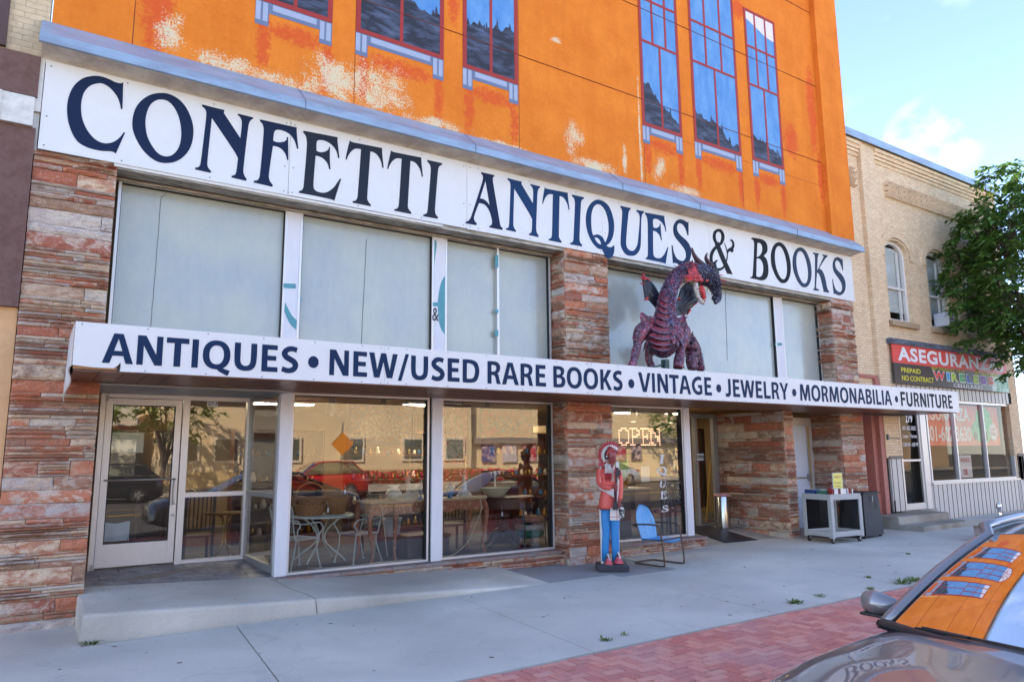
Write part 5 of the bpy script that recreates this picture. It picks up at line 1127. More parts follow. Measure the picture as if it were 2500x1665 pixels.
tsl = mb.build('tassels', M_CW, stt, smooth=True); rd.build('tassel_ends', M_DRED, tsl, smooth=True)
mb = MB()
for k in range(9): z_ = 690+k*13; mb.tube([SP(300, z_, .130), SP(312, z_+7, .148), SP(325, z_, .145)], .006, 6)
for k in range(3): mb.tube(cr3([SP(290-k*4, 668+k*6, .09), SP(312, 700+k*14, .135), SP(334, 668+k*6, .10)], 4), .006, 6)
mb.build('necklace', M_CW, stt, smooth=True)
# headdress: fan of feathers around the head, inner bands
def fan(r0, r1, a0, a1, f0, f1, n, m0, name, par, mt_, drop=0):
    mb = MB()
    for k in range(n):
        a = a0+(a1-a0)*k/(n-1); w_ = (a1-a0)/(n-1)*.8
        def Q(r_, aa, f): return SP(312+r_*cos(aa)*.92, 590-r_*sin(aa), f)
        P_ = [Q(r0, a-w_, f0), Q(r0, a+w_, f0), Q((r0+r1)/2, a+w_*.9, (f0+f1)/2+.01), Q(r1, a+w_*.35, f1), Q(r1+4, a, f1), Q(r1, a-w_*.35, f1), Q((r0+r1)/2, a-w_*.9, (f0+f1)/2)]
        q = [p-sv*.018 for p in P_]; m = len(P_); mb.add(P_+q, [tuple(range(m)), tuple(range(2*m-1, m-1, -1))]+[(i, m+i, m+(i+1) % m, (i+1) % m) for i in range(m)])
    return mb.build(name, mt_, par)
hdd = fan(60, 116, R(58), R(226), .0, -.06, 16, 0, 'headdress', stt, M_FEA)
fan(50, 86, R(46), R(218), .03, -.0, 16, 0, 'inner_feathers', hdd, M_CW); fan(34, 62, R(28), R(212), .06, .025, 15, 0, 'dark_feathers', hdd, M_CB)
mb = MB(); P_ = [SP(312+41*cos(a)*.92, 590-41*sin(a), .085+.02*sin(a)) for a in [R(48+k*11.5) for k in range(13)]]; mb.tube(P_, .016, 8, sq=.8); mb.build('beaded_band', M_DRED, hdd, smooth=True)
mb = MB()
for k in range(2, 12): mb.lathe([(0,-.004),(.006,0),(0,.004)], P_[k]+sv*.014, 6)
mb.lathe([(0,-.018),(.018,0),(0,.018)], SP(272, 600, .10), 10); mb.build('beads', M_CW, hdd)
mb = MB(); mb.loft([[SP(208, 650, -.03), SP(256, 640, .0), SP(256, 640, -.06), SP(208, 650, -.06)], [SP(212, 678, -.03), SP(250, 690, .0), SP(250, 690, -.06), SP(212, 678, -.06)]]); mb.build('back_feathers', M_FEA, hdd)

# ---------------- blue metal lawn chair
ch = thing('metal_lawn_chair', 'weathered light blue metal lawn chair with shell back and rusty tube frame', 'chair', (9.0, -.85, gz(9)+.005), R(-82))
M_CBL = Mt('chipped_blue', .5); b = M_CBL.mix(M_CBL.ramp(M_CBL.noise(4, 5, .7, M_CBL.coord((3, 1, .5))), [(.4, 0.), (.7, .7)]), srgb(88, 156, 208), srgb(140, 186, 218))
b = M_CBL.mix(M_CBL.ramp(M_CBL.noise(9, 8, .75, M_CBL.coord((1, 1, .6))), [(.60, 0.), (.66, 1.)]), b, srgb(116, 122, 88)); M_CBL.base(b); M_CBL = M_CBL.m
M_TUBE = mat('rusty_tube', srgb(84, 72, 66), .5, .4, var=.35, vs=14, col2=srgb(110, 66, 42), f2=(.5, .6))
# local: +x = the way the chair faces, y = across, z up
W2 = .27
mb = MB()
for s_ in (-1, 1):
    y = s_*W2
    mb.tube(cr3([(-.30, y, .645), (-.1, y, .66), (.16, y, .665), (.25, y, .62), (.285, y, .5), (.32, y, .25), (.335, y, .06), (.30, y, .018), (.1, y, .014), (-.2, y, .014), (-.30, y*.9, .014)], 5), .0135, 8)
mb.tube(cr3([(-.30, -W2*.9, .014), (-.34, -W2*.5, .014), (-.34, W2*.5, .014), (-.30, W2*.9, .014)], 4), .0135, 8)
mb.tube([(-.30, -W2, .645), (-.235, -.2, .60)], .012, 8); mb.tube([(-.30, W2, .645), (-.235, .2, .60)], .012, 8); mb.tube([(.27, -W2, .43), (.27, W2, .43)], .012, 8)
mb.build('frame', M_TUBE, ch, smooth=True, world=False)
mb = MB()
def seatf(u, v_): x = -.17+.49*u; yy = (v_-.5)*2; w_ = .235-.02*abs(u-.5); return (x, yy*w_, .41+.025*u-.03*(1-yy*yy)-.05*max(0, u-.9)*8*.5+.02*(1-u)**3)
mb.grid(seatf, 12, 10); b2 = MB(); mb.v += [(a, b_, c_-.012) for a, b_, c_ in mb.v]; nn = 13*11
mb.f += [[q+nn for q in f][::-1] for f in list(mb.f)]; mb.m += [0]*120
mb.build('seat', M_CBL, ch, smooth=True, world=False)
mb = MB(); R0 = []
def backf(u, v_):
    t = u; hw = .245*math.sqrt(max(0.0, 1-max(0, (t-.45)/.56)**2))*(.82+.18*min(1, t*2.2)); yy = (v_-.5)*2
    flute = .006*cos(yy*pi*5)*min(1, 3*(1-t)); return (-.16-.13*t-.05*t*t+.05*yy*yy*(.6+.4*t)-.02+flute, yy*max(hw, .01), .38+.58*t)
mb.grid(backf, 16, 16); nv = 17*17; mb.v += [(a-.010, b_, c_) for a, b_, c_ in mb.v]; mb.f += [[q+nv for q in f][::-1] for f in list(mb.f)]; mb.m += [0]*256
mb.build('backrest', M_CBL, ch, smooth=True, world=False)

# ---------------- utility cart with books
CR = R(-7); co = V((13.52, -1.17, gz(13.6))); ex_, ey_ = V((cos(CR), sin(CR), 0)), V((-sin(CR), cos(CR), 0))
M_GP = mat('grey_plastic', srgb(176, 176, 172), .5, var=.12, vs=8, bump=.1, bs=90)
cart = thing('utility_cart', 'grey plastic two shelf utility cart on casters carrying books', 'cart', tuple(co), CR)
CW, CDp, CH = .90, .70, .97
def tray(z, hgt, name):
    mb = MB(); mb.box((0, 0, z), (CW, .035, z+hgt), .01); mb.box((0, CDp-.035, z), (CW, CDp, z+hgt), .01); mb.box((0, .035, z), (.035, CDp-.035, z+hgt), .01); mb.box((CW-.035, .035, z), (CW, CDp-.035, z+hgt), .01); mb.box((.03, .03, z+.03), (CW-.03, CDp-.03, z+.05))
    return mb.build(name, M_GP, cart, world=False)
tray(CH-.115, .115, 'top_tray'); tray(.13, .105, 'bottom_tray')
for i, (x, y) in enumerate(((0, 0), (CW, 0), (0, CDp), (CW, CDp))):
    mb = MB(); a, b = (x-.004, y-.004) if not x else (x-.085, y-.004), 0; x0 = -.006 if x == 0 else CW-.075; y0 = -.006 if y == 0 else CDp-.075
    mb.box((x0, y0, .11), (x0+.081, y0+.014, CH-.05)); mb.box((x0 if x == 0 else x0+.067, y0 if y else y0+.014, .11), ((x0+.014) if x == 0 else x0+.081, y0+.081, CH-.05)); 
    if y: mb = MB(); mb.box((x0, y0+.067, .11), (x0+.081, y0+.081, CH-.05)); mb.box((x0 if x == 0 else x0+.067, y0, .11), (x0+.014 if x == 0 else x0+.081, y0+.067, CH-.05))
    mb.build('leg', M_GP, cart, world=False)
    mb = MB(); cx_ = .06 if x == 0 else CW-.06; cy_ = .06 if y == 0 else CDp-.06
    mb.lathe([(.0, -.016), (.05, -.016), (.058, -.008), (.058, .008), (.05, .016), (0, .016)], (0, 0, 0), 16); mb.v = [(cx_+a_, cy_+c_, .058+b_) for a_, b_, c_ in mb.v]; w_ = mb.build('caster', M_BLACK, cart, smooth='a', world=False)
    mb = MB(); mb.box((cx_-.02, cy_-.025, .05), (cx_+.02, cy_-.02, .13)); mb.box((cx_-.02, cy_+.02, .05), (cx_+.02, cy_+.025, .13)); mb.box((cx_-.03, cy_-.03, .118), (cx_+.03, cy_+.03, .13)); mb.build('fork', M_ALUD, w_, world=False)
def cl(x, y, z): return tuple(co+ex_*x+ey_*y+V((0, 0, z)))
bc = [srgb(232,228,218), srgb(60,40,36), srgb(236,232,226), srgb(150,40,36), srgb(240,236,226), srgb(40,60,90), srgb(214,196,160), srgb(230,230,230)]
x = .14; k = 0; bmats = [mat('book_cover', c_, .6, var=.06) for c_ in bc]; M_PAGE = mat('paper', (.72, .69, .6), .9, var=.05, vs=60, vscale=(8, 1, 1))
rb = random.Random(4); bnm = ['cream', 'brown', 'off white', 'red', 'ivory', 'navy', 'tan', 'pale grey']
ord_ = ['leftmost', 'second from left', 'third from left', 'fourth from left', 'fifth from left', 'sixth from left', 'seventh from left', 'eighth from left', 'ninth from left', 'middle', 'ninth from right', 'eighth from right', 'seventh from right', 'sixth from right', 'fifth from right', 'fourth from right', 'third from right', 'second from right', 'rightmost']
for k in range(19):
    bk = rb.randrange(8); t_ = rb.uniform(.026, .042); h_ = rb.uniform(.15, .18); b_ = thing('paperback_book', '%s paperback, %s in the front row on the cart' % (bnm[bk], ord_[k]), 'book', cl(x, .06, CH-.06), CR, 'paperbacks along the front of the cart'); ti = rb.uniform(-.04, .06)
    mb = MB(); mb.box((0, .003, .002), (t_-.003, .11, h_-.004)); mb.build('pages', M_PAGE, b_, world=False)
    mb = MB(); mb.box((0, 0, 0), (t_-.003, .0025, h_)); mb.box((-.0015, 0, 0), (0, .112, h_)); mb.box((t_-.003, 0, 0), (t_-.0015, .112, h_)); mb.build('cover', bmats[bk], b_, world=False); x += t_
    b_.rotation_euler = (0, ti, CR)
def bookbox(x, y, w_, d_, h_, col, label, rz=0, name='storage_box'):
    b_ = thing(name, label, 'box', cl(x, y, CH-.062), CR+rz); mm = mat('box_paint', col, .5, var=.12)
    mb = MB(); e = .006
    for q in (((0,0,0),(w_,e,h_)), ((0,d_-e,0),(w_,d_,h_)), ((0,e,0),(e,d_-e,h_)), ((w_-e,e,0),(w_,d_-e,h_)), ((e,e,0),(w_-e,d_-e,e))): mb.box(*q)
    mb.build('shell', mm, b_, world=False); mb = MB(); xx = .02
    while xx < w_-.04: t_ = rb.uniform(.015, .03); mb.box((xx, .03, e), (xx+t_, d_-.03, h_-.01+rb.uniform(-.02, .02))); xx += t_+.002
    mb.build('contents', M_PAGE, b_, world=False)
bookbox(.03, .42, .24, .24, .14, srgb(34, 66, 124), 'navy blue box at the back left of the cart top')
bookbox(.06, .18, .22, .2, .13, srgb(52, 112, 92), 'green box of books in the front left corner of the cart top'); bookbox(.30, .40, .26, .24, .13, srgb(60, 110, 84), 'larger green book box behind the yellow notice')
for i, (c_, xx) in enumerate(((srgb(190, 120, 160), .60), (srgb(70, 60, 120), .65), (srgb(140, 36, 40), .72), (srgb(30, 30, 34), .78))):
    b_ = thing('hardback_book', ['pink', 'purple', 'dark red', 'black'][i]+' hardback standing behind the paperback row on the cart', 'book', cl(xx, .34, CH-.06), CR); mb = MB(); mb.box((0, 0, 0), (.045, .14, .21)); mb.build('cover', mat('hardback', c_, .5, var=.1), b_, world=False)
    mb = MB(); mb.box((.004, .004, .21), (.041, .136, .2115)); mb.build('pages', M_PAGE, b_, world=False)
ys = thing('yellow_notice', 'yellow handwritten price notice in a clear stand on the cart', 'notice', cl(.40, .24, CH-.05), CR)
mb = MB(); mb.box((0, 0, .0), (.28, .006, .46)); mb.build('sheet', mat('yellow_paper', srgb(232, 224, 120), .6, var=.04), ys, world=False)
mb = MB()
for q in (((-.012,-.004,-.01),(0,.01,.47)), ((.28,-.004,-.01),(.292,.01,.47)), ((-.012,-.004,.46),(.292,.01,.472))): mb.box(*q)
mb.box((-.012, -.06, -.02), (.292, .08, -.01)); mb.build('stand', M_GP, ys, world=False)
mb = MB(); rh = random.Random(9)
for (z_, x0, x1, hh) in ((.36, .04, .24, .05), (.25, .05, .22, .03), (.18, .06, .2, .03), (.11, .04, .24, .03)):
    xx = x0
    while xx < x1: mb.bar((xx, -.002, z_), (xx+rh.uniform(-.01, .014), -.002, z_+hh), .004, .002); mb.bar((xx, -.0022, z_+hh*rh.random()), (xx+.018, -.0022, z_+hh*rh.random()), .004, .002); xx += .026
mb.build('handwriting', mat('ink', srgb(190, 70, 60), .6, var=0), ys, world=False)

# ---------------- dark metal cabinet (and its twin behind the cart)
M_CAB = mat('dark_grey_metal', srgb(58, 59, 64), .6, 0, var=.12, vs=3, spec=.2); M_CABD = mat('black_metal', (.018, .018, .02), .5, .3, var=.1)
cab = thing('metal_cabinet', 'dark grey metal cabinet with slotted vents and a chrome latch, right of the cart', 'cabinet', (14.78, -1.1, gz(15)), R(6))
mb = MB(); H_ = .92; P_ = [(0, 0), (.80, 0), (.80, .55), (0, .55)]
def q2(x, y, z): return (x+(.03 if x < .4 else 0)*z/H_, y+.07*z/H_ if y < .1 else y, z)
mb.add([q2(x, y, .05) for x, y in ((.0, .012), (.84, .012), (.80, .55), (0, .55))]+[q2(x, y, H_) for x, y in ((.16, .012), (.86, .012), (.80, .55), (.1, .55))], [(0,3,2,1),(0,4,7,3),(1,2,6,5),(2,3,7,6),(0,1,5,4)])
mb.build('side_body', M_CABD, cab, world=False)
mb = MB()
def fp(u, v_, d=0): return (.0+.14*v_+u*(.84-.13*v_), -.002+.07*v_-d, .05+v_*(H_-.03))
sl_ = []; holes = []
for j in range(4):
    for k in range(2):
        v0 = .80-j*.062; holes.append([(.20+k*.34, v0), (.48+k*.34-.02, v0), (.48+k*.34-.02, v0+.026), (.20+k*.34, v0+.026)])
from mathutils.geometry import tessellate_polygon as tess
loops = [[(0, 0), (1, 0), (1, 1), (0, 1)]]+holes; flat = [p for l in loops for p in l]; tri = tess([[V((p[0], p[1], 0)) for p in l] for l in loops])
mb.add([fp(*p, .006) for p in flat], [t if (flat[t[1]][0]-flat[t[0]][0])*(flat[t[2]][1]-flat[t[0]][1])-(flat[t[1]][1]-flat[t[0]][1])*(flat[t[2]][0]-flat[t[0]][0]) > 0 else t[::-1] for t in tri])
pn_ = mb.build('front_panel', M_CAB, cab, world=False)
mb = MB(); mb.box((.10, .02, H_), (.90, .60, H_+.025), .005); mb.build('top', M_CAB, cab, world=False)
mb = MB(); a = fp(.52, .78, .02); mb.bar(a, fp(.52, .92, .03), .03, .02); mb.build('latch', M_ALUD, cab, world=False)
for x in (.02, .78): mb = MB(); mb.box((x, .03, 0), (x+.05, .09, .05)); mb.build('foot', M_CABD, cab, world=False)
cb2 = thing('metal_cabinet', 'black slotted metal cabinet standing in shade behind the utility cart', 'cabinet', (14.35, -.35, gz(14.5)), R(4))
mb = MB(); mb.box((0, 0, .03), (.75, .30, .88)); mb.build('body', M_CABD, cb2, world=False); mb = MB()
for j in range(3): mb.box((.12, -.004, .70+j*.05), (.62, -.001, .712+j*.05))
mb.build('vent_slots', M_CAB, cb2, world=False)
# ---------------- steel bin, mat
tb = thing('steel_bin', 'tall stainless steel litter bin with pinkish bag rim in the entrance', 'bin', (13.42, 1.50, .19))
M_STEEL = mat('brushed_steel', (.55, .54, .52), .22, 1., var=.06, vs=30, vscale=(3, 3, .1))
mb = MB(); mb.lathe([(.165, 0), (.165, .72), (.16, .73), (.155, .73), (.155, .05), (0, .05)], (13.42, 1.50, .19), 28, cap=False); mb.build('body', M_STEEL, tb, smooth='a')
mb = MB(); mb.lathe([(.168, .70), (.185, .705), (.19, .735), (.17, .76), (.15, .74), (.14, .66)], (13.42, 1.50, .19), 28, cap=False)
mb.v = [(x+.01*noise.noise((x*30, y*30, z*9)), y+.01*noise.noise((x*25, y*30, 4)), z+.012*noise.noise((x*18, y*18, 2))) for x, y, z in mb.v]; mb.build('bag_rim', mat('pink_bag', srgb(206, 150, 150), .5, var=.1), tb, smooth=True)
fm_ = MB(); q = [(12.05, .30), (12.98, .22), (13.3, 1.85), (12.35, 1.95)]
def zf(y): return gz(11)+.17*(y-.24)/1.7+.006
fm_.add([(x, y, zf(y)) for x, y in q]+[(x, y, zf(y)+.012) for x, y in q], [(4,5,6,7),(0,1,5,4),(1,2,6,5),(2,3,7,6),(3,0,4,7)])
tag(fm_.build('floor_mat', mat('rubber_mat', srgb(44, 44, 52), .5, var=.2, vs=8)), 'black rubber floor mat lying in the entrance recess', 'mat')
# ================================================================== NEIGHBOURS, TREES, WEEDS
def brick_mat(name, c1, c2, mortar, scale=1., bw_=.21, bh=.068, rough=.85, dirt=.25):
    m = Mt(name, rough); c = m.coord(rot=(R(-90), 0, 0)); b = m.n('TexBrick'); b.offset = .5
    b.inputs['Scale'].default_value = 1; b.inputs['Brick Width'].default_value = bw_; b.inputs['Row Height'].default_value = bh; b.inputs['Mortar Size'].default_value = .005; b.inputs['Mortar Smooth'].default_value = .3
    b.inputs['Color1'].default_value = (*c1, 1); b.inputs['Color2'].default_value = (*c2, 1); b.inputs['Mortar'].default_value = (*mortar, 1)
    m.l(c, b.inputs['Vector']); col = m.mix(1., b.outputs['Color'], m.ramp(m.noise(18, 5, .7), [(.3, .82), (.7, 1.12)]), 'MULTIPLY')
    col = m.mix(m.ramp(m.noise(.8, 5, .7, m.coord((1.5, 1, .5))), [(.5, 0.), (.8, dirt)]), col, srgb(110, 86, 60))
    m.base(col); m.bump(m.math('ADD', m.math('MULTIPLY', b.outputs['Fac'], -1.), m.math('MULTIPLY', m.noise(60, 4, .7), .3)), .6, .008); return m.m
M_YB = brick_mat('buff_brick', srgb(238, 212, 174), srgb(226, 194, 156), srgb(178, 154, 128))
nbd = thing('buff_brick_building', 'two storey buff brick building with arched windows right of the orange one', 'building', (17, 0, 0))
NX0, NX1 = 16.97, 25.45
def wall_with_holes(x0, x1, z0, z1, holes, Y, mt_, name, par, depth=.25):
    mb = MB(); loops = [[(x0, z0), (x1, z0), (x1, z1), (x0, z1)]]+[h[::-1] for h in holes]; mb.poly(loops, Y, depth)
    return mb.build(name, mt_, par)
def archhole(x0, x1, z0, zs_, n=10):
    cx_ = (x0+x1)/2; w_ = (x1-x0)/2; rise = .34; o = [(x0, z0), (x1, z0), (x1, zs_)]
    for k in range(1, n): a = pi*k/n; o.append((cx_+w_*cos(a), zs_+rise*sin(a)))
    return o+[(x0, zs_)]
wins = [(18.72, 19.88), (20.85, 22.0), (22.92, 24.05)]
wall_with_holes(18.45, 24.82, 3.27, 9.62, [archhole(a, b, 5.3, 7.22) for a, b in wins], .09, M_YB, 'brick_wall', nbd)
for a_, b_ in ((17.80, 18.45), (24.82, 25.45)): mb = MB(); mb.box((a_, 0, 1.72), (b_, .3, 10.0)); mb.build('brick_pilaster', M_YB, nbd)
mb = MB(); mb.box((16.97, .10, 3.25), (17.80, .3, 9.62)); mb.build('brick_wall', M_YB, nbd, label='narrow recessed brick bay beside the orange wall')
mb = MB()
for i in range(4):
    y = .065-.035*i; z = 9.62+.095*i
    for a, b in ((16.97, 17.80), (18.45, 24.82)): mb.box((a, y, z), (b, .3, z+.093))
mb.box((16.97, -.005, 10.0), (25.45, .3, 10.06)); mb.build('corbel_course', M_YB, nbd)
mb = MB(); mb.box((16.9, -.10, 10.06), (25.6, .5, 10.10)); mb.box((16.9, -.11, 10.02), (25.6, -.09, 10.22)); mb.box((16.9, -.09, 10.10), (25.6, .5, 10.22)); mb.build('coping', M_FLASH, nbd)
mb = MB()     # projecting brick ends in diamond bands
def dband(x0, x1, z0, z1):
    rows = 6; dz = (z1-z0)/rows; n = int((x1-x0)/.125)
    for r_ in range(rows):
        for k in range(n):
            x = x0+(k+.5+(r_ % 2)*.5)*(x1-x0)/n; z = z0+(r_+.5)*dz
            if x > x1-.03: continue
            mb.add([(x-.055, .09, z+.028), (x+.055, .09, z+.028), (x, -.03, z+.028), (x-.055, .09, z-.028), (x+.055, .09, z-.028), (x, -.03, z-.028)], [(0,1,2),(5,4,3),(0,2,5,3),(1,4,5,2),(0,3,4,1)])
dband(18.95, 24.3, 8.74, 9.22); mb.build('diamond_band', M_YB, nbd); mb = MB(); dband(17.14, 17.6, 8.72, 9.24); mb.build('diamond_band', M_YB, nbd)
M_SILL2 = mat('sill_stone2', srgb(170, 146, 116), .8, var=.15, vs=8)
M_GLASSN = glass_mat('neighbour_glass', k=.7)
M_WPAINT = mat('window_paint', srgb(226, 220, 212), .5, var=.08)
M_BLIND = mat('pale_blind', srgb(236, 238, 236), .4, var=.03)
for i, (a, b) in enumerate(wins):
    cx_ = (a+b)/2; w_ = (b-a)/2
    g_ = MB(); g_.poly([archhole(a+.07, b-.07, 5.36, 7.16)], .27, 0)
    o = g_.build('window', M_GLASSN, nbd, label=['first arched upstairs window', 'arched upstairs window with an air conditioner', 'arched upstairs window behind the tree'][i])
    f = MB(); f.poly([archhole(a, b, 5.3, 7.22), archhole(a+.10, b-.10, 5.38, 7.14)[::-1]], .20, .08); f.box((a+.10, .21, 6.22), (b-.10, .28, 6.28)); f.box((b-.34, .215, 5.38), (b-.30, .275, 7.3)); f.build('frame', M_WPAINT, o)
    f = MB(); z = 5.6
    while z < 7.4: f.box((a+.1, .29, z), (b-.1, .30, z+.034)); z += .04
    f.build('blind', M_BLIND, o)
    f = MB(); f.box((a-.1, -.02, 5.14), (b+.1, .26, 5.29), .01); f.build('sill', M_SILL2, o)
    f = MB()   # raised brick hood
    for k in range(13):
        t = pi*k/12; r0x, r0z, r1x, r1z = w_+.06, .40, w_+.26, .60
        if k < 12:
            t2 = pi*(k+1)/12; P_ = [(cx_+r0x*cos(t), 7.22+r0z*sin(t)), (cx_+r0x*cos(t2), 7.22+r0z*sin(t2)), (cx_+r1x*cos(t2), 7.22+r1z*sin(t2)), (cx_+r1x*cos(t), 7.22+r1z*sin(t))]; f.poly([P_[::-1]], .05, .045)
    f.box((a-.26, .05, 7.05), (a-.06, .095, 7.22)); f.box((b+.06, .05, 7.05), (b+.26, .095, 7.22)); f.build('brick_hood', M_YB, nbd)
ac = thing('air_conditioner', 'white window air conditioner in the middle upstairs window', 'air conditioner', (21.6, .05, 5.3))
f = MB(); f.box((21.3, -.16, 5.36), (21.9, .25, 5.74), .015); f.build('housing', mat('ac_white', srgb(214, 214, 216), .5, var=.05), ac)
f = MB()
for k in range(3):
    for j in range(2): f.box((21.34+.27*j, -.166, 5.40+.11*k), (21.57+.27*j, -.158, 5.49+.11*k))
f.build('grille', mat('ac_grille', srgb(96, 100, 108), .6, var=.1), ac)
# fan light of the recessed bay: pink doorway
M_PINKP = mat('dusty_pink_paint', srgb(206, 150, 138), .65, var=.12, vs=4); M_PNK2 = mat('dark_pink_paint', srgb(176, 112, 98), .65, var=.12, vs=4)
f = MB(); f.box((17.62, .02, .35), (17.80, .4, 3.7)); f.box((17.45, .12, .35), (17.62, .42, 3.7)); f.box((16.97, .05, 3.70), (17.8, .3, 3.78)); f.build('door_surround', M_PNK2, nbd)
f = MB(); f.box((16.97, .34, .3), (17.45, .40, 3.25)); pd = f.build('door', M_PINKP, nbd, label='dusty pink street door')
f = MB(); f.box((16.99, .33, 1.35), (17.22, .338, 2.75)); f.build('pane', mat('grey_glass', srgb(120, 130, 134), .1, var=.05), pd)
f = MB()
for q in (((16.98,.325,1.31),(17.26,.345,1.35)), ((16.98,.325,2.75),(17.26,.345,2.79)), ((17.22,.325,1.35),(17.26,.345,2.75))): f.box(*q)
f.build('frame', M_WPAINT, pd)
f = MB(); f.box((16.97, .36, 3.25), (17.62, .42, 3.7)); f.build('transom_window', mat('grey_blue_glass', srgb(112, 124, 132), .15, var=.05), nbd)
# ribbed metal siding
M_SIDE = mat('grey_siding', srgb(196, 192, 186), .5, .1, var=.06, vs=2)
def siding(x0, x1, z0, z1, y=.03, step=.235):
    f = MB(); f.box((x0, y, z0), (x1, y+.05, z1)); d = MB(); x = x0+.05
    while x < x1-.01: f.box((x+.004, y-.022, z0), (min(x+.05, x1), y, z1)) if False else None; d.box((x, y-.006, z0), (x+.022, y, z1)); x += step
    o = f.build('siding', M_SIDE, nbd); d.build('batten_gap', mat('siding_gap', srgb(92, 82, 74), .7, var=.1), o)
siding(17.98, 18.53, .40, 1.70); siding(19.9, 25.25, .05, 1.03); siding(18.48, 25.0, 3.27, 3.60, y=.0); siding(25.0, 25.5, .05, 1.7, y=.02)
f = MB(); f.box((17.9, -.03, 1.70), (18.5, .05, 1.76)); f.box((25.0, -.03, 1.70), (25.5, .05, 1.78)); f.build('siding_cap', mat('cap_metal', srgb(112, 104, 98), .6, var=.2), nbd)
for a_, b_ in (((18.46, .0, 1.76), (18.54, .3, 3.3)), ((24.95, .02, 1.0), (25.45, .3, 3.6))): f = MB(); f.box(a_, b_); f.build('brick_wall', M_YB, nbd)
# door 279 and window
f = MB(); f.box((18.53, .04, .36), (18.60, .14, 3.27)); f.box((19.62, .04, .36), (19.90, .14, 3.27)); f.box((18.60, .05, 3.2), (19.62, .14, 3.27)); f.build('door_frame', M_ALU, nbd)
f = MB(); f.box((18.60, .07, .40), (18.68, .12, 3.2)); f.box((19.54, .07, .40), (19.62, .12, 3.2)); f.box((18.68, .072, .40), (19.54, .12, .56)); f.box((18.68, .072, 1.62), (19.54, .12, 1.67)); f.box((18.68, .072, 3.1), (19.54, .12, 3.2)); d279 = f.build('door', M_ALU, nbd, label='white framed glass door numbered 279')
f = MB(); f.add([(18.67,.09,.55),(19.55,.09,.55),(19.55,.09,3.15),(18.67,.09,3.15)], [(0,1,2,3)]); f.build('pane', M_GLASSN, d279)
M_WVIN = mat('white_vinyl', (.8, .8, .8), .6, var=0)
put_text('279', 18.98, 19.32, 2.62, 2.84, .083, M_WVIN, d279, off=.03, lab='white door number 279')
put_text('601 602-3630', 18.80, 19.44, 2.42, 2.53, .083, M_WVIN, d279, off=.01, lab='white phone number on the door')
put_text('Lunes - Viernes', 18.78, 19.46, 2.22, 2.32, .083, M_WVIN, d279, off=.01, lab='white opening days on the door')
put_text('11:00 AM - 6:00 PM', 18.74, 19.50, 2.00, 2.10, .083, M_WVIN, d279, off=.01, lab='white opening hours on the door')
def nwin(x0, x1):
    f = MB(); f.add([(x0,.12,1.1),(x1,.12,1.1),(x1,.12,3.25),(x0,.12,3.25)], [(0,1,2,3)]); return f.build('display_window', M_GLASSN, nbd, label='shop window pane')
nw = nwin(19.98, 24.93); f = MB()
for q in (((19.95,.04,1.03),(20.02,.16,3.27)), ((24.88,.04,1.03),(24.96,.16,3.27)), ((20.02,.045,1.03),(24.88,.16,1.10)), ((20.02,.045,3.2),(24.88,.16,3.27)), ((21.46,.05,1.1),(21.52,.16,3.2)), ((23.18,.05,1.1),(23.23,.16,3.2)), ((19.9,-.02,1.0),(25.0,.04,1.05))): f.box(*q)
f.build('frame', M_ALU, nw)
# signs hung inside the window: red vinyl with phone number, green cartoonish car shape kept generic
rs = thing('window_banner', 'red window banner reading SEGURANZA 801-602-3630 inside the neighbouring shop window', 'banner', (22, .3, 2.2))
f = MB(); f.box((20.05, .30, 2.02), (24.7, .31, 3.18)); f.build('sheet', mat('red_vinyl', srgb(232, 84, 66), .5, var=.3, vs=1.5, col2=srgb(240, 120, 90)), rs)
M_LETW = mat('banner_white', srgb(236, 220, 210), .6, var=.05)
put_text('SEGURANZA', 20.15, 22.9, 2.72, 3.10, .297, M_LETW, rs, off=.03, lab='white arched word SEGURANZA')
put_text('801-602-3630', 20.35, 22.9, 2.14, 2.56, .296, M_LETW, rs, off=.03, lab='white phone number on red')
f = MB(); f.poly([cr([(22.95,2.35),(23.0,2.6),(23.25,2.75),(23.35,3.0),(23.6,3.12),(24.0,3.12),(24.2,2.95),(24.3,2.65),(24.2,2.35),(24.0,2.15),(23.8,2.1),(23.4,2.12)])], .296, .004); gcar = f.build('green_car_picture', mat('green_print', srgb(70, 164, 84), .5, var=.3, vs=6, col2=srgb(130, 200, 130)), rs)
f = MB(); f.poly([ell(23.75, 2.28, .16, .17, 16)], .293, .002); f.poly([ell(23.15, 2.3, .1, .12, 14)], .293, .002); f.build('tyre_picture', M_BLACK, gcar)
f = MB(); f.poly([[(24.3+(.28 if k % 2 else .2)*cos(pi*k/10), 2.42+(.3 if k % 2 else .22)*sin(pi*k/10)) for k in range(20)]], .290, .002); f.build('starburst', M_LETW, rs)
put_text('HABLE\nESPAÑOL'.split('\n')[0], 24.12, 24.46, 2.46, 2.55, .287, mat('red_ink', srgb(190, 40, 40), .6, var=0), rs, off=.02, lab='red word HABLE')
put_text('ESPAÑOL', 24.12, 24.46, 2.32, 2.41, .287, bpy.data.materials['red_ink'], rs, off=.02, lab='red word ESPAÑOL')
f = MB(); f.box((22.0, .30, 1.12), (22.75, .31, 1.75)); wn = f.build('window_notice', M_LETW, None); tag(wn, 'white notice with red print low in the neighbouring shop window', 'notice')
put_text('WINGS', 22.1, 22.65, 1.55, 1.67, .297, bpy.data.materials['red_ink'], wn, off=.02); put_text('OIL', 22.22, 22.5, 1.2, 1.36, .297, bpy.data.materials['red_ink'], wn, off=.03)
f = MB(); f.box((20.12, .30, 1.15), (20.5, .31, 1.75)); wn = f.build('window_notice', mat('orange_print', srgb(200, 84, 56), .6, var=.1), None); tag(wn, 'orange OPEN notice in the corner of the neighbouring shop window', 'notice')
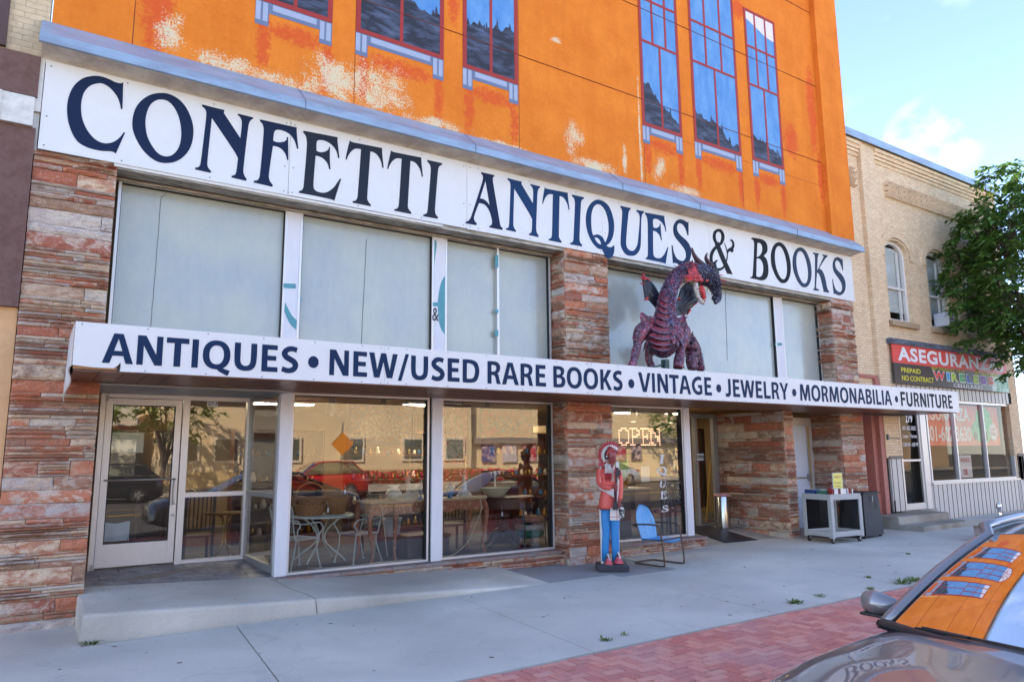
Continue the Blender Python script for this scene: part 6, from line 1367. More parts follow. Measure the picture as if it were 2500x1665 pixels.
put_text('OPEN', 20.15, 20.47, 1.3, 1.45, .297, M_LETW, wn, off=.02)
f = MB(); f.box((18.55, 3.2, 0), (24.9, 3.3, 3.5)); f.box((18.6, .5, .02), (24.9, 3.2, .05)); f.box((17.9, .45, .05), (18.6, 3.3, 3.6)); f.box((24.96, .3, 0), (25.4, 3.3, 9.9)); f.box((18.5, .3, 3.3), (25, 3.3, 3.4)); f.box((18.5, .8, 4.6), (25, .85, 9.6)); f.build('interior_wall', mat('dim_wall', srgb(110, 104, 96), .9, var=.05), nbd)
# banner over the shop front
bn = thing('shop_banner', 'red and black ASEGURANZAS WIRELESS CELULARES banner over the brick building shop front', 'banner', (18.3, -.1, 3.6))
bx = lambda x, y: at(2140+x*.31888, 800+y*.31888, -.1)
f = MB(); f.box((18.32, -.10, 4.13), (24.68, -.07, 4.62)); f.build('red_panel', mat('banner_red', srgb(226, 84, 74), .5, var=.1), bn)
f = MB(); f.box((18.32, -.10, 3.60), (23.6, -.07, 4.13)); f.build('black_panel', mat('banner_black', srgb(66, 56, 56), .45, var=.12, vs=2), bn)
f = MB(); f.box((23.6, -.10, 3.60), (24.68, -.07, 4.13)); f.build('picture_panel', mat('banner_picture', srgb(200, 222, 210), .5, var=.2, vs=2, col2=srgb(120, 180, 140)), bn)
f = MB(); f.box((18.25, -.14, 4.62), (24.75, .05, 4.76)); f.build('rail', mat('weathered_blue_board', srgb(104, 112, 128), .8, var=.4, vs=9, vscale=(.4, 1, 3), col2=srgb(60, 60, 66)), bn)
put_text('ASEGURANZAS', 18.55, 24.45, 4.20, 4.56, -.104, M_WVIN, bn, off=.035, sp=1.1, lab='bold white word ASEGURANZAS')
M_YEL = mat('banner_yellow', srgb(236, 226, 60), .6, var=0)
put_text('PREPAID', 18.65, 19.6, 3.90, 4.02, -.104, M_YEL, bn, off=.01, lab='yellow word PREPAID'); put_text('NO CONTRACT', 18.65, 20.25, 3.69, 3.82, -.104, M_YEL, bn, off=.01, lab='yellow words NO CONTRACT')
put_text('BEST INSURANCE  (18-22)', 20.2, 22.0, 4.055, 4.12, -.1045, M_YEL, bn, off=.0, lab='small yellow line'); put_text('801-602-3630', 22.6, 24.0, 4.04, 4.14, -.106, M_YEL, bn, off=.02, lab='yellow phone number')
cx_ = [srgb(226,74,66), srgb(60,170,220), srgb(190,220,60), srgb(90,190,110), srgb(60,110,200), srgb(190,220,60), srgb(150,80,190), srgb(236,96,60)]
pos = [(20.25,20.93),(21.08,21.25),(21.40,21.78),(21.90,22.2),(22.32,22.6),(22.70,23.02),(22.85,23.2),(23.3,23.6)]
xw = 20.25
for i, (ch_, w_) in enumerate(zip('WIRELESS', (.62, .14, .34, .30, .28, .30, .34, .34))):
    put_text(ch_, xw-.025, xw+w_+.025, 3.765, 4.035, -.1035, M_WVIN, bn, off=.05, name='letter_edge'); put_text(ch_, xw, xw+w_, 3.79, 4.01, -.1055, mat('banner_letter', cx_[i], .6, var=0), bn, off=.035, name='letter'); xw += w_+.115
put_text('CELULARES', 21.3, 23.0, 3.63, 3.73, -.1035, M_WVIN, bn, off=.02, sp=1.1, lab='white word CELULARES')
# steps, downpipe, hose bracket
f = MB(); rings = []
def blockstep(f, x0, x1, y0, z0, z1):
    n = 26; r_ = [[(x, .0, z0), (x, .0, z1), (x, y0+.03+.01*noise.noise((x*5, 1, 0)), z1), (x, y0+.012*noise.noise((x*9, 2, 0)), z1-.02+.008*noise.noise((x*7, 3, 0))), (x, y0+.012*noise.noise((x*8, 5, 0)), (z0+z1)/2), (x, y0+.01*noise.noise((x*6, 7, 0)), z0)] for x in [x0+(x1-x0)*i/n for i in range(n+1)]]
    f.loft(r_)
blockstep(f, 16.97, 19.35, -1.18, 0, .20); blockstep(f, 16.97, 19.28, -.62, .2, .375); blockstep(f, 18.5, 19.95, -.03, .3, .40); struct('neighbour_steps', f, M_ROUGHC)
f = MB(); f.tube([(17.93, -.03, .3), (17.93, -.03, .62), (17.96, -.02, .66), (18.0, .0, .66)], .02, 8); f.build('pipe_stub', M_DARKG, nbd, smooth=True)
f = MB(); f.bar((17.9, -.02, 2.22), (18.42, -.04, 2.2), .02); f.box((17.86, -.04, 2.16), (17.92, 0, 2.3)); f.build('bracket', M_RIV, nbd)
# left neighbour: brown stucco frame, white metal strip, cream brick above
lb = thing('brown_stucco_building', 'brown stucco and cream brick building edge left of the orange building', 'building', (-1, 0, 0))
M_BRST = mat('brown_stucco', srgb(112, 84, 76), .85, var=.12, vs=8, bump=.3, bs=120, col2=srgb(104, 74, 66)); M_CRB = brick_mat('cream_painted_brick', srgb(214, 192, 158), srgb(208, 184, 150), srgb(186, 162, 130), dirt=.1, bw_=.22, bh=.075)
f = MB(); f.box((-9, .30, -.2), (-.19, .5, 15)); f.build('party_wall', M_BRST, lb)
f = MB(); f.box((-9, .0, 6.71), (-.19, .3, 15)); f.build('brick_wall', M_CRB, lb)
f = MB(); f.box((-9, -.09, 6.18), (-.24, .2, 6.70)); f.build('stucco_band', M_BRST, lb)
f = MB(); f.box((-.62, -.06, 3.62), (-.225, .2, 5.80)); f.box((-9, -.06, 5.3), (-.62, .2, 5.80)); f.build('stucco_frame', M_BRST, lb)
f = MB(); f.box((-9, -.12, 5.80), (-.26, .2, 6.16)); [f.box((-.62-.5*k, -.14, 5.80), (-.58-.5*k, -.12, 6.16)) for k in range(6)]; f.build('metal_strip', mat('white_strip_metal', srgb(214, 208, 196), .5, .2, var=.2, vs=5), lb)
f = MB(); f.box((-9, .1, 3.62), (-.62, .2, 5.3)); f.build('tan_panel', mat('tan_stucco', srgb(206, 160, 108), .85, var=.1), lb)
f = MB(); f.box((-9, .02, -.2), (-.225, .3, 3.62)); f.build('lower_wall', mat('peach_stucco', srgb(214, 166, 118), .85, var=.1, bump=.2, bs=100), lb)
f = MB(); f.box((-9, -.03, 6.9), (-.65, .05, 12)); wn = f.build('window', mat('dark_window', srgb(190, 200, 214), .2, var=.05), lb); f = MB(); f.box((-.70, -.07, 6.75), (-.60, .02, 12)); f.build('frame', mat('plum_frame', srgb(84, 60, 58), .7, var=.2), wn)
# concrete pedestal with a chrome bubbler
dp = thing('drinking_fountain', 'low concrete pedestal with a chrome bubbler tap on the pavement', 'drinking fountain', (16.2, -2.9, gz(16)))
zg = gz(16); f = MB(); f.loft([[(16.02,-3.2,zg),(17.2,-3.2,zg),(17.2,-2.68,zg),(16.02,-2.68,zg)], [(16.0,-3.22,zg+.33),(17.2,-3.22,zg+.33),(17.2,-2.66,zg+.33),(16.0,-2.66,zg+.33)]]); f.build('brick_base', brick_mat('pinkish_block', srgb(170,150,140), srgb(158,138,128), srgb(130,112,104), bw_=.3, bh=.14), dp)
f = MB(); f.loft([[(15.9,-3.3,zg+.33),(17.3,-3.3,zg+.33),(17.3,-2.56,zg+.33),(15.9,-2.56,zg+.33)], [(15.9,-3.3,zg+.45),(17.3,-3.3,zg+.45),(17.3,-2.56,zg+.45),(15.9,-2.56,zg+.45)], [(16.2,-3.05,zg+.50),(17.0,-3.05,zg+.50),(17.0,-2.8,zg+.50),(16.2,-2.8,zg+.50)]]); f.build('concrete_cap', M_CONCW, dp)
M_CHR = mat('chrome', (.7, .7, .72), .08, 1., var=0)
f = MB(); f.lathe([(.05,0),(.035,.03),(.03,.12),(.055,.16),(.05,.22),(.03,.26),(0,.27)], (16.75, -2.85, zg+.48), 14); f.tube([(16.75,-2.85,zg+.62),(16.68,-2.92,zg+.66),(16.64,-2.95,zg+.62)], .015, 8); f.build('bubbler', M_CHR, dp, smooth=True)
# ---------------- trees
def leaf_mat(name, a, b, c):
    m = Mt(name, .5); g_ = m.n('NewGeometry'); m.base(m.mix(1., m.ramp(g_.outputs['Random Per Island'], [(0, a), (.5, b), (.85, c)]), m.ramp(m.noise(.9, 2, .5), [(.35, .75), (.65, 1.25)]), 'MULTIPLY'))
    tr_n = m.n('BsdfTranslucent'); tr_n.inputs[0].default_value = (.12, .22, .02, 1); x = m.n('MixShader'); x.inputs[0].default_value = .3
    out = m.nt.nodes['Material Output']; m.l(m.p.outputs[0], x.inputs[1]); m.l(tr_n.outputs[0], x.inputs[2]); m.l(x.outputs[0], out.inputs['Surface']); return m.m
M_LEAF = leaf_mat('leaf_green', (.045, .12, .025), (.075, .18, .035), (.16, .27, .05)); M_BARK = mat('bark', srgb(94, 78, 64), .9, var=.3, vs=12, bump=.6, bs=30)
def tree(name, label, base, h0, top, rx, seed, nclus, nleaf, ll=.12, group=None):
    r_ = random.Random(seed); t = thing(name, label, 'tree', base, 0, group); B_ = V(base); cz = (h0+top)/2; rz_ = (top-h0)/2
    tk = MB(); fork = B_+V((.1, .05, h0*.62)); tk.tube([B_+V((0,0,-.1)), B_+V((.03,0,h0*.3)), fork], [.17, .13, .11], 10)
    lf = MB(); tips = []
    for k in range(nclus):
        while True:
            u, v_, w_ = r_.uniform(-1, 1), r_.uniform(-1, 1), r_.uniform(-1, 1); q = u*u+v_*v_+w_*w_
            if q < 1 and (q > .25 or r_.random() < .35): break
        lump = 1+.16*noise.noise((u*2.2+seed, v_*2.2, w_*2.2)); wid = (1-.25*max(0, w_))
        tips.append(V((u*rx*lump*wid, v_*rx*lump*wid, cz+w_*rz_*lump)))
    mains = []
    for k in range(8):
        a = 2*pi*k/8+r_.uniform(-.3, .3); e = V((cos(a)*rx*.5, sin(a)*rx*.5, cz+r_.uniform(-.3, .6)*rz_)); pth = cr3([fork, fork+V((cos(a)*rx*.18, sin(a)*rx*.18, (e.z-h0*.62)*.45)), B_+e], 4); tk.tube(pth, [.075-.055*i/(len(pth)-1) for i in range(len(pth))], 7); mains += pth[3:]
    for c_ in tips:
        C_ = B_+c_; near = min(mains, key=lambda p: (p-C_).length)
        if r_.random() < .6: tk.tube([near, (near+C_)/2+V((0, 0, .12)), C_], [.02, .013, .005], 4, cap=False)
        out = V((c_.x, c_.y, 0)).normalized() if c_.xy.length > .1 else V((1, 0, 0)); rad = r_.uniform(.30, .55)*(rx/4.2)
        for s_ in range(r_.randint(3, 5)):   # twigs with leaves in rows: drooping sprays
            d = (out*r_.uniform(.3, 1)+V((r_.uniform(-1, 1), r_.uniform(-1, 1), r_.uniform(-.5, .25)))).normalized(); L_ = rad*r_.uniform(1.0, 1.8); n = nleaf
            for i in range(n):
                tt = (i+.5)/n; p = C_+d*L_*tt+V((0, 0, -.35*L_*tt*tt))+V([r_.gauss(0, .03) for _ in range(3)])
                sd_ = d.cross(V((0, 0, 1))).normalized()*(1 if i % 2 else -1); ld = (d*.6+sd_*.8+V((0, 0, r_.uniform(-.8, .0)))).normalized(); l = ll*r_.uniform(.7, 1.25); wv = ld.cross(V((r_.uniform(-.5, .5), r_.uniform(-.5, .5), 1))).normalized()*l*.23
                nn_ = wv.cross(ld).normalized()*l*.06; n0 = len(lf.v)
                lf.v += [tuple(p), tuple(p+ld*l*.45+wv+nn_), tuple(p+ld*l), tuple(p+ld*l*.45-wv+nn_)]; lf.f.append([n0, n0+1, n0+2]); lf.f.append([n0, n0+2, n0+3]); lf.m += [0, 0]
    tk.build('trunk', M_BARK, t, smooth=True); lf.build('crown', M_LEAF, t); return t
tree('street_tree', 'leafy green street tree partly hiding the brick building at the right edge', (23.0, -1.9, gz(21)), 3.6, 9.9, 2.5, 5, 700, 10, .19)
# ---------------- weeds in the paving joints
M_WEED = leaf_mat('weed_green', (.09, .16, .035), (.14, .20, .05), (.26, .24, .10))
for i, (x, y, s_, lab) in enumerate(((1477,1568,.10,'small leafy weed where the paving meets the brick strip, nearest the camera'), (1525,1556,.09,'dry grass tuft beside the nearest leafy weed'), (1943,1480,.14,'spiky weed tuft on the paving edge below the cart'), (2003,1464,.13,'thin seeding weed tuft at the paving edge'), (2203,1433,.20,'broad clump of weeds left of the car mirror'), (2232,1427,.16,'weed clump next to the broad clump by the mirror'), (2120,1418,.09,'low weed in a pavement joint'), (2125,1446,.10,'small weed below the mirror-side clump'), (221,1571,.14,'green weed at the corner of the concrete step'), (2218,1361,.07,'tiny weed in the far pavement joint'))):
    p = px_ground(x, y, .0 if i != 8 else -.0); p.z = gz(p.x)-.004; t = MB(); rw = random.Random(i); dry = i in (1, 3)
    for k in range(46 if s_ > .12 else 26):
        a = rw.uniform(0, 2*pi); l = s_*rw.uniform(.28, .68); o = p+V((cos(a), sin(a), 0))*rw.uniform(0, s_*.55); d = V((cos(a)*rw.uniform(.3, 1), sin(a)*rw.uniform(.3, 1), rw.uniform(.35, 1.2))).normalized(); wv = d.cross(V((0, 0, 1))).normalized()*(.004 if dry else .012)
        m_ = o+d*l*.55; t.add([o-wv*.4, o+wv*.4, m_+wv, o+d*l+V((0, 0, -.2*l)), m_-wv], [(0,1,2,4),(4,2,3)])
    tag(t.build('weed', M_WEED, None), lab, 'weed', 'weeds in the paving joints')
lt = MB(); rw = random.Random(77)
for i in range(34):
    x, y = rw.uniform(-1, 15), rw.uniform(-4.2, -1.3); a = rw.uniform(0, 6.28); s_ = rw.uniform(.012, .03); lt.obox((x, y, gz(x)+.003), (V((cos(a), sin(a), 0)), V((-sin(a), cos(a), 0)), V((0, 0, 1))), (s_*1.6, s_*.7, .003))
tag(lt.build('litter_specks', mat('dry_leaf', srgb(92, 78, 62), .8, var=.3), None), 'dry leaf bits and gum spots scattered over the grey pavement', 'litter', kind='stuff')
# ================================================================== INSIDE THE SHOP
FL = .265
M_IRON = mat('white_iron', srgb(206, 216, 212), .45, .1, var=.08); M_WIC = mat('wicker', srgb(176, 128, 76), .7, var=.3, vs=60, bump=.5, bs=90, col2=srgb(140, 92, 50)); M_WICP = mat('pale_wicker', srgb(214, 200, 160), .7, var=.2, vs=60, bump=.5, bs=90)
M_WOOD = mat('brown_wood', srgb(96, 58, 38), .45, var=.3, vs=9, vscale=(1, 1, 4)); M_WOODD = mat('dark_wood', srgb(58, 36, 28), .4, var=.3, vs=9); M_WOODR = mat('worn_red_wood', srgb(170, 104, 72), .6, var=.3, vs=16, col2=srgb(206, 168, 130), f2=(.52, .66))
M_BRASS = mat('brass', srgb(190, 160, 96), .25, .9, var=.05); M_CER = mat('cream_ceramic', srgb(226, 214, 190), .3, var=.15, vs=12, col2=srgb(170, 140, 100), f2=(.6, .7)); M_BGL = mat('blue_glass', srgb(28, 96, 140), .08, .0, var=.2, vs=12, coat=1); M_AMB = mat('amber_glass', srgb(176, 116, 20), .1, var=.3, vs=14, coat=1)
# ceiling lamps and tubes
for i, (x, y, w_, d_, lab) in enumerate(((4.3, 5.0, 1.2, .3, 'lit fluorescent panel over the patio table'), (7.2, 4.0, 1.2, .35, 'lit fluorescent panel behind the stained glass'), (10.0, 2.6, 2.2, .16, 'long lit tube above the OPEN sign'), (2.0, 4.4, 1.2, .3, 'lit fluorescent panel near the left door'), (10.2, 5.6, 1.2, .3, 'lit fluorescent panel deep in the shop'), (13.4, 4.4, 1.0, .3, 'lit panel behind the entrance door'))):
    t = thing('ceiling_light', lab, 'ceiling light', (x, y, 2.99)); f = MB(); f.box((x-w_/2-.03, y-d_/2-.03, 2.95), (x+w_/2+.03, y+d_/2+.03, 3.01)); f.build('housing', M_POST, t)
    f = MB(); f.box((x-w_/2, y-d_/2, 2.935), (x+w_/2, y+d_/2, 2.949)); m = Mt('tube_light'); m.p.inputs['Emission Color'].default_value = (1, .86, .62, 1); m.p.inputs['Emission Strength'].default_value = 9.0; f.build('diffuser', m.m, t)
for i, (x, y) in enumerate(((3.95, 1.1), (5.0, 1.5), (5.85, 1.1), (7.2, 1.7), (9.75, 1.1), (10.55, 1.3), (3.2, 1.2))):
    t = thing('pendant_lamp', 'grey cone pendant lamp, number %d from the left along the window ceiling' % (i+1) if False else 'grey cone pendant lamp hanging %s' % ['over the left patio chair', 'in front of the first stained glass', 'beside the white middle post', 'left of the middle pier', 'left of the OPEN sign', 'above the right end of the OPEN sign', 'by the first white post'][i], 'lamp', (x, y, 3.0))
    f = MB(); f.lathe([(.0, 0), (.02, -.02), (.035, -.12), (.10, -.46), (.095, -.46), (.03, -.13)], (x, y, 3.0), 18, cap=False); f.build('shade', mat('lamp_grey', srgb(150, 146, 140), .5, var=.05), t, smooth=True)
    f = MB(); f.lathe([(0, -.40), (.04, -.42), (.045, -.45), (.03, -.49), (0, -.50)], (x, y, 3.0), 12); m = Mt('bulb'); m.p.inputs['Emission Color'].default_value = (1, .8, .5, 1); m.p.inputs['Emission Strength'].default_value = 1.2 if i % 2 else .0; f.build('bulb', m.m, t, smooth=True)
# stained glass panels
def glassmat(name, stops, scale, em=.35):
    m = Mt(name, .15); v = m.n('TexVoronoi'); v.feature = 'F1'; v.inputs['Scale'].default_value = scale; c = m.coord(rot=(R(-90), 0, 0)); v.voronoi_dimensions = '2D'; m.l(c, v.inputs['Vector'])
    e = m.n('TexVoronoi'); e.feature = 'DISTANCE_TO_EDGE'; e.voronoi_dimensions = '2D'; e.inputs['Scale'].default_value = scale; m.l(c, e.inputs['Vector'])
    sp = m.n('SeparateColor'); m.l(v.outputs['Color'], sp.inputs[0]); col = m.ramp(sp.outputs[0], stops, 'CONSTANT'); col = m.mix(m.ramp(e.outputs['Distance'], [(.03, 1.), (.06, 0.)]), col, (.01, .01, .01)); m.base(col)
    tr_n = m.n('BsdfTranslucent'); m.l(col, tr_n.inputs[0]); x = m.n('MixShader'); x.inputs[0].default_value = .5; m.l(m.p.outputs[0], x.inputs[1]); m.l(tr_n.outputs[0], x.inputs[2]); m.l(x.outputs[0], m.nt.nodes['Material Output'].inputs['Surface']); return m.m
cream, red_, teal, blue_, amb, grn = srgb(232,214,180), srgb(190,44,30), srgb(90,170,180), srgb(60,90,140), srgb(220,150,60), srgb(80,120,70)
def stained(x0, x1, z0, z1, y, label, border, centre, frame=M_WOODD, shape='arch'):
    t = thing('stained_glass_panel', label, 'stained glass', ((x0+x1)/2, y, z0)); fw_ = .05; f = MB()
    for q in (((x0,y-.03,z0),(x0+fw_,y+.03,z1)), ((x1-fw_,y-.03,z0),(x1,y+.03,z1)), ((x0+fw_,y-.028,z0),(x1-fw_,y+.03,z0+fw_)), ((x0+fw_,y-.028,z1-fw_),(x1-fw_,y+.03,z1))): f.box(*q)
    f.build('frame', frame, t); a, b, c_, d = x0+fw_, x1-fw_, z0+fw_, z1-fw_; f = MB(); f.box((a, y, c_), (b, y+.008, d)); f.build('border_glass', border, t)
    cx_ = (a+b)/2; w_ = (b-a)/2*.72; f = MB()
    if shape == 'arch': f.poly([[(cx_-w_, c_+.08), (cx_+w_, c_+.08)]+[(cx_+w_*cos(pi*k/14), d-.12-w_*.62+w_*.62*sin(pi*k/14)) for k in range(15)]], y-.006, .004)
    else: f.poly([cr([(cx_-w_,(c_+d)/2+.1),(cx_-w_*.5,d-.2),(cx_,d-.12),(cx_+w_*.5,d-.2),(cx_+w_,(c_+d)/2+.1),(cx_+w_*.8,c_+.2),(cx_,c_+.08),(cx_-w_*.8,c_+.2)])], y-.006, .004)
    f.build('centre_glass', centre, t)
    f = MB()
    for k in range(9): an = pi*(k+.5)/9; f.bar((cx_, y-.012, (c_+d)/2-.1), (cx_+w_*.8*cos(an), y-.012, (c_+d)/2-.1+w_*.9*sin(an)), .008, .006)
    f.build('lead_lines', M_BLACK, t)
    f = MB(); f.bar((x0+.15, y, z1), (x0+.15, y, 3.0), .008); f.bar((x1-.15, y, z1), (x1-.15, y, 3.0), .008); f.build('hanging_wire', M_RIV, t)
ZP = lambda x, y, Y: at(680+x*.30612, 940+y*.30612, Y); ZQ = lambda x, y, Y: at(1040+x*.30612, 940+y*.30612, Y)
a, b = ZP(555, 145, 1.2), ZP(1083, 480, 1.2); stained(a.x, b.x, b.z, ZP(555, 145, 1.2).z-.0, 1.2, 'wide stained glass panel with a blue border and pale fan, hanging in the left window', glassmat('sg_blue', [(0, blue_), (.35, srgb(130,60,40)), (.6, srgb(60,60,70)), (.8, amb)], 26), glassmat('sg_cream', [(0, cream), (.5, srgb(238,224,190)), (.8, srgb(214,190,150))], 13))
a, b = ZQ(40, 150, 1.0), ZQ(350, 650, 1.0); stained(a.x, b.x, b.z, a.z, 1.0, 'tall red and amber stained glass panel with a pale arch beside the white middle post', glassmat('sg_red', [(0, red_), (.5, srgb(210,70,40)), (.75, amb), (.9, srgb(120,30,30))], 22), glassmat('sg_pale', [(0, srgb(206,190,170)), (.5, srgb(120,130,90)), (.75, red_), (.85, cream)], 20))
a, b = ZQ(422, 175, 1.3), ZQ(848, 440, 1.3); stained(a.x, b.x, b.z, a.z, 1.3, 'red bordered stained glass panel with turquoise leaf scrolls', glassmat('sg_red2', [(0, red_), (.6, srgb(150,36,40)), (.85, srgb(80,80,90))], 28), glassmat('sg_teal', [(0, teal), (.45, cream), (.7, srgb(60,130,160)), (.85, amb)], 22), shape='x')
# wrought iron patio set
def ironchair(loc, rz, label):
    t = thing('iron_patio_chair', label, 'chair', loc, rz, 'white iron patio chairs'); W_ = .21
    f = MB(); f.grid(lambda u, v_: (.22*(2*v_-1)*1.0, W_*(2*u-1), .43-.015*sin(pi*u)*sin(pi*v_)), 6, 6); f.grid(lambda u, v_: (.22*(2*v_-1), W_*(2*u-1), .425-.015*sin(pi*u)*sin(pi*v_)), 6, 6)
    f.tube([(.22, -W_, .43), (.22, W_, .43), (-.22, W_, .43), (-.22, -W_, .43), (.22, -W_, .43)], .012, 6); f.build('seat', M_IRON, t, world=False)
    f = MB(); f.tube(cr3([(-.22, -W_, .43), (-.27, -W_, .62), (-.33, -W_*1.05, .90), (-.335, 0, .87), (-.33, W_*1.05, .90), (-.27, W_, .62), (-.22, W_, .43)], 4), .011, 6)
    for k in range(11):   # diagonal mesh as thin crossing bars
        y = -W_+.02+k*.038; f.bar((-.245, y, .52), (-.325, min(max(y+.12, -W_), W_), .86), .004, .003); f.bar((-.245, y, .52), (-.325, min(max(y-.12, -W_), W_), .86), .004, .003)
    f.build('backrest', M_IRON, t, world=False)
    for s_ in (-1, 1):
        f = MB(); y = s_*(W_+.03); f.tube(cr3([(-.28, s_*W_, .68), (-.10, y, .645), (.10, y, .655), (.22, y, .64), (.27, y, .56), (.22, y, .50), (.20, s_*W_, .43)], 4), .011, 6); f.build('arm', M_IRON, t, world=False)
        for x0, x1 in ((.20, .26), (-.20, -.30)):
            f = MB(); f.tube(cr3([(x0, s_*W_*.95, .43), (x0+(x1-x0)*.2, s_*W_*.9, .25), (x1, s_*W_*1.05, .02), (x1, s_*W_*1.05, 0)], 4), .011, 6); f.lathe([(.025, 0), (.025, .008), (0, .01)], (x1, s_*W_*1.05, 0), 8); f.build('leg', M_IRON, t, world=False)
    return t
xa = ZP(150, 1200, .85).x; ironchair((xa, .85, FL+.008), R(25), 'white wrought iron chair beside the first white post')
xb_ = ZP(640, 1150, .95).x; ironchair((xb_, .98, FL+.008), R(198), 'white wrought iron chair to the right of the patio table')
tx = ZP(345, 960, 1.45).x; pt = thing('iron_patio_table', 'round white iron patio table under the wicker baskets', 'table', (tx, 1.45, FL))
f = MB(); f.lathe([(0, .715), (.50, .715), (.52, .70), (.52, .685), (.50, .68), (0, .70)], (tx, 1.45, FL), 30); f.build('table_top', M_IRON, pt, smooth='a')
for k in range(4):
    a = pi/4+k*pi/2; f = MB(); f.tube(cr3([(tx+.35*cos(a), 1.45+.35*sin(a), FL+.68), (tx+.12*cos(a), 1.45+.12*sin(a), FL+.5), (tx+.08*cos(a), 1.45+.08*sin(a), FL+.3), (tx+.38*cos(a), 1.45+.38*sin(a), FL+.06), (tx+.42*cos(a), 1.45+.42*sin(a), FL)], 5), .014, 7); f.build('leg', M_IRON, pt, smooth=True)
TZ = FL+.717
def basket(x, y, z, r0, r1, h_, hh, m_, label, sx=1., n=30, rz=0):
    t = thing('wicker_basket', label, 'basket', (x, y, z)); f = MB(); rows = 9; pr = []
    for k in range(rows*2+1): u = k/(rows*2); pr.append((r0+(r1-r0)*u**.7+(.006 if k % 2 else 0), h_*u))
    f.lathe([(0, .005)]+pr+[(r1-.02, h_), (r0*.9, .02), (0, .02)], (x, y, z), n, cap=False, sx=sx)
    f.tube([(x+r1*sx*cos(2*pi*k/24), y+r1*sin(2*pi*k/24), z+h_) for k in range(25)], .012, 6); f.build('body', m_, t)
    if hh: f = MB(); f.tube(cr3([(x-r1*sx*.98, y, z+h_-.02), (x-r1*sx*.8, y, z+h_+hh*.7), (x, y, z+h_+hh), (x+r1*sx*.8, y, z+h_+hh*.7), (x+r1*sx*.98, y, z+h_-.02)], 5), .014, 7); f.build('handle', m_, t)
    return t
basket(tx-.22, 1.35, TZ, .18, .25, .16, .34, M_WIC, 'low wicker basket with a tall arched handle on the patio table'); basket(tx+.22, 1.45, TZ, .15, .21, .26, .2, M_WIC, 'deep splint basket on the right of the patio table')
basket(tx-.20, 1.38, TZ+.13, .12, .17, .14, 0, M_WIC, 'smaller woven basket tipped inside the handled basket', 1.2); basket(tx-.42, 1.75, TZ-.03, .14, .2, .3, 0, M_WIC, 'tall brown basket behind the white post')
# carved console table
c0, c1 = ZP(940, 1380, .62).x-.06, ZQ(455, 1320, .62).x+.02
ct = thing('carved_table', 'worn reddish carved table with cabriole legs standing behind the white middle post', 'table', ((c0+c1)/2, .9, FL)); CTZ = ZQ(470, 890, .58).z; M_TOP = mat('pale_table_top', srgb(200, 170, 130), .5, var=.2, vs=10)
f = MB(); f.box((c0-.42, .56, CTZ-.035), (c1+.03, 1.22, CTZ), .012); f.build('table_top', M_TOP, ct)
f = MB(); n = 34
for (y_, ) in ((.60,), (1.16,)):
    xs_ = [c0-.36+(c1-c0+.36)*k/n for k in range(n+1)]; f.poly([[(x, CTZ-.17-.035*abs(sin((x-c0)*5.2))-.015*sin((x-c0)*21)) for x in xs_]+[(xs_[-1], CTZ-.036), (xs_[0], CTZ-.036)]], y_, .03)
f.build('apron', M_WOODR, ct)
for x, y, s_ in ((c0-.34, .62, -1), (c0+.02, .60, 0), (c1-.02, .62, 1), (c0-.34, 1.16, -1), (c1-.02, 1.16, 1)):
    f = MB(); o = .05*(s_ or .0); h_ = CTZ-FL-.04; f.tube(cr3([(x, y, CTZ-.04), (x+o, y-.02, FL+h_*.8), (x+o*.8, y, FL+h_*.5), (x-o*.2, y+.01, FL+h_*.2), (x+o*.6, y-.02, FL+.02)], 4), lin([.045, .05, .032, .022, .03], 4), 8); f.build('leg', M_WOODR, ct, smooth=True)
def lathe_thing(name, label, cat, x, y, z, prof, m_, n=20, part='body', **k):
    t = thing(name, label, cat, (x, y, z)); f = MB(); f.lathe(prof, (x, y, z), n, **k); f.build(part, m_, t, smooth=True); return t
vx = ZP(918, 880, .85).x; lathe_thing('floral_lamp_base', 'cream vase with painted flowers and ruffled rim on the carved table', 'vase', vx, .85, CTZ, [(.06,0),(.07,.01),(.13,.06),(.135,.11),(.08,.17),(.055,.19),(.09,.225),(.085,.23),(.05,.2)], M_CER)
vx = ZP(1100, 880, .95).x; lathe_thing('floral_lamp_base', 'second cream ruffled vase, partly behind the figurine lamp', 'vase', vx, 1.0, CTZ, [(.06,0),(.07,.01),(.12,.06),(.12,.11),(.08,.17),(.055,.19),(.09,.225),(.085,.23),(.05,.2)], M_CER)
def figlamp(x, y, z, label):
    t = thing('figurine_lamp', label, 'lamp', (x, y, z)); f = MB(); f.lathe([(.14,0),(.14,.02),(.12,.03),(.12,.05),(.09,.07),(.08,.09),(0,.09)], (x, y, z), 20); f.build('base', M_CER, t, smooth='a')
    f = MB(); f.tube(cr3([(x, y, z+.08), (x+.01, y, z+.2), (x-.01, y, z+.3), (x+.01, y, z+.38)], 4), lin([.05, .035, .045, .02], 4), 9); f.lathe([(0,-.03),(.026,-.01),(.026,.01),(0,.03)], (x+.01, y, z+.42), 10); f.tube([(x-.01, y, z+.33), (x-.08, y-.02, z+.36), (x-.10, y-.02, z+.46)], [.014, .012, .008], 6); f.tube([(x+.02, y, z+.33), (x+.09, y, z+.28)], [.014, .008], 6); f.build('figure', M_CER, t, smooth=True)
    f = MB(); f.tube([(x+.04, y+.03, z+.08), (x+.04, y+.03, z+.62)], .012, 7); f.tube([(x+.04, y+.03, z+.60), (x+.04, y+.03, z+.68)], .018, 7); f.build('stem', M_BRASS, t)
figlamp(ZP(1030, 890, .9).x, .88, CTZ, 'tall ivory figurine lamp left of the white middle post'); figlamp(ZQ(300, 880, .9).x, .88, CTZ, 'ivory figurine lamp right of the white middle post')
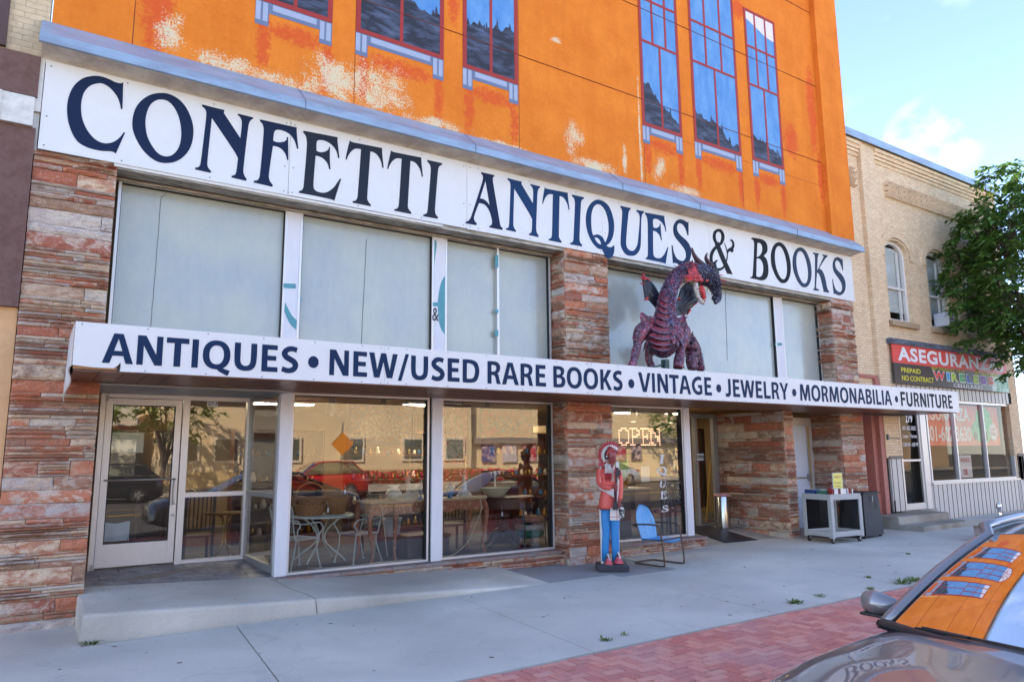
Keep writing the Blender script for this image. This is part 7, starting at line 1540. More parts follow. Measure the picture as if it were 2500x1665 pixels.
vx = ZP(1140, 880, .7).x; lathe_thing('blue_glass_vase', 'slender blue glass bottle vase on the carved table', 'vase', vx, .72, CTZ, [(.04,0),(.045,.008),(.012,.03),(.03,.08),(.045,.14),(.03,.2),(.012,.25),(.012,.38),(.016,.40),(0,.40)], M_BGL)
vx = ZQ(200, 880, .75).x; lathe_thing('blue_glass_dish', 'blue carnival glass lidded dish beside the white post', 'dish', vx, .78, CTZ, [(.05,0),(.05,.01),(.015,.04),(.06,.08),(.09,.12),(.085,.16),(.05,.19),(.015,.2),(.02,.23),(0,.24)], M_BGL)
# white pot, trunk, suitcase under the table
vx = ZP(955, 1190, 1.1).x; t = lathe_thing('enamel_pot', 'white enamel pot with small side handles on a dark chest', 'pot', vx, 1.35, FL+.30, [(.10,0),(.12,.02),(.15,.24),(.17,.30),(.16,.30),(.12,.05),(0,.04)], mat('enamel', srgb(208, 218, 222), .3, var=.05), cap=False)
f = MB(); [f.tube(cr3([(vx+s_*.15, 1.35, FL+.56), (vx+s_*.19, 1.35, FL+.54), (vx+s_*.16, 1.35, FL+.50)], 3), .006, 5) for s_ in (-1, 1)]; f.build('handles', M_RIV, t)
vx = ZP(900, 1300, 1.3).x; t = thing('wooden_chest', 'long dark wooden chest beneath the carved table', 'chest', (vx, 1.4, FL)); f = MB(); f.box((vx-.1, 1.15, FL), (vx+1.0, 1.6, FL+.30), .01); f.build('body', M_WOODD, t); f = MB(); f.box((vx-.12, 1.13, FL+.24), (vx+1.02, 1.62, FL+.30)); f.build('lid', M_WOOD, t)
vx = ZP(1000, 1390, .75).x; t = thing('travel_chest', 'scuffed brown metal trunk standing just inside the window', 'trunk', (vx, .8, FL)); f = MB(); f.box((vx, .62, FL+.0), (vx+.42, .98, FL+.36), .01); f.build('body', mat('trunk_brown', srgb(84, 58, 52), .6, .2, var=.35, vs=12, col2=srgb(130, 84, 50), f2=(.6, .7)), t); f = MB(); f.box((vx-.01, .61, FL+.31), (vx+.43, .99, FL+.37), .01); f.build('lid', M_WOODD, t)
# slat back chair, drum table, basket, quilts, iron stand
def slatchair(x, y, rz, label, m_, H_=1.0):
    t = thing('slat_back_chair', label, 'chair', (x, y, FL), rz); f = MB(); f.box((-.22, -.21, .42), (.22, .21, .46), .01); f.build('seat', m_, t, world=False)
    for a, b in ((-.2, -.19), (.2, -.19)): f = MB(); f.bar((a, b, 0), (a, b, .42), .04, .04); f.build('leg', m_, t, world=False)
    for a in (-.2, .2): f = MB(); f.bar((a, .19, 0), (a, .24, H_), .04, .04); f.build('leg', m_, t, world=False)
    f = MB(); f.box((-.2, .20, H_-.10), (.2, .25, H_), .01); f.box((-.2, .19, .52), (.2, .22, .56))
    for k in range(6): f.bar((-.15+k*.06, .205, .55), (-.15+k*.06, .235, H_-.09), .022, .012)
    f.build('backrest', m_, t, world=False); return t
slatchair(ZQ(200, 1150, 1.3).x, 1.35, R(170), 'slat backed wooden chair under the carved table', M_WOOD); slatchair(ZP(780, 1150, 2.2).x, 2.1, R(20), 'dark wooden chair deep behind the patio set', M_WOODD)
slatchair(1.55, 2.1, R(185), 'dark slat back chair behind the left glass door', M_WOODD, 1.15); slatchair(2.25, 2.2, R(180), 'dark slat back chair behind the sidelight', M_WOODD, 1.15)
vx = ZQ(640, 900, 1.1).x; DTZ = ZQ(640, 890, .95).z; t = thing('drum_table', 'round mahogany drum table on a claw foot pedestal', 'table', (vx, 1.2, FL))
f = MB(); f.lathe([(0, DTZ-FL), (.55, DTZ-FL), (.56, DTZ-FL-.02), (.53, DTZ-FL-.03), (0, DTZ-FL-.03)], (vx, 1.2, FL), 32); f.build('table_top', M_WOOD, t, smooth='a'); f = MB(); f.lathe([(.52, DTZ-FL-.03), (.52, DTZ-FL-.20), (.5, DTZ-FL-.21), (0, DTZ-FL-.21)], (vx, 1.2, FL), 32, cap=False); f.build('drum', M_WOOD, t, smooth='a')
f = MB(); f.lathe([(.04, .5), (.07, .42), (.09, .36), (.05, .30), (.06, .26), (.08, .22), (.05, .16), (0, .15)], (vx, 1.2, FL), 16); f.build('pedestal', M_WOODD, t, smooth=True)
for k in range(4): a = R(20)+k*pi/2; f = MB(); f.tube(cr3([(vx+.05*cos(a), 1.2+.05*sin(a), FL+.28), (vx+.18*cos(a), 1.2+.18*sin(a), FL+.26), (vx+.33*cos(a), 1.2+.33*sin(a), FL+.08), (vx+.42*cos(a), 1.2+.42*sin(a), FL+.025)], 4), lin([.05, .04, .028, .03], 4), 8); f.build('leg', M_WOODD, t, smooth=True)
f = MB(); [f.lathe([(0,-.008),(.012,0),(0,.008)], (vx+x_, .69, DTZ-.11), 8) for x_ in (-.1, .0, .3)]; f.build('knobs', M_BRASS, t)
vx2 = ZQ(560, 880, .95).x; basket(vx2, .98, DTZ, .09, .22, .16, .0, M_WICP, 'pale fan shaped wicker basket on the drum table', 1.25); f = MB(); f.tube([(vx2, .98, DTZ+.1), (vx2-.01, .98, DTZ+.46)], .018, 7); t = thing('candle_stick', 'tall ivory candle stick rising from the pale basket', 'candle', (vx2, .98, DTZ+.1)); f.build('stick', M_CER, t)
vx = ZQ(740, 850, 1.3).x; t = thing('red_wood_box', 'dark red wooden chest of drawers top behind the drum table', 'chest', (vx, 1.7, DTZ)); f = MB(); f.box((vx-.3, 1.66, FL), (vx+.25, 1.95, DTZ+.22), .01); f.build('body', mat('cherry', srgb(112, 34, 28), .3, var=.2), t)
t = thing('tomato_pincushion', 'bright red round ornament on the red chest', 'ornament', (vx-.1, 1.78, DTZ+.22)); f = MB(); f.lathe([(0,0),(.06,.01),(.08,.05),(.06,.09),(0,.10)], (vx-.1, 1.78, DTZ+.22), 14); f.build('body', M_DRED, t, smooth=True)
vx = ZQ(850, 1150, .95).x; t = thing('iron_plant_stand', 'black scrolled iron stand holding folded quilts by the stone pier', 'stand', (vx, 1.0, FL)); f = MB(); BK = M_BLACK
for a, b in ((-.28, -.2), (.18, -.2), (-.28, .2), (.18, .2)): f.tube(cr3([(vx+a, 1.0+b, FL), (vx+a*.95, 1.0+b, FL+.4), (vx+a*1.1, 1.0+b, FL+.62)], 3), .012, 6)
for z_ in (.16, .42): f.box((vx-.28, .82, FL+z_-.01), (vx+.18, 1.18, FL+z_))
for k in range(3): f.tube([(vx+.18+.09*cos(a_)*(1-a_/14), .80, FL+.75+.3*k+.09*sin(a_)*(1-a_/14)) for a_ in [q*.5 for q in range(20)]], .008, 5)
f.tube([(vx+.24, .80, FL), (vx+.24, .80, FL+2.2)], .012, 6); f.build('frame', BK, t)
for i, (z_, c_, lb_) in enumerate(((.17, srgb(50, 120, 84), 'folded green quilt on the iron stand'), (.28, srgb(206, 204, 196), 'folded white quilt on top of the green one'), (.43, srgb(186, 130, 96), 'patterned tan cloth bundle on the upper shelf of the iron stand'))):
    f = MB(); f.box((vx-.26, .80, FL+z_), (vx+.16, 1.16, FL+z_+.10), .04); f.v = [(x+.02*noise.noise((x*8, y*8, z*8)), y, z+.015*noise.noise((x*9, y*7, 1))) for x, y, z in f.v]; tag(f.build('folded_quilt', mat('quilt', c_, .9, var=.35, vs=9), None, smooth=True), lb_, 'quilt')
f = MB(); rr2 = random.Random(8); pth = cr3([(4.55, .62, CTZ+.0), (4.6, .58, CTZ-.1), (4.66, .56, FL+.4), (4.7, .56, FL+.1)], 4); f.tube(pth, .006, 6); f.tube(cr3([(6.35, .57, CTZ), (6.37, .555, CTZ-.2), (6.25, .56, FL+.45), (6.1, .56, FL+.2), (5.8, .55, FL+.03), (5.4, .55, FL+.02), (4.6, .55, FL+.03), (4.1, .54, FL+.02), (3.7, .6, FL+.02), (3.5, .7, FL+.03)], 5), .006, 6)
tag(f.build('lamp_cord', M_CER, None), 'white lamp cords looping down along the window floor', 'cord')
for x, y, z, lb_ in ((ZP(395, 870, 1.1).x, 1.08, TZ+.1, 'white price tag on the low wicker basket'), (ZP(535, 710, 1.2).x, 1.2, TZ+.36, 'white price tag on the splint basket handle'), (ZQ(610, 1030, .65).x, .66, ZQ(610, 1020, .65).z, 'white price tag hanging from the drum table')):
    f = MB(); f.poly([[(x-.015, z-.05), (x+.015, z-.05), (x+.015, z+.01), (x, z+.025), (x-.015, z+.01)]], y, .002); f.tube([(x, y, z+.02), (x-.02, y, z+.12)], .002, 4); tag(f.build('price_tag', M_WVIN if 'M_WVIN' in globals() else M_WHITE, None), lb_, 'price tag')
# shelves and clutter deeper in the shop
rs_ = random.Random(21)
for i, (x0, x1, lb_) in enumerate(((3.3, 5.0, 'wooden shelf unit of curios on the back wall behind the patio set'), (5.6, 7.4, 'wooden shelf unit of curios behind the drum table'), (9.0, 10.8, 'wooden shelf unit of curios behind the OPEN sign'), (.8, 2.4, 'wooden shelf unit behind the left door'))):
    t = thing('shelf_unit', lb_, 'shelf', (x0, 4.6, FL)); f = MB()
    for z_ in (.1, .6, 1.1, 1.6, 2.1): f.box((x0, 4.5, FL+z_), (x1, 4.85, FL+z_+.03))
    f.box((x0-.03, 4.5, FL), (x0, 4.85, FL+2.15)); f.box((x1, 4.5, FL), (x1+.03, 4.85, FL+2.15)); f.box((x0, 4.85, FL), (x1, 4.87, FL+2.15)); f.build('frame', M_WOOD, t)
    f = MB(); cm = []
    for z_ in (.13, .63, 1.13, 1.63):
        x = x0+.06
        while x < x1-.12: r_ = rs_.uniform(.03, .08); f.cm = rs_.randrange(5); f.lathe([(r_*.6, 0), (r_, r_*.8), (r_*.5, r_*2), (r_*.6, r_*2.4), (0, r_*2.5)], (x+r_, 4.62, FL+z_), 10); x += 2*r_+rs_.uniform(.01, .06)
    f.build('curios', [M_CER, M_BGL, M_AMB, M_WOOD, M_BRASS], t, smooth=True)
# left doorway interior: carved headboard, paper notice, towel rack, brass stand
t = thing('carved_headboard', 'carved wooden headboard crest behind the left glass door', 'headboard', (1.3, 2.6, FL)); f = MB(); zz = 2.58
f.poly([cr([(.6, zz-.28, 1), (2.0, zz-.28, 1), (2.05, zz-.1), (1.95, zz), (1.75, zz-.03), (1.6, zz-.12), (1.5, zz-.02), (1.4, zz+.02), (1.2, zz), (1.05, zz+.03), (.95, zz-.1), (.8, zz-.05), (.6, zz+.03)])], 2.6, .04); f.build('crest', mat('honey_wood', srgb(150, 84, 40), .4, var=.2), t)
f = MB(); f.box((.6, 2.58, FL+.3), (2.0, 2.62, zz-.28)); f.build('panel', M_WOODD, t)
a, b = at(200+235*.31882, 920+425*.31882, 1.45), at(200+468*.31882, 920+580*.31882, 1.45); f = MB(); f.box((a.x, 1.45, b.z), (b.x, 1.453, a.z)); tag(f.build('paper_notice', M_WVIN if False else mat('notice_paper', srgb(224, 228, 210), .7, var=.03), None), 'pale lined paper sign inside the left glass door', 'notice')
a, b = at(200+150*.31882, 920+1115*.31882, 1.5), at(200+358*.31882, 920+1250*.31882, 1.5); t = thing('towel_rack', 'black wire rack draped with a light blue towel behind the left door', 'rack', (a.x, 1.5, FL)); f = MB(); f.grid(lambda u, v_: (a.x+(b.x-a.x)*u, 1.5+.02*sin(u*9)*v_, a.z-.02*sin(u*pi)**2*(1-v_)+(b.z-a.z)*v_), 16, 8); f.build('towel', mat('towel', srgb(196, 210, 226), .95, var=.08), t, smooth=True)
f = MB(); f.tube([(a.x, 1.52, a.z-.01), (b.x, 1.52, a.z-.01)], .01, 6); [f.tube([(x, 1.52, a.z), (x, 1.52, FL)], .01, 6) for x in (a.x+.01, b.x-.01)]; f.build('wire_frame', M_BLACK, t)
bx_ = at(200+1110*.31882, 1200, 1.75).x; t = thing('brass_table', 'brass pedestal table with curved legs behind the sidelight', 'table', (bx_, 1.75, FL)); f = MB(); f.lathe([(0,.80),(.3,.80),(.31,.785),(.3,.775),(0,.785)], (bx_, 1.75, FL), 24); f.build('table_top', M_BRASS, t, smooth='a')
for k in range(4): a_ = k*pi/2+.4; f = MB(); f.tube(cr3([(bx_+.16*cos(a_), 1.75+.16*sin(a_), FL+.78), (bx_+.05*cos(a_), 1.75+.05*sin(a_), FL+.68), (bx_+.03*cos(a_), 1.75+.03*sin(a_), FL+.35), (bx_+.2*cos(a_), 1.75+.2*sin(a_), FL+.14), (bx_+.34*cos(a_), 1.75+.34*sin(a_), FL+.01)], 5), .011, 7); f.build('leg', M_BRASS, t, smooth=True)
# right window: LED OPEN sign, green cloth, amber jar, desk, carved chair, vertical lettering
Z5 = lambda x, y, Y: at(1400+x*.28708, 960+y*.28708, Y); LY = .62
a, b = Z5(340, 245, LY), Z5(858, 515, LY); t = thing('light_bulb_sign', 'dark mesh sign board spelling OPEN in small glowing lamps', 'sign', ((a.x+b.x)/2, LY, b.z))
f = MB(); n = 46
for k in range(n+1): x = a.x+(b.x-a.x)*k/n; f.box((x-.003, LY, b.z), (x+.003, LY+.004, a.z))
for k in range(27): z_ = b.z+(a.z-b.z)*k/26; f.box((a.x, LY+.004, z_-.003), (b.x, LY+.008, z_+.003))
f.box((a.x, LY-.01, a.z-.03), (b.x+.02, LY+.04, a.z+.01)); f.box((b.x-.01, LY-.01, b.z), (b.x+.02, LY+.04, a.z)); f.box((a.x-.02, LY-.01, b.z), (a.x+.01, LY+.04, a.z)); f.build('mesh_panel', M_BLACK, t)
f = MB(); f.box((a.x+.02, LY+.03, b.z+.02), (b.x, LY+.035, a.z-.02)); f.build('backing', mat('brown_back', (.035, .018, .012), .5, var=.1), t)
font5 = {'O': ['01110','11011','10001','10001','10001','10001','10001','11011','01110'], 'P': ['11110','01011','01001','01011','01110','01000','01000','01000','11100'], 'E': ['11111','01001','01000','01010','01110','01010','01000','01001','11111'], 'N': ['11011','11001','11101','10101','10111','10011','10011','11001','11101']}
lm = Mt('lamp_dot'); lm.p.inputs['Emission Color'].default_value = (1, .46, .26, 1); lm.p.inputs['Emission Strength'].default_value = .85
lx = [Z5(385, 300, LY).x, Z5(480, 300, LY).x, Z5(570, 300, LY).x, Z5(655, 300, LY).x, Z5(742, 300, LY).x]; lz1, lz0 = Z5(550, 300, LY).z, Z5(550, 438, LY).z
for k, ch_ in enumerate('OPEN'):
    f = MB(); w_ = (lx[k+1]-lx[k])*.84
    for j, row in enumerate(font5[ch_]):
        for i in range(9):   # doubled columns read as rows of little bulbs
            if row[i//2] == '1' and (i % 2 == 0 or row[min(i//2+1, 4)] == '1'): f.lathe([(.011, 0), (.008, .006), (0, .008)], (0, 0, 0), 6); q = f.v[-18:]; f.v[-18:] = [(lx[k]+w_*i/8+p[0], LY-.004-p[2], lz1+(lz0-lz1)*j/8+p[1]) for p in q]
    f.build('letter', lm.m, t, label='glowing letter '+ch_)
a, b = Z5(350, 515, 1.0), Z5(475, 700, 1.0); f = MB(); f.grid(lambda u, v_: (a.x+(b.x-a.x)*u, 1.0+.03*sin(u*16), a.z+(b.z-a.z)*v_*(1-.08*sin(u*7))), 24, 6); tag(f.build('green_cloth', mat('green_cloth', srgb(120, 176, 50), .8, var=.25, vs=3), None, smooth=True), 'bright green cloth hanging left inside the right window', 'cloth')
dz_ = Z5(480, 805, 1.0).z; d0, d1 = Z5(365, 810, 1.0).x, Z5(640, 800, 1.0).x; t = thing('writing_desk', 'brown wooden desk with open front in the right window', 'desk', (d0, 1.2, FL)); f = MB(); f.box((d0-.1, .9, dz_-.03), (d1, 1.5, dz_), .008); f.build('desk_top', M_TOP, t); f = MB(); f.box((d0-.05, .95, FL), (d0+.32, 1.45, dz_-.03)); f.build('pedestal', M_WOODD, t); f = MB(); f.box((d1-.45, .93, dz_-.42), (d1-.04, 1.45, dz_-.04)); f.build('drawer_front', M_WOOD, t)
jx_ = Z5(465, 800, 1.0).x; t = lathe_thing('amber_jar', 'amber glass lidded jar on the desk behind the statue', 'jar', jx_, 1.08, dz_, [(.06,0),(.07,.01),(.04,.05),(.09,.09),(.13,.16),(.135,.24),(.11,.30),(.08,.32),(0,.32)], M_AMB); f = MB(); f.lathe([(.08,.32),(.05,.37),(.06,.40),(.02,.44),(0,.47)], (jx_, 1.08, dz_), 14); f.build('lid', M_BLACK, t, smooth=True)
a, b = Z5(575, 620, .75), Z5(650, 752, .75); f = MB(); f.box((a.x, .75, b.z), (b.x, .753, a.z)); tag(f.build('paper_flyer', M_WVIN if False else mat('flyer', srgb(222, 224, 214), .7, var=.02), None), 'blank white flyer fixed inside the right window', 'flyer')
t = thing('carved_side_chair', 'dark carved chair with floral tapestry seat and back in the right window', 'chair', (Z5(720, 1100, .9).x, .95, FL), R(200)); tp = mat('tapestry', srgb(50, 46, 44), .9, var=.6, vs=18, col2=srgb(170, 160, 146), f2=(.5, .56))
f = MB(); f.box((-.24, -.22, .44), (.24, .22, .50), .02); f.build('seat', tp, t, world=False); f = MB(); f.box((-.17, .21, .62), (.17, .25, 1.05), .03); f.build('backrest', tp, t, world=False)
f = MB(); f.box((-.21, .20, 1.05), (.21, .26, 1.14), .02); f.bar((-.2, .23, .5), (-.2, .24, 1.1), .04); f.bar((.2, .23, .5), (.2, .24, 1.1), .04); f.build('frame', M_WOODD, t, world=False)
for a_, b_ in ((-.2, -.18), (.2, -.18), (-.2, .22), (.2, .22)): f = MB(); f.bar((a_, b_, 0), (a_, b_, .45), .045); f.build('leg', M_WOODD, t, world=False)
wl = thing('window_lettering', 'white serif letters IQUES running down the glass right of the OPEN sign', 'lettering', (10.2, .428, 1.0))
for ch_, (x0, y0, x1, y1) in (('I', (722, 598, 780, 522)), ('Q', (712, 705, 792, 622)), ('U', (735, 800, 790, 745)), ('E', (740, 900, 795, 830)), ('S', (752, 1010, 805, 950))):
    p0, p1 = Z5(x0, y0, .428), Z5(x1, y1, .428); ls, gx0, gx1, gz0, gz1 = GL[ch_]; f = MB(); zb2 = min(gz0, gz0); f.poly([[(p0.x+(q[0]-gx0)/(gx1-gx0)*(p1.x-p0.x), p0.z+(q[1]-gz0)/(gz1-gz0)*(p1.z-p0.z)) for q in l] for l in ls], .426, 0); f.build('letter', mat('frost_white', (.7, .7, .7), .5, var=0), wl)
# entrance door leaf: glass with OPEN notice, tall mirror frame, broom
dd = leafdoor(12.15, 12.95, .22, 2.70, E0+.55, 'door', 'open glass entrance door leaf', rail=.2)
a = Z5(1037, 575, 1.86); b = Z5(1100, 508, 1.86); t = thing('open_notice', 'small blue and white OPEN notice on the entrance glass', 'notice', (a.x, 1.83, a.z)); f = MB(); f.box((a.x, 1.83, a.z), (b.x, 1.835, b.z)); f.build('blue_border', mat('notice_blue', srgb(40, 110, 160), .5, var=0), t); f = MB(); f.box((a.x+.015, 1.826, a.z+.015), (b.x-.015, 1.829, b.z-.015)); f.build('white_face', mat('notice_white', (.7, .7, .66), .5, var=0), t); put_text('OPEN', a.x+.02, b.x-.02, a.z+.05, b.z-.05, 1.823, M_BLACK, t, off=.03)
a, b = Z5(1060, 300, 2.5), Z5(1140, 900, 2.5); t = thing('tall_mirror', 'tall narrow wood framed mirror just inside the entrance', 'mirror', (a.x, 2.5, b.z)); f = MB()
for q in (((a.x,2.5,FL+.3),(a.x+.06,2.54,a.z)), ((b.x-.06,2.5,FL+.3),(b.x,2.54,a.z)), ((a.x+.06,2.5,a.z-.06),(b.x-.06,2.54,a.z))): f.box(*q)
f.build('frame', M_WOOD, t); f = MB(); f.box((a.x+.06, 2.52, FL+.3), (b.x-.06, 2.53, a.z-.06)); f.build('mirror_glass', mat('mirror', (.25, .22, .2), .08, .9, var=0), t)
f = MB(); p, q = Z5(1165, 570, 2.2), Z5(1120, 900, 2.2); f.tube([p, V((q.x, 2.2, FL))], .014, 8); t = thing('broom', 'yellow broom handle leaning inside the entrance', 'broom', (q.x, 2.2, FL)); f.build('handle', mat('yellow_handle', srgb(214, 170, 50), .4, var=.05), t)
wlp = thing('wall_lamp', 'glowing amber wall lamp inside the entrance', 'lamp', (12.9, 3.0, 2.1)); q = Z5(1040, 385, 3.0); f = MB(); f.lathe([(0,-.08),(.06,-.04),(.08,.02),(.05,.09),(0,.1)], (q.x, 3.0, q.z), 12); m = Mt('amber_glow'); m.p.inputs['Emission Color'].default_value = (1, .5, .15, 1); m.p.inputs['Emission Strength'].default_value = 3; f.build('shade', m.m, wlp, smooth=True)
# ================================================================== CARS
def sm(a, b, t): t = max(0., min(1., (t-a)/(b-a))); return t*t*(3-2*t)
def interp(tab, x):
    if x <= tab[0][0]: return tab[0][1]
    for (a, p), (b, q) in zip(tab, tab[1:]):
        if x <= b: t = (x-a)/(b-a); t = t*t*(3-2*t)*.5+t*.5; return p+(q-p)*t
    return tab[-1][1]
def paint(name, col, metal=.3):
    m = Mt(name, .3, metal); v = m.ramp(m.noise(260, 3, .8), [(.3, .9), (.7, 1.12)]); c_ = m.mix(1., col, v, 'MULTIPLY')
    c_ = m.mix(m.ramp(m.noise(70, 6, .8), [(.66, 0.), (.76, .35)]), c_, srgb(190, 184, 176)); m.base(c_)
    m.p.inputs['Coat Weight'].default_value = 1.; m.p.inputs['Coat Roughness'].default_value = .015; m.p.inputs['Coat IOR'].default_value = 1.7; return m.m
M_CGLS = glass_mat('car_glass', (.6, .64, .63), .85); M_RUB = mat('tyre_rubber', (.02, .02, .02), .8, var=.1); M_TRIM = mat('black_trim', (.012, .012, .013), .35, var=.1)
def car(name, label, loc, rz, col, suv=False, detail=False, Lc=4.7, group=None):
    pm = paint(name+'_paint', col); c_ = thing(name, label, 'car', loc, rz, group)
    Z0 = .22; belt = [(0, .66), (.12, .77), (.45, .865), (.9, .92), (1.3, .945), (1.6, .96), (3.9, 1.0), (4.3, .98), (4.62, .88), (4.7, .72)]
    if suv: belt = [(0, .74), (.12, .90), (.5, 1.0), (1.2, 1.08), (1.5, 1.12), (4.5, 1.16), (4.7, 1.0)]
    wid = [(0, .66), (.10, .80), (.35, .885), (.9, .915), (1.6, .905), (3.8, .905), (4.4, .86), (4.7, .74)]
    def ring(x):
        T, W_ = interp(belt, x), interp(wid, x); b0 = Z0+.10*(1-sm(0, .5, x))
        h_ = [(0, T+.022), (.30*W_, T+.018), (.58*W_, T+.004), (.76*W_, T-.022), (.87*W_, T-.058), (.945*W_, T-.12), (.985*W_, T-.24), (W_, T-.38), (.985*W_, b0+.12), (.93*W_, b0), (.5*W_, b0-.03), (0, b0-.03)]
        return [(x, y, z) for y, z in h_]+[(x, -y, z) for y, z in h_[1:-1]][::-1]
    xs = [0, .02, .06, .12, .2, .3, .42, .55, .7, .85, 1.0, 1.15, 1.3, 1.5, 1.8, 2.2, 2.6, 3.0, 3.4, 3.8, 4.1, 4.3, 4.45, 4.58, 4.66, 4.7]
    mb = MB(); mb.loft([ring(x) for x in xs]); bd = mb.build('body', pm, c_, smooth='a', world=False)
    me = bd.data
    ss = bd.modifiers.new('sub', 'SUBSURF'); ss.levels = ss.render_levels = 2
    for p in me.polygons: p.use_smooth = True
    RZ = 1.46 if not suv else 1.70; xb, xt, xr, xe = (1.33, 2.20, 3.05, 4.05) if not suv else (1.35, 2.05, 3.9, 4.6)
    wb, wt = .775, .575 if not suv else .62
    zb = interp(belt, xb)+.0
    def WS(u, v_):   # windshield: u across (-1..1), v up
        yy = u*(wb+(wt-wb)*v_); x = xb+.16*u*u*(1-v_*.3)+(xt-xb)*v_-.06*sin(v_*pi)*0; z = zb-.0+(RZ-.045-zb)*v_+.035*sin(v_*pi)*.8-.045*u*u*v_
        return (x+.02*u*u, yy, z)
    mb = MB(); mb.grid(lambda u, v_: WS(2*u-1, v_), 20, 12); mb.build('windshield', M_CGLS, c_, smooth=True, world=False)
    RP_ = lambda u, v_: (WS(2*u-1, 1)[0]+(xr-WS(2*u-1, 1)[0])*v_, (2*u-1)*(wt+.01-.03*v_*v_), RZ-.045+.05*sin(min(1, v_*1.25)*pi/2)-.045*(2*u-1)**2-.07*max(0, v_-.6)**2*4)
    mb = MB(); mb.grid(RP_, 16, 12); mb.build('roof', pm, c_, smooth=True, world=False)
    mb = MB(); mb.grid(lambda u, v_: (xr+(xe-xr)*v_, (2*u-1)*(wt-.02+(wb-.07-wt)*v_), RP_(u, 1)[2]+(interp(belt, xe)-RP_(u, 1)[2])*v_+.05*sin(v_*pi)), 12, 8); mb.build('rear_window', M_CGLS, c_, smooth=True, world=False)
    for s_ in (-1, 1):
        mb = MB(); P_ = [V(WS(s_*.985, v_/10)) for v_ in range(11)]+[V((xt+(xr-xt)*k/6, s_*(wt+.012), RZ-.055+.045*sin(k/6*pi*.6))) for k in range(1, 7)]+[V((xr+(xe-xr)*k/4, s_*(wt+.0+(wb-.08-wt)*k/4), RP_(1, 1)[2]+(interp(belt, xe)-RP_(1, 1)[2])*k/4)) for k in range(1, 5)]
        mb.tube(P_, [.030]*6+[.028]*(len(P_)-6), 8, sq=1.2); mb.build('roof_rail', pm, c_, smooth=True, world=False)
        sx_ = [V(WS(s_*.985, v_/10)) for v_ in range(0, 11, 2)]+[V((xt+(xr-xt)*k/4, s_*(wt+.012), RZ-.06+.04*sin(k/4*pi*.6))) for k in range(1, 5)]+[V((xe-.25, s_*(wb-.06), interp(belt, xe)+.12))]
        mb = MB(); top = sx_; bot = [V((p.x, s_*(.80), interp(belt, p.x)-.03)) for p in top]; n = len(top)
        mb.add(top+bot, [(i, i+1, n+i+1, n+i) for i in range(n-1)]); mb.build('side_window', M_CGLS, c_, world=False)
    for x in (.88, 3.72):
        for s_ in (-1, 1):
            mb = MB(); mb.lathe([(.0, -.11), (.23, -.11), (.32, -.10), (.335, -.06), (.335, .06), (.32, .10), (.23, .11), (0, .11)], (0, 0, 0), 28); mb.v = [(x+a, s_*.80+c2, .335+b_) for a, b_, c2 in [(p[0], p[1], p[2]) for p in mb.v]]; w_ = mb.build('wheel', M_RUB, c_, smooth='a', world=False)
            mb = MB(); mb.lathe([(0, .0), (.06, .015), (.21, -.005), (.225, .02), (.22, .03)], (0, 0, 0), 20, cap=False)
            for k in range(5): a = 2*pi*k/5; mb.bar((.04*cos(a), .04*sin(a), .02), (.2*cos(a), .2*sin(a), .012), .05, .02)
            mb.v = [(x+a, s_*(.905+c2), .335+b_) for a, b_, c2 in mb.v]; mb.build('rim', M_ALUD, w_, smooth='a', world=False)
    for s_ in (-1, 1):
        mb = MB(); mb.lathe([(.0,-.07),(.06,-.05),(.085,0),(.07,.05),(0,.08)], (0, 0, 0), 14); mb.v = [(.10+c2*.9+abs(b_)*.5, s_*(.62)+b_*1.6, .615+a*.7) for a, b_, c2 in mb.v]; mb.build('headlight', mat('lamp_lens', (.7, .7, .72), .1, var=0, coat=1), c_, smooth=True, world=False)
        mb = MB(); mb.box((4.6, s_*.55-.15, .80), (4.71, s_*.55+.15, .92), .02); mb.build('tail_light', M_DRED, c_, world=False)
    mb = MB(); mb.box((-.012, -.4, .36), (.03, .4, .52), .02); mb.build('grille', M_TRIM, c_, world=False)
    if detail:
        mb = MB(); mb.tube([WS(u/10, -.012) for u in range(-10, 11)], .028, 8, sq=1.5); mb.build('cowl', M_TRIM, c_, smooth=True, world=False)
        mb = MB(); mb.grid(lambda u, v_: V(WS(2*u-1, 0))+V((-.10*v_+.02, 0, -.012-.004*v_)), 16, 2); mb.build('cowl_panel', M_TRIM, c_, smooth=True, world=False)
        for s_, a, b_ in ((1, .72, .02), (1, .0, -.72)):
            mb = MB(); mb.bar(V(WS(a, .0))+V((0, 0, .02)), V(WS((a+b_)/2, .025))+V((0, 0, .018)), .014, .012); mb.bar(V(WS(a*.95, .02))+V((0, 0, .012)), V(WS(b_, .03))+V((0, 0, .012)), .012, .02); mb.build('wiper', M_TRIM, c_, world=False)
        for s_ in (-1, 1):
            mb = MB(); P_ = [V(WS(s_*.93, v_/12)) for v_ in range(13)]; Q_ = [V(WS(s_*.985, v_/12)) for v_ in range(13)]; n = 13; up = V((0, 0, .006)); mb.add([p+up for p in P_]+[q+up for q in Q_], [(i, i+1, n+i+1, n+i) for i in range(n-1)]); mb.build('pillar_trim', M_TRIM, c_, world=False)
            m_ = MB(); rg = []
            for t, hw, hh, dx in ((0, .03, .03, .02), (.08, .075, .055, 0), (.16, .095, .075, -.01), (.24, .08, .065, .0), (.28, .03, .03, .02)):
                rg.append([(1.76+dx+hw*.72*cos(a), s_*(.82+t*.85), .985+.85*hh*sin(a)*(1.25 if sin(a) > 0 else 1.1)) for a in [2*pi*k/14 for k in range(14)]])
            m_.loft(rg); mr = m_.build('mirror', pm, c_, smooth=True, world=False); mr.modifiers.new('s', 'SUBSURF').render_levels = 2
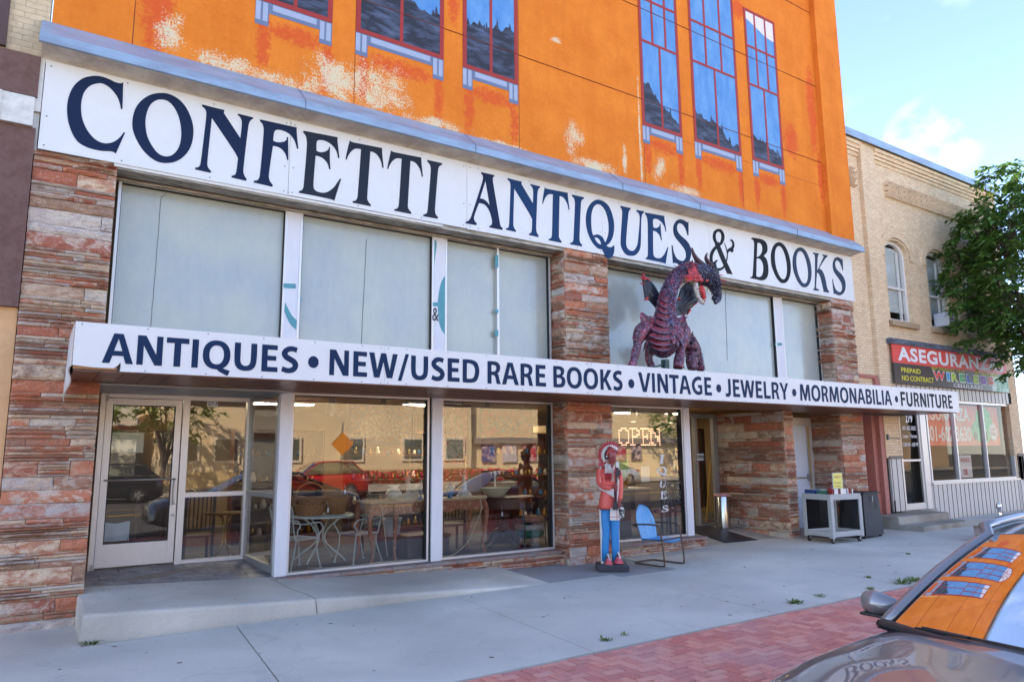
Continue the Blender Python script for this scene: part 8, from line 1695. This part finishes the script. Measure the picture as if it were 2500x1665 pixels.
            m_ = MB(); m_.bar((1.77, s_*.78, .95), (1.76, s_*.86, .96), .07, .045); m_.box((1.71, s_*.87, .915), (1.81, s_*1.04, .932), .008); m_.build('mirror_base', M_TRIM, mr, world=False)
        mb = MB(); mb.grid(lambda u, v_: (xb+.16+.55*v_, (2*u-1)*.70, .90+.05*sin(v_*pi)-.02*(2*u-1)**2), 10, 6); mb.build('dashboard', mat('dash_grey', (.03, .028, .026), .7, var=.1), c_, smooth=True, world=False)
        for s_ in (-.37, .37):
            mb = MB(); mb.box((2.45, s_-.23, .75), (2.62, s_+.23, 1.18), .05); mb.box((2.50, s_-.12, 1.17), (2.60, s_+.12, 1.34), .04); mb.build('seat', mat('seat_fabric', srgb(120, 108, 96), .9, var=.1), c_, world=False)
        mb = MB(); mb.tube([(2.02+.05*sin(a), -.37+.18*cos(a), .98+.17*sin(a)) for a in [2*pi*k/20 for k in range(21)]], .014, 8); mb.build('steering_wheel', M_TRIM, c_, smooth=True, world=False)
    return c_
car('grey_parked_car', 'dark bronze grey car parked at the kerb in the lower right corner', (2.60, -8.36, -.08), 0, srgb(118, 112, 112), detail=True).scale = (1.06, 1.06, 1.06)
GC = 'cars parked across or along the street'
car('dark_blue_car', 'dark blue car parked further along the near kerb, seen only in reflections', (9.6, -8.35, -.08), 0, srgb(28, 38, 66))
car('red_suv', 'red sport utility car parked across the street, seen reflected in the shop window', (9.0, -22.9, -.08), 0, srgb(214, 36, 28), suv=True)
car('white_car', 'white car parked across the street, seen reflected in the right shop window', (27.5, -23.9, -.08), 0, srgb(214, 214, 214))
car('black_pickup', 'black truck parked across the street, reflected in the left door', (.4, -23.9, -.08), 0, srgb(24, 24, 28), suv=True)
# ================================================================== ACROSS THE STREET (seen in the glass)
g = MB(); g.box((-70, -31.5, -.3), (90, -25.2, .0)); struct('far_sidewalk', g, M_CONCW)
ob = thing('beige_stucco_building', 'long beige stucco building across the street, reflected in the shop windows', 'building', (20, -31, 0))
M_BST = mat('sunlit_stucco', srgb(238, 214, 172), .85, var=.06, vs=1); f = MB(); f.box((6, -42, 1.0), (24.5, -31, 7.4)); f.box((24.5, -42, 0), (48, -31.6, 6.6)); f.build('wall', M_BST, ob)
f = MB(); stones(f, (24.5, -30.98, 0), (-1, 0, 0), (0, 1, 0), 18.5, 1.05, 3, tall=.7); f.build('stone_base', mat('far_stone', srgb(210, 184, 140), .9, var=.3, vs=3), ob); f = MB(); f.box((6, -42, 0), (24.5, -31.0, 1.0)); f.build('plinth', M_BST, ob)
for x in (7.2, 9.4, 12.4, 16.2, 20.2, 23.2):
    f = MB(); f.box((x-.75, -30.99, 1.5), (x+.75, -30.9, 3.0)); fr_ = f.build('window', mat('far_trim', srgb(236, 220, 190), .8, var=0), ob); f = MB(); f.box((x-.6, -30.9, 1.65), (x+.6, -30.88, 2.85)); f.build('pane', mat('far_glass', srgb(104, 108, 96), .2, var=.1), fr_)
f = MB(); f.box((24.6, -31.58, 2.6), (46, -31.3, 3.0)); f.build('awning_band', mat('far_band', srgb(150, 140, 130), .8, var=0), ob)
rp = random.Random(12)
for i in range(9):
    x = 25.6+i*1.7; p = tag(MB().box((x, -31.5, 1.35), (x+1.1, -31.45, 2.6)).build('poster', mat('poster_print', [srgb(60,90,160), srgb(226,222,220), srgb(200,60,80), srgb(70,70,80), srgb(230,210,200)][i % 5], .6, var=.5, vs=3, col2=srgb(220, 190, 190)), None), '%s poster in the window front across the street' % ['blue', 'white', 'rose', 'grey', 'cream', 'second blue', 'second white', 'second rose', 'second grey'][i], 'poster')
hg = MB(); rh_ = random.Random(2)
for i in range(5200):
    x = rh_.uniform(15.5, 31); y = rh_.uniform(-28.6, -27.4); z = rh_.uniform(.25, .95)+.15*noise.noise((x*1.5, y, 0)); s_ = .07; n_ = V([rh_.uniform(-1, 1) for _ in range(3)]).normalized(); a = n_.orthogonal().normalized()*s_; b_ = n_.cross(a).normalized()*s_; p = V((x, y, z)); hg.add([p-a, p-b_, p+a, p+b_], [(0,1,2,3)])
mh = Mt('flower_bed_mix', .7); gg_ = mh.n('NewGeometry'); mh.base(mh.ramp(gg_.outputs['Random Per Island'], [(0, srgb(200,30,50)), (.45, srgb(60,100,40)), (.8, srgb(226,60,80))], 'CONSTANT'))
fb = tag(hg.build('flower_bed', mh.m, None), 'long raised bed of red flowers across the street, reflected in the window', 'flowers', kind='stuff')
f = MB(); f.box((15.4, -28.7, 0), (31.1, -27.3, .28)); tag(f.build('planter_kerb', M_CONCW, None), 'low concrete planter around the red flower bed across the street', 'planter')
wb2 = thing('white_sided_building', 'pale boarded building across the street at the left, reflected in the door', 'building', (-6, -34, 0)); f = MB(); f.box((-30, -44, 0), (5, -33, 5.5)); f.build('wall', mat('white_boards', srgb(220, 214, 196), .8, var=.05), wb2); f = MB(); f.box((-30, -33.0, 3.4), (5, -32.6, 3.6)); f.build('eave', M_BROWN, wb2)
f = MB(); f.box((.4, -32.99, 1.2), (3.6, -32.95, 2.6)); f.build('window', mat('far_glass2', srgb(80, 86, 84), .2, var=.1), wb2)
bk = thing('far_backdrop_building', 'tall tan building beyond the street at the far right, reflected in the neighbouring shop window', 'building', (70, -34, 0)); f = MB(); f.box((50, -44, 0), (88, -32, 7.5)); f.build('wall', mat('tan_far', srgb(206, 176, 140), .85, var=.06), bk)
ls_ = thing('warning_sign', 'orange diamond warning sign on a post across the street', 'sign', (13.7, -26, 0)); f = MB(); f.tube([(13.7, -26, 0), (13.7, -26, 3.6)], .05, 8); f.build('post', M_ALUD, ls_); f = MB(); f.poly([[(13.7, 1.9), (14.3, 2.5), (13.7, 3.1), (13.1, 2.5)]], -25.93, .02); f.build('plate', mat('diamond_orange', srgb(230, 140, 30), .6, var=0), ls_)
tree('far_tree', 'green tree across the street reflected above the red car', (5.6, -27.5, 0), 2.2, 7.4, 2.6, 31, 110, 9, .22, 'trees across the street')
tree('far_tree', 'taller tree across the street reflected in the left sidelight', (1.2, -29, 0), 2.0, 7.8, 2.8, 33, 110, 9, .22, 'trees across the street')
tree('far_tree', 'broad tree across the street reflected in the neighbouring shop window', (42, -27.5, 0), 2.4, 8, 3.4, 35, 120, 9, .24, 'trees across the street')
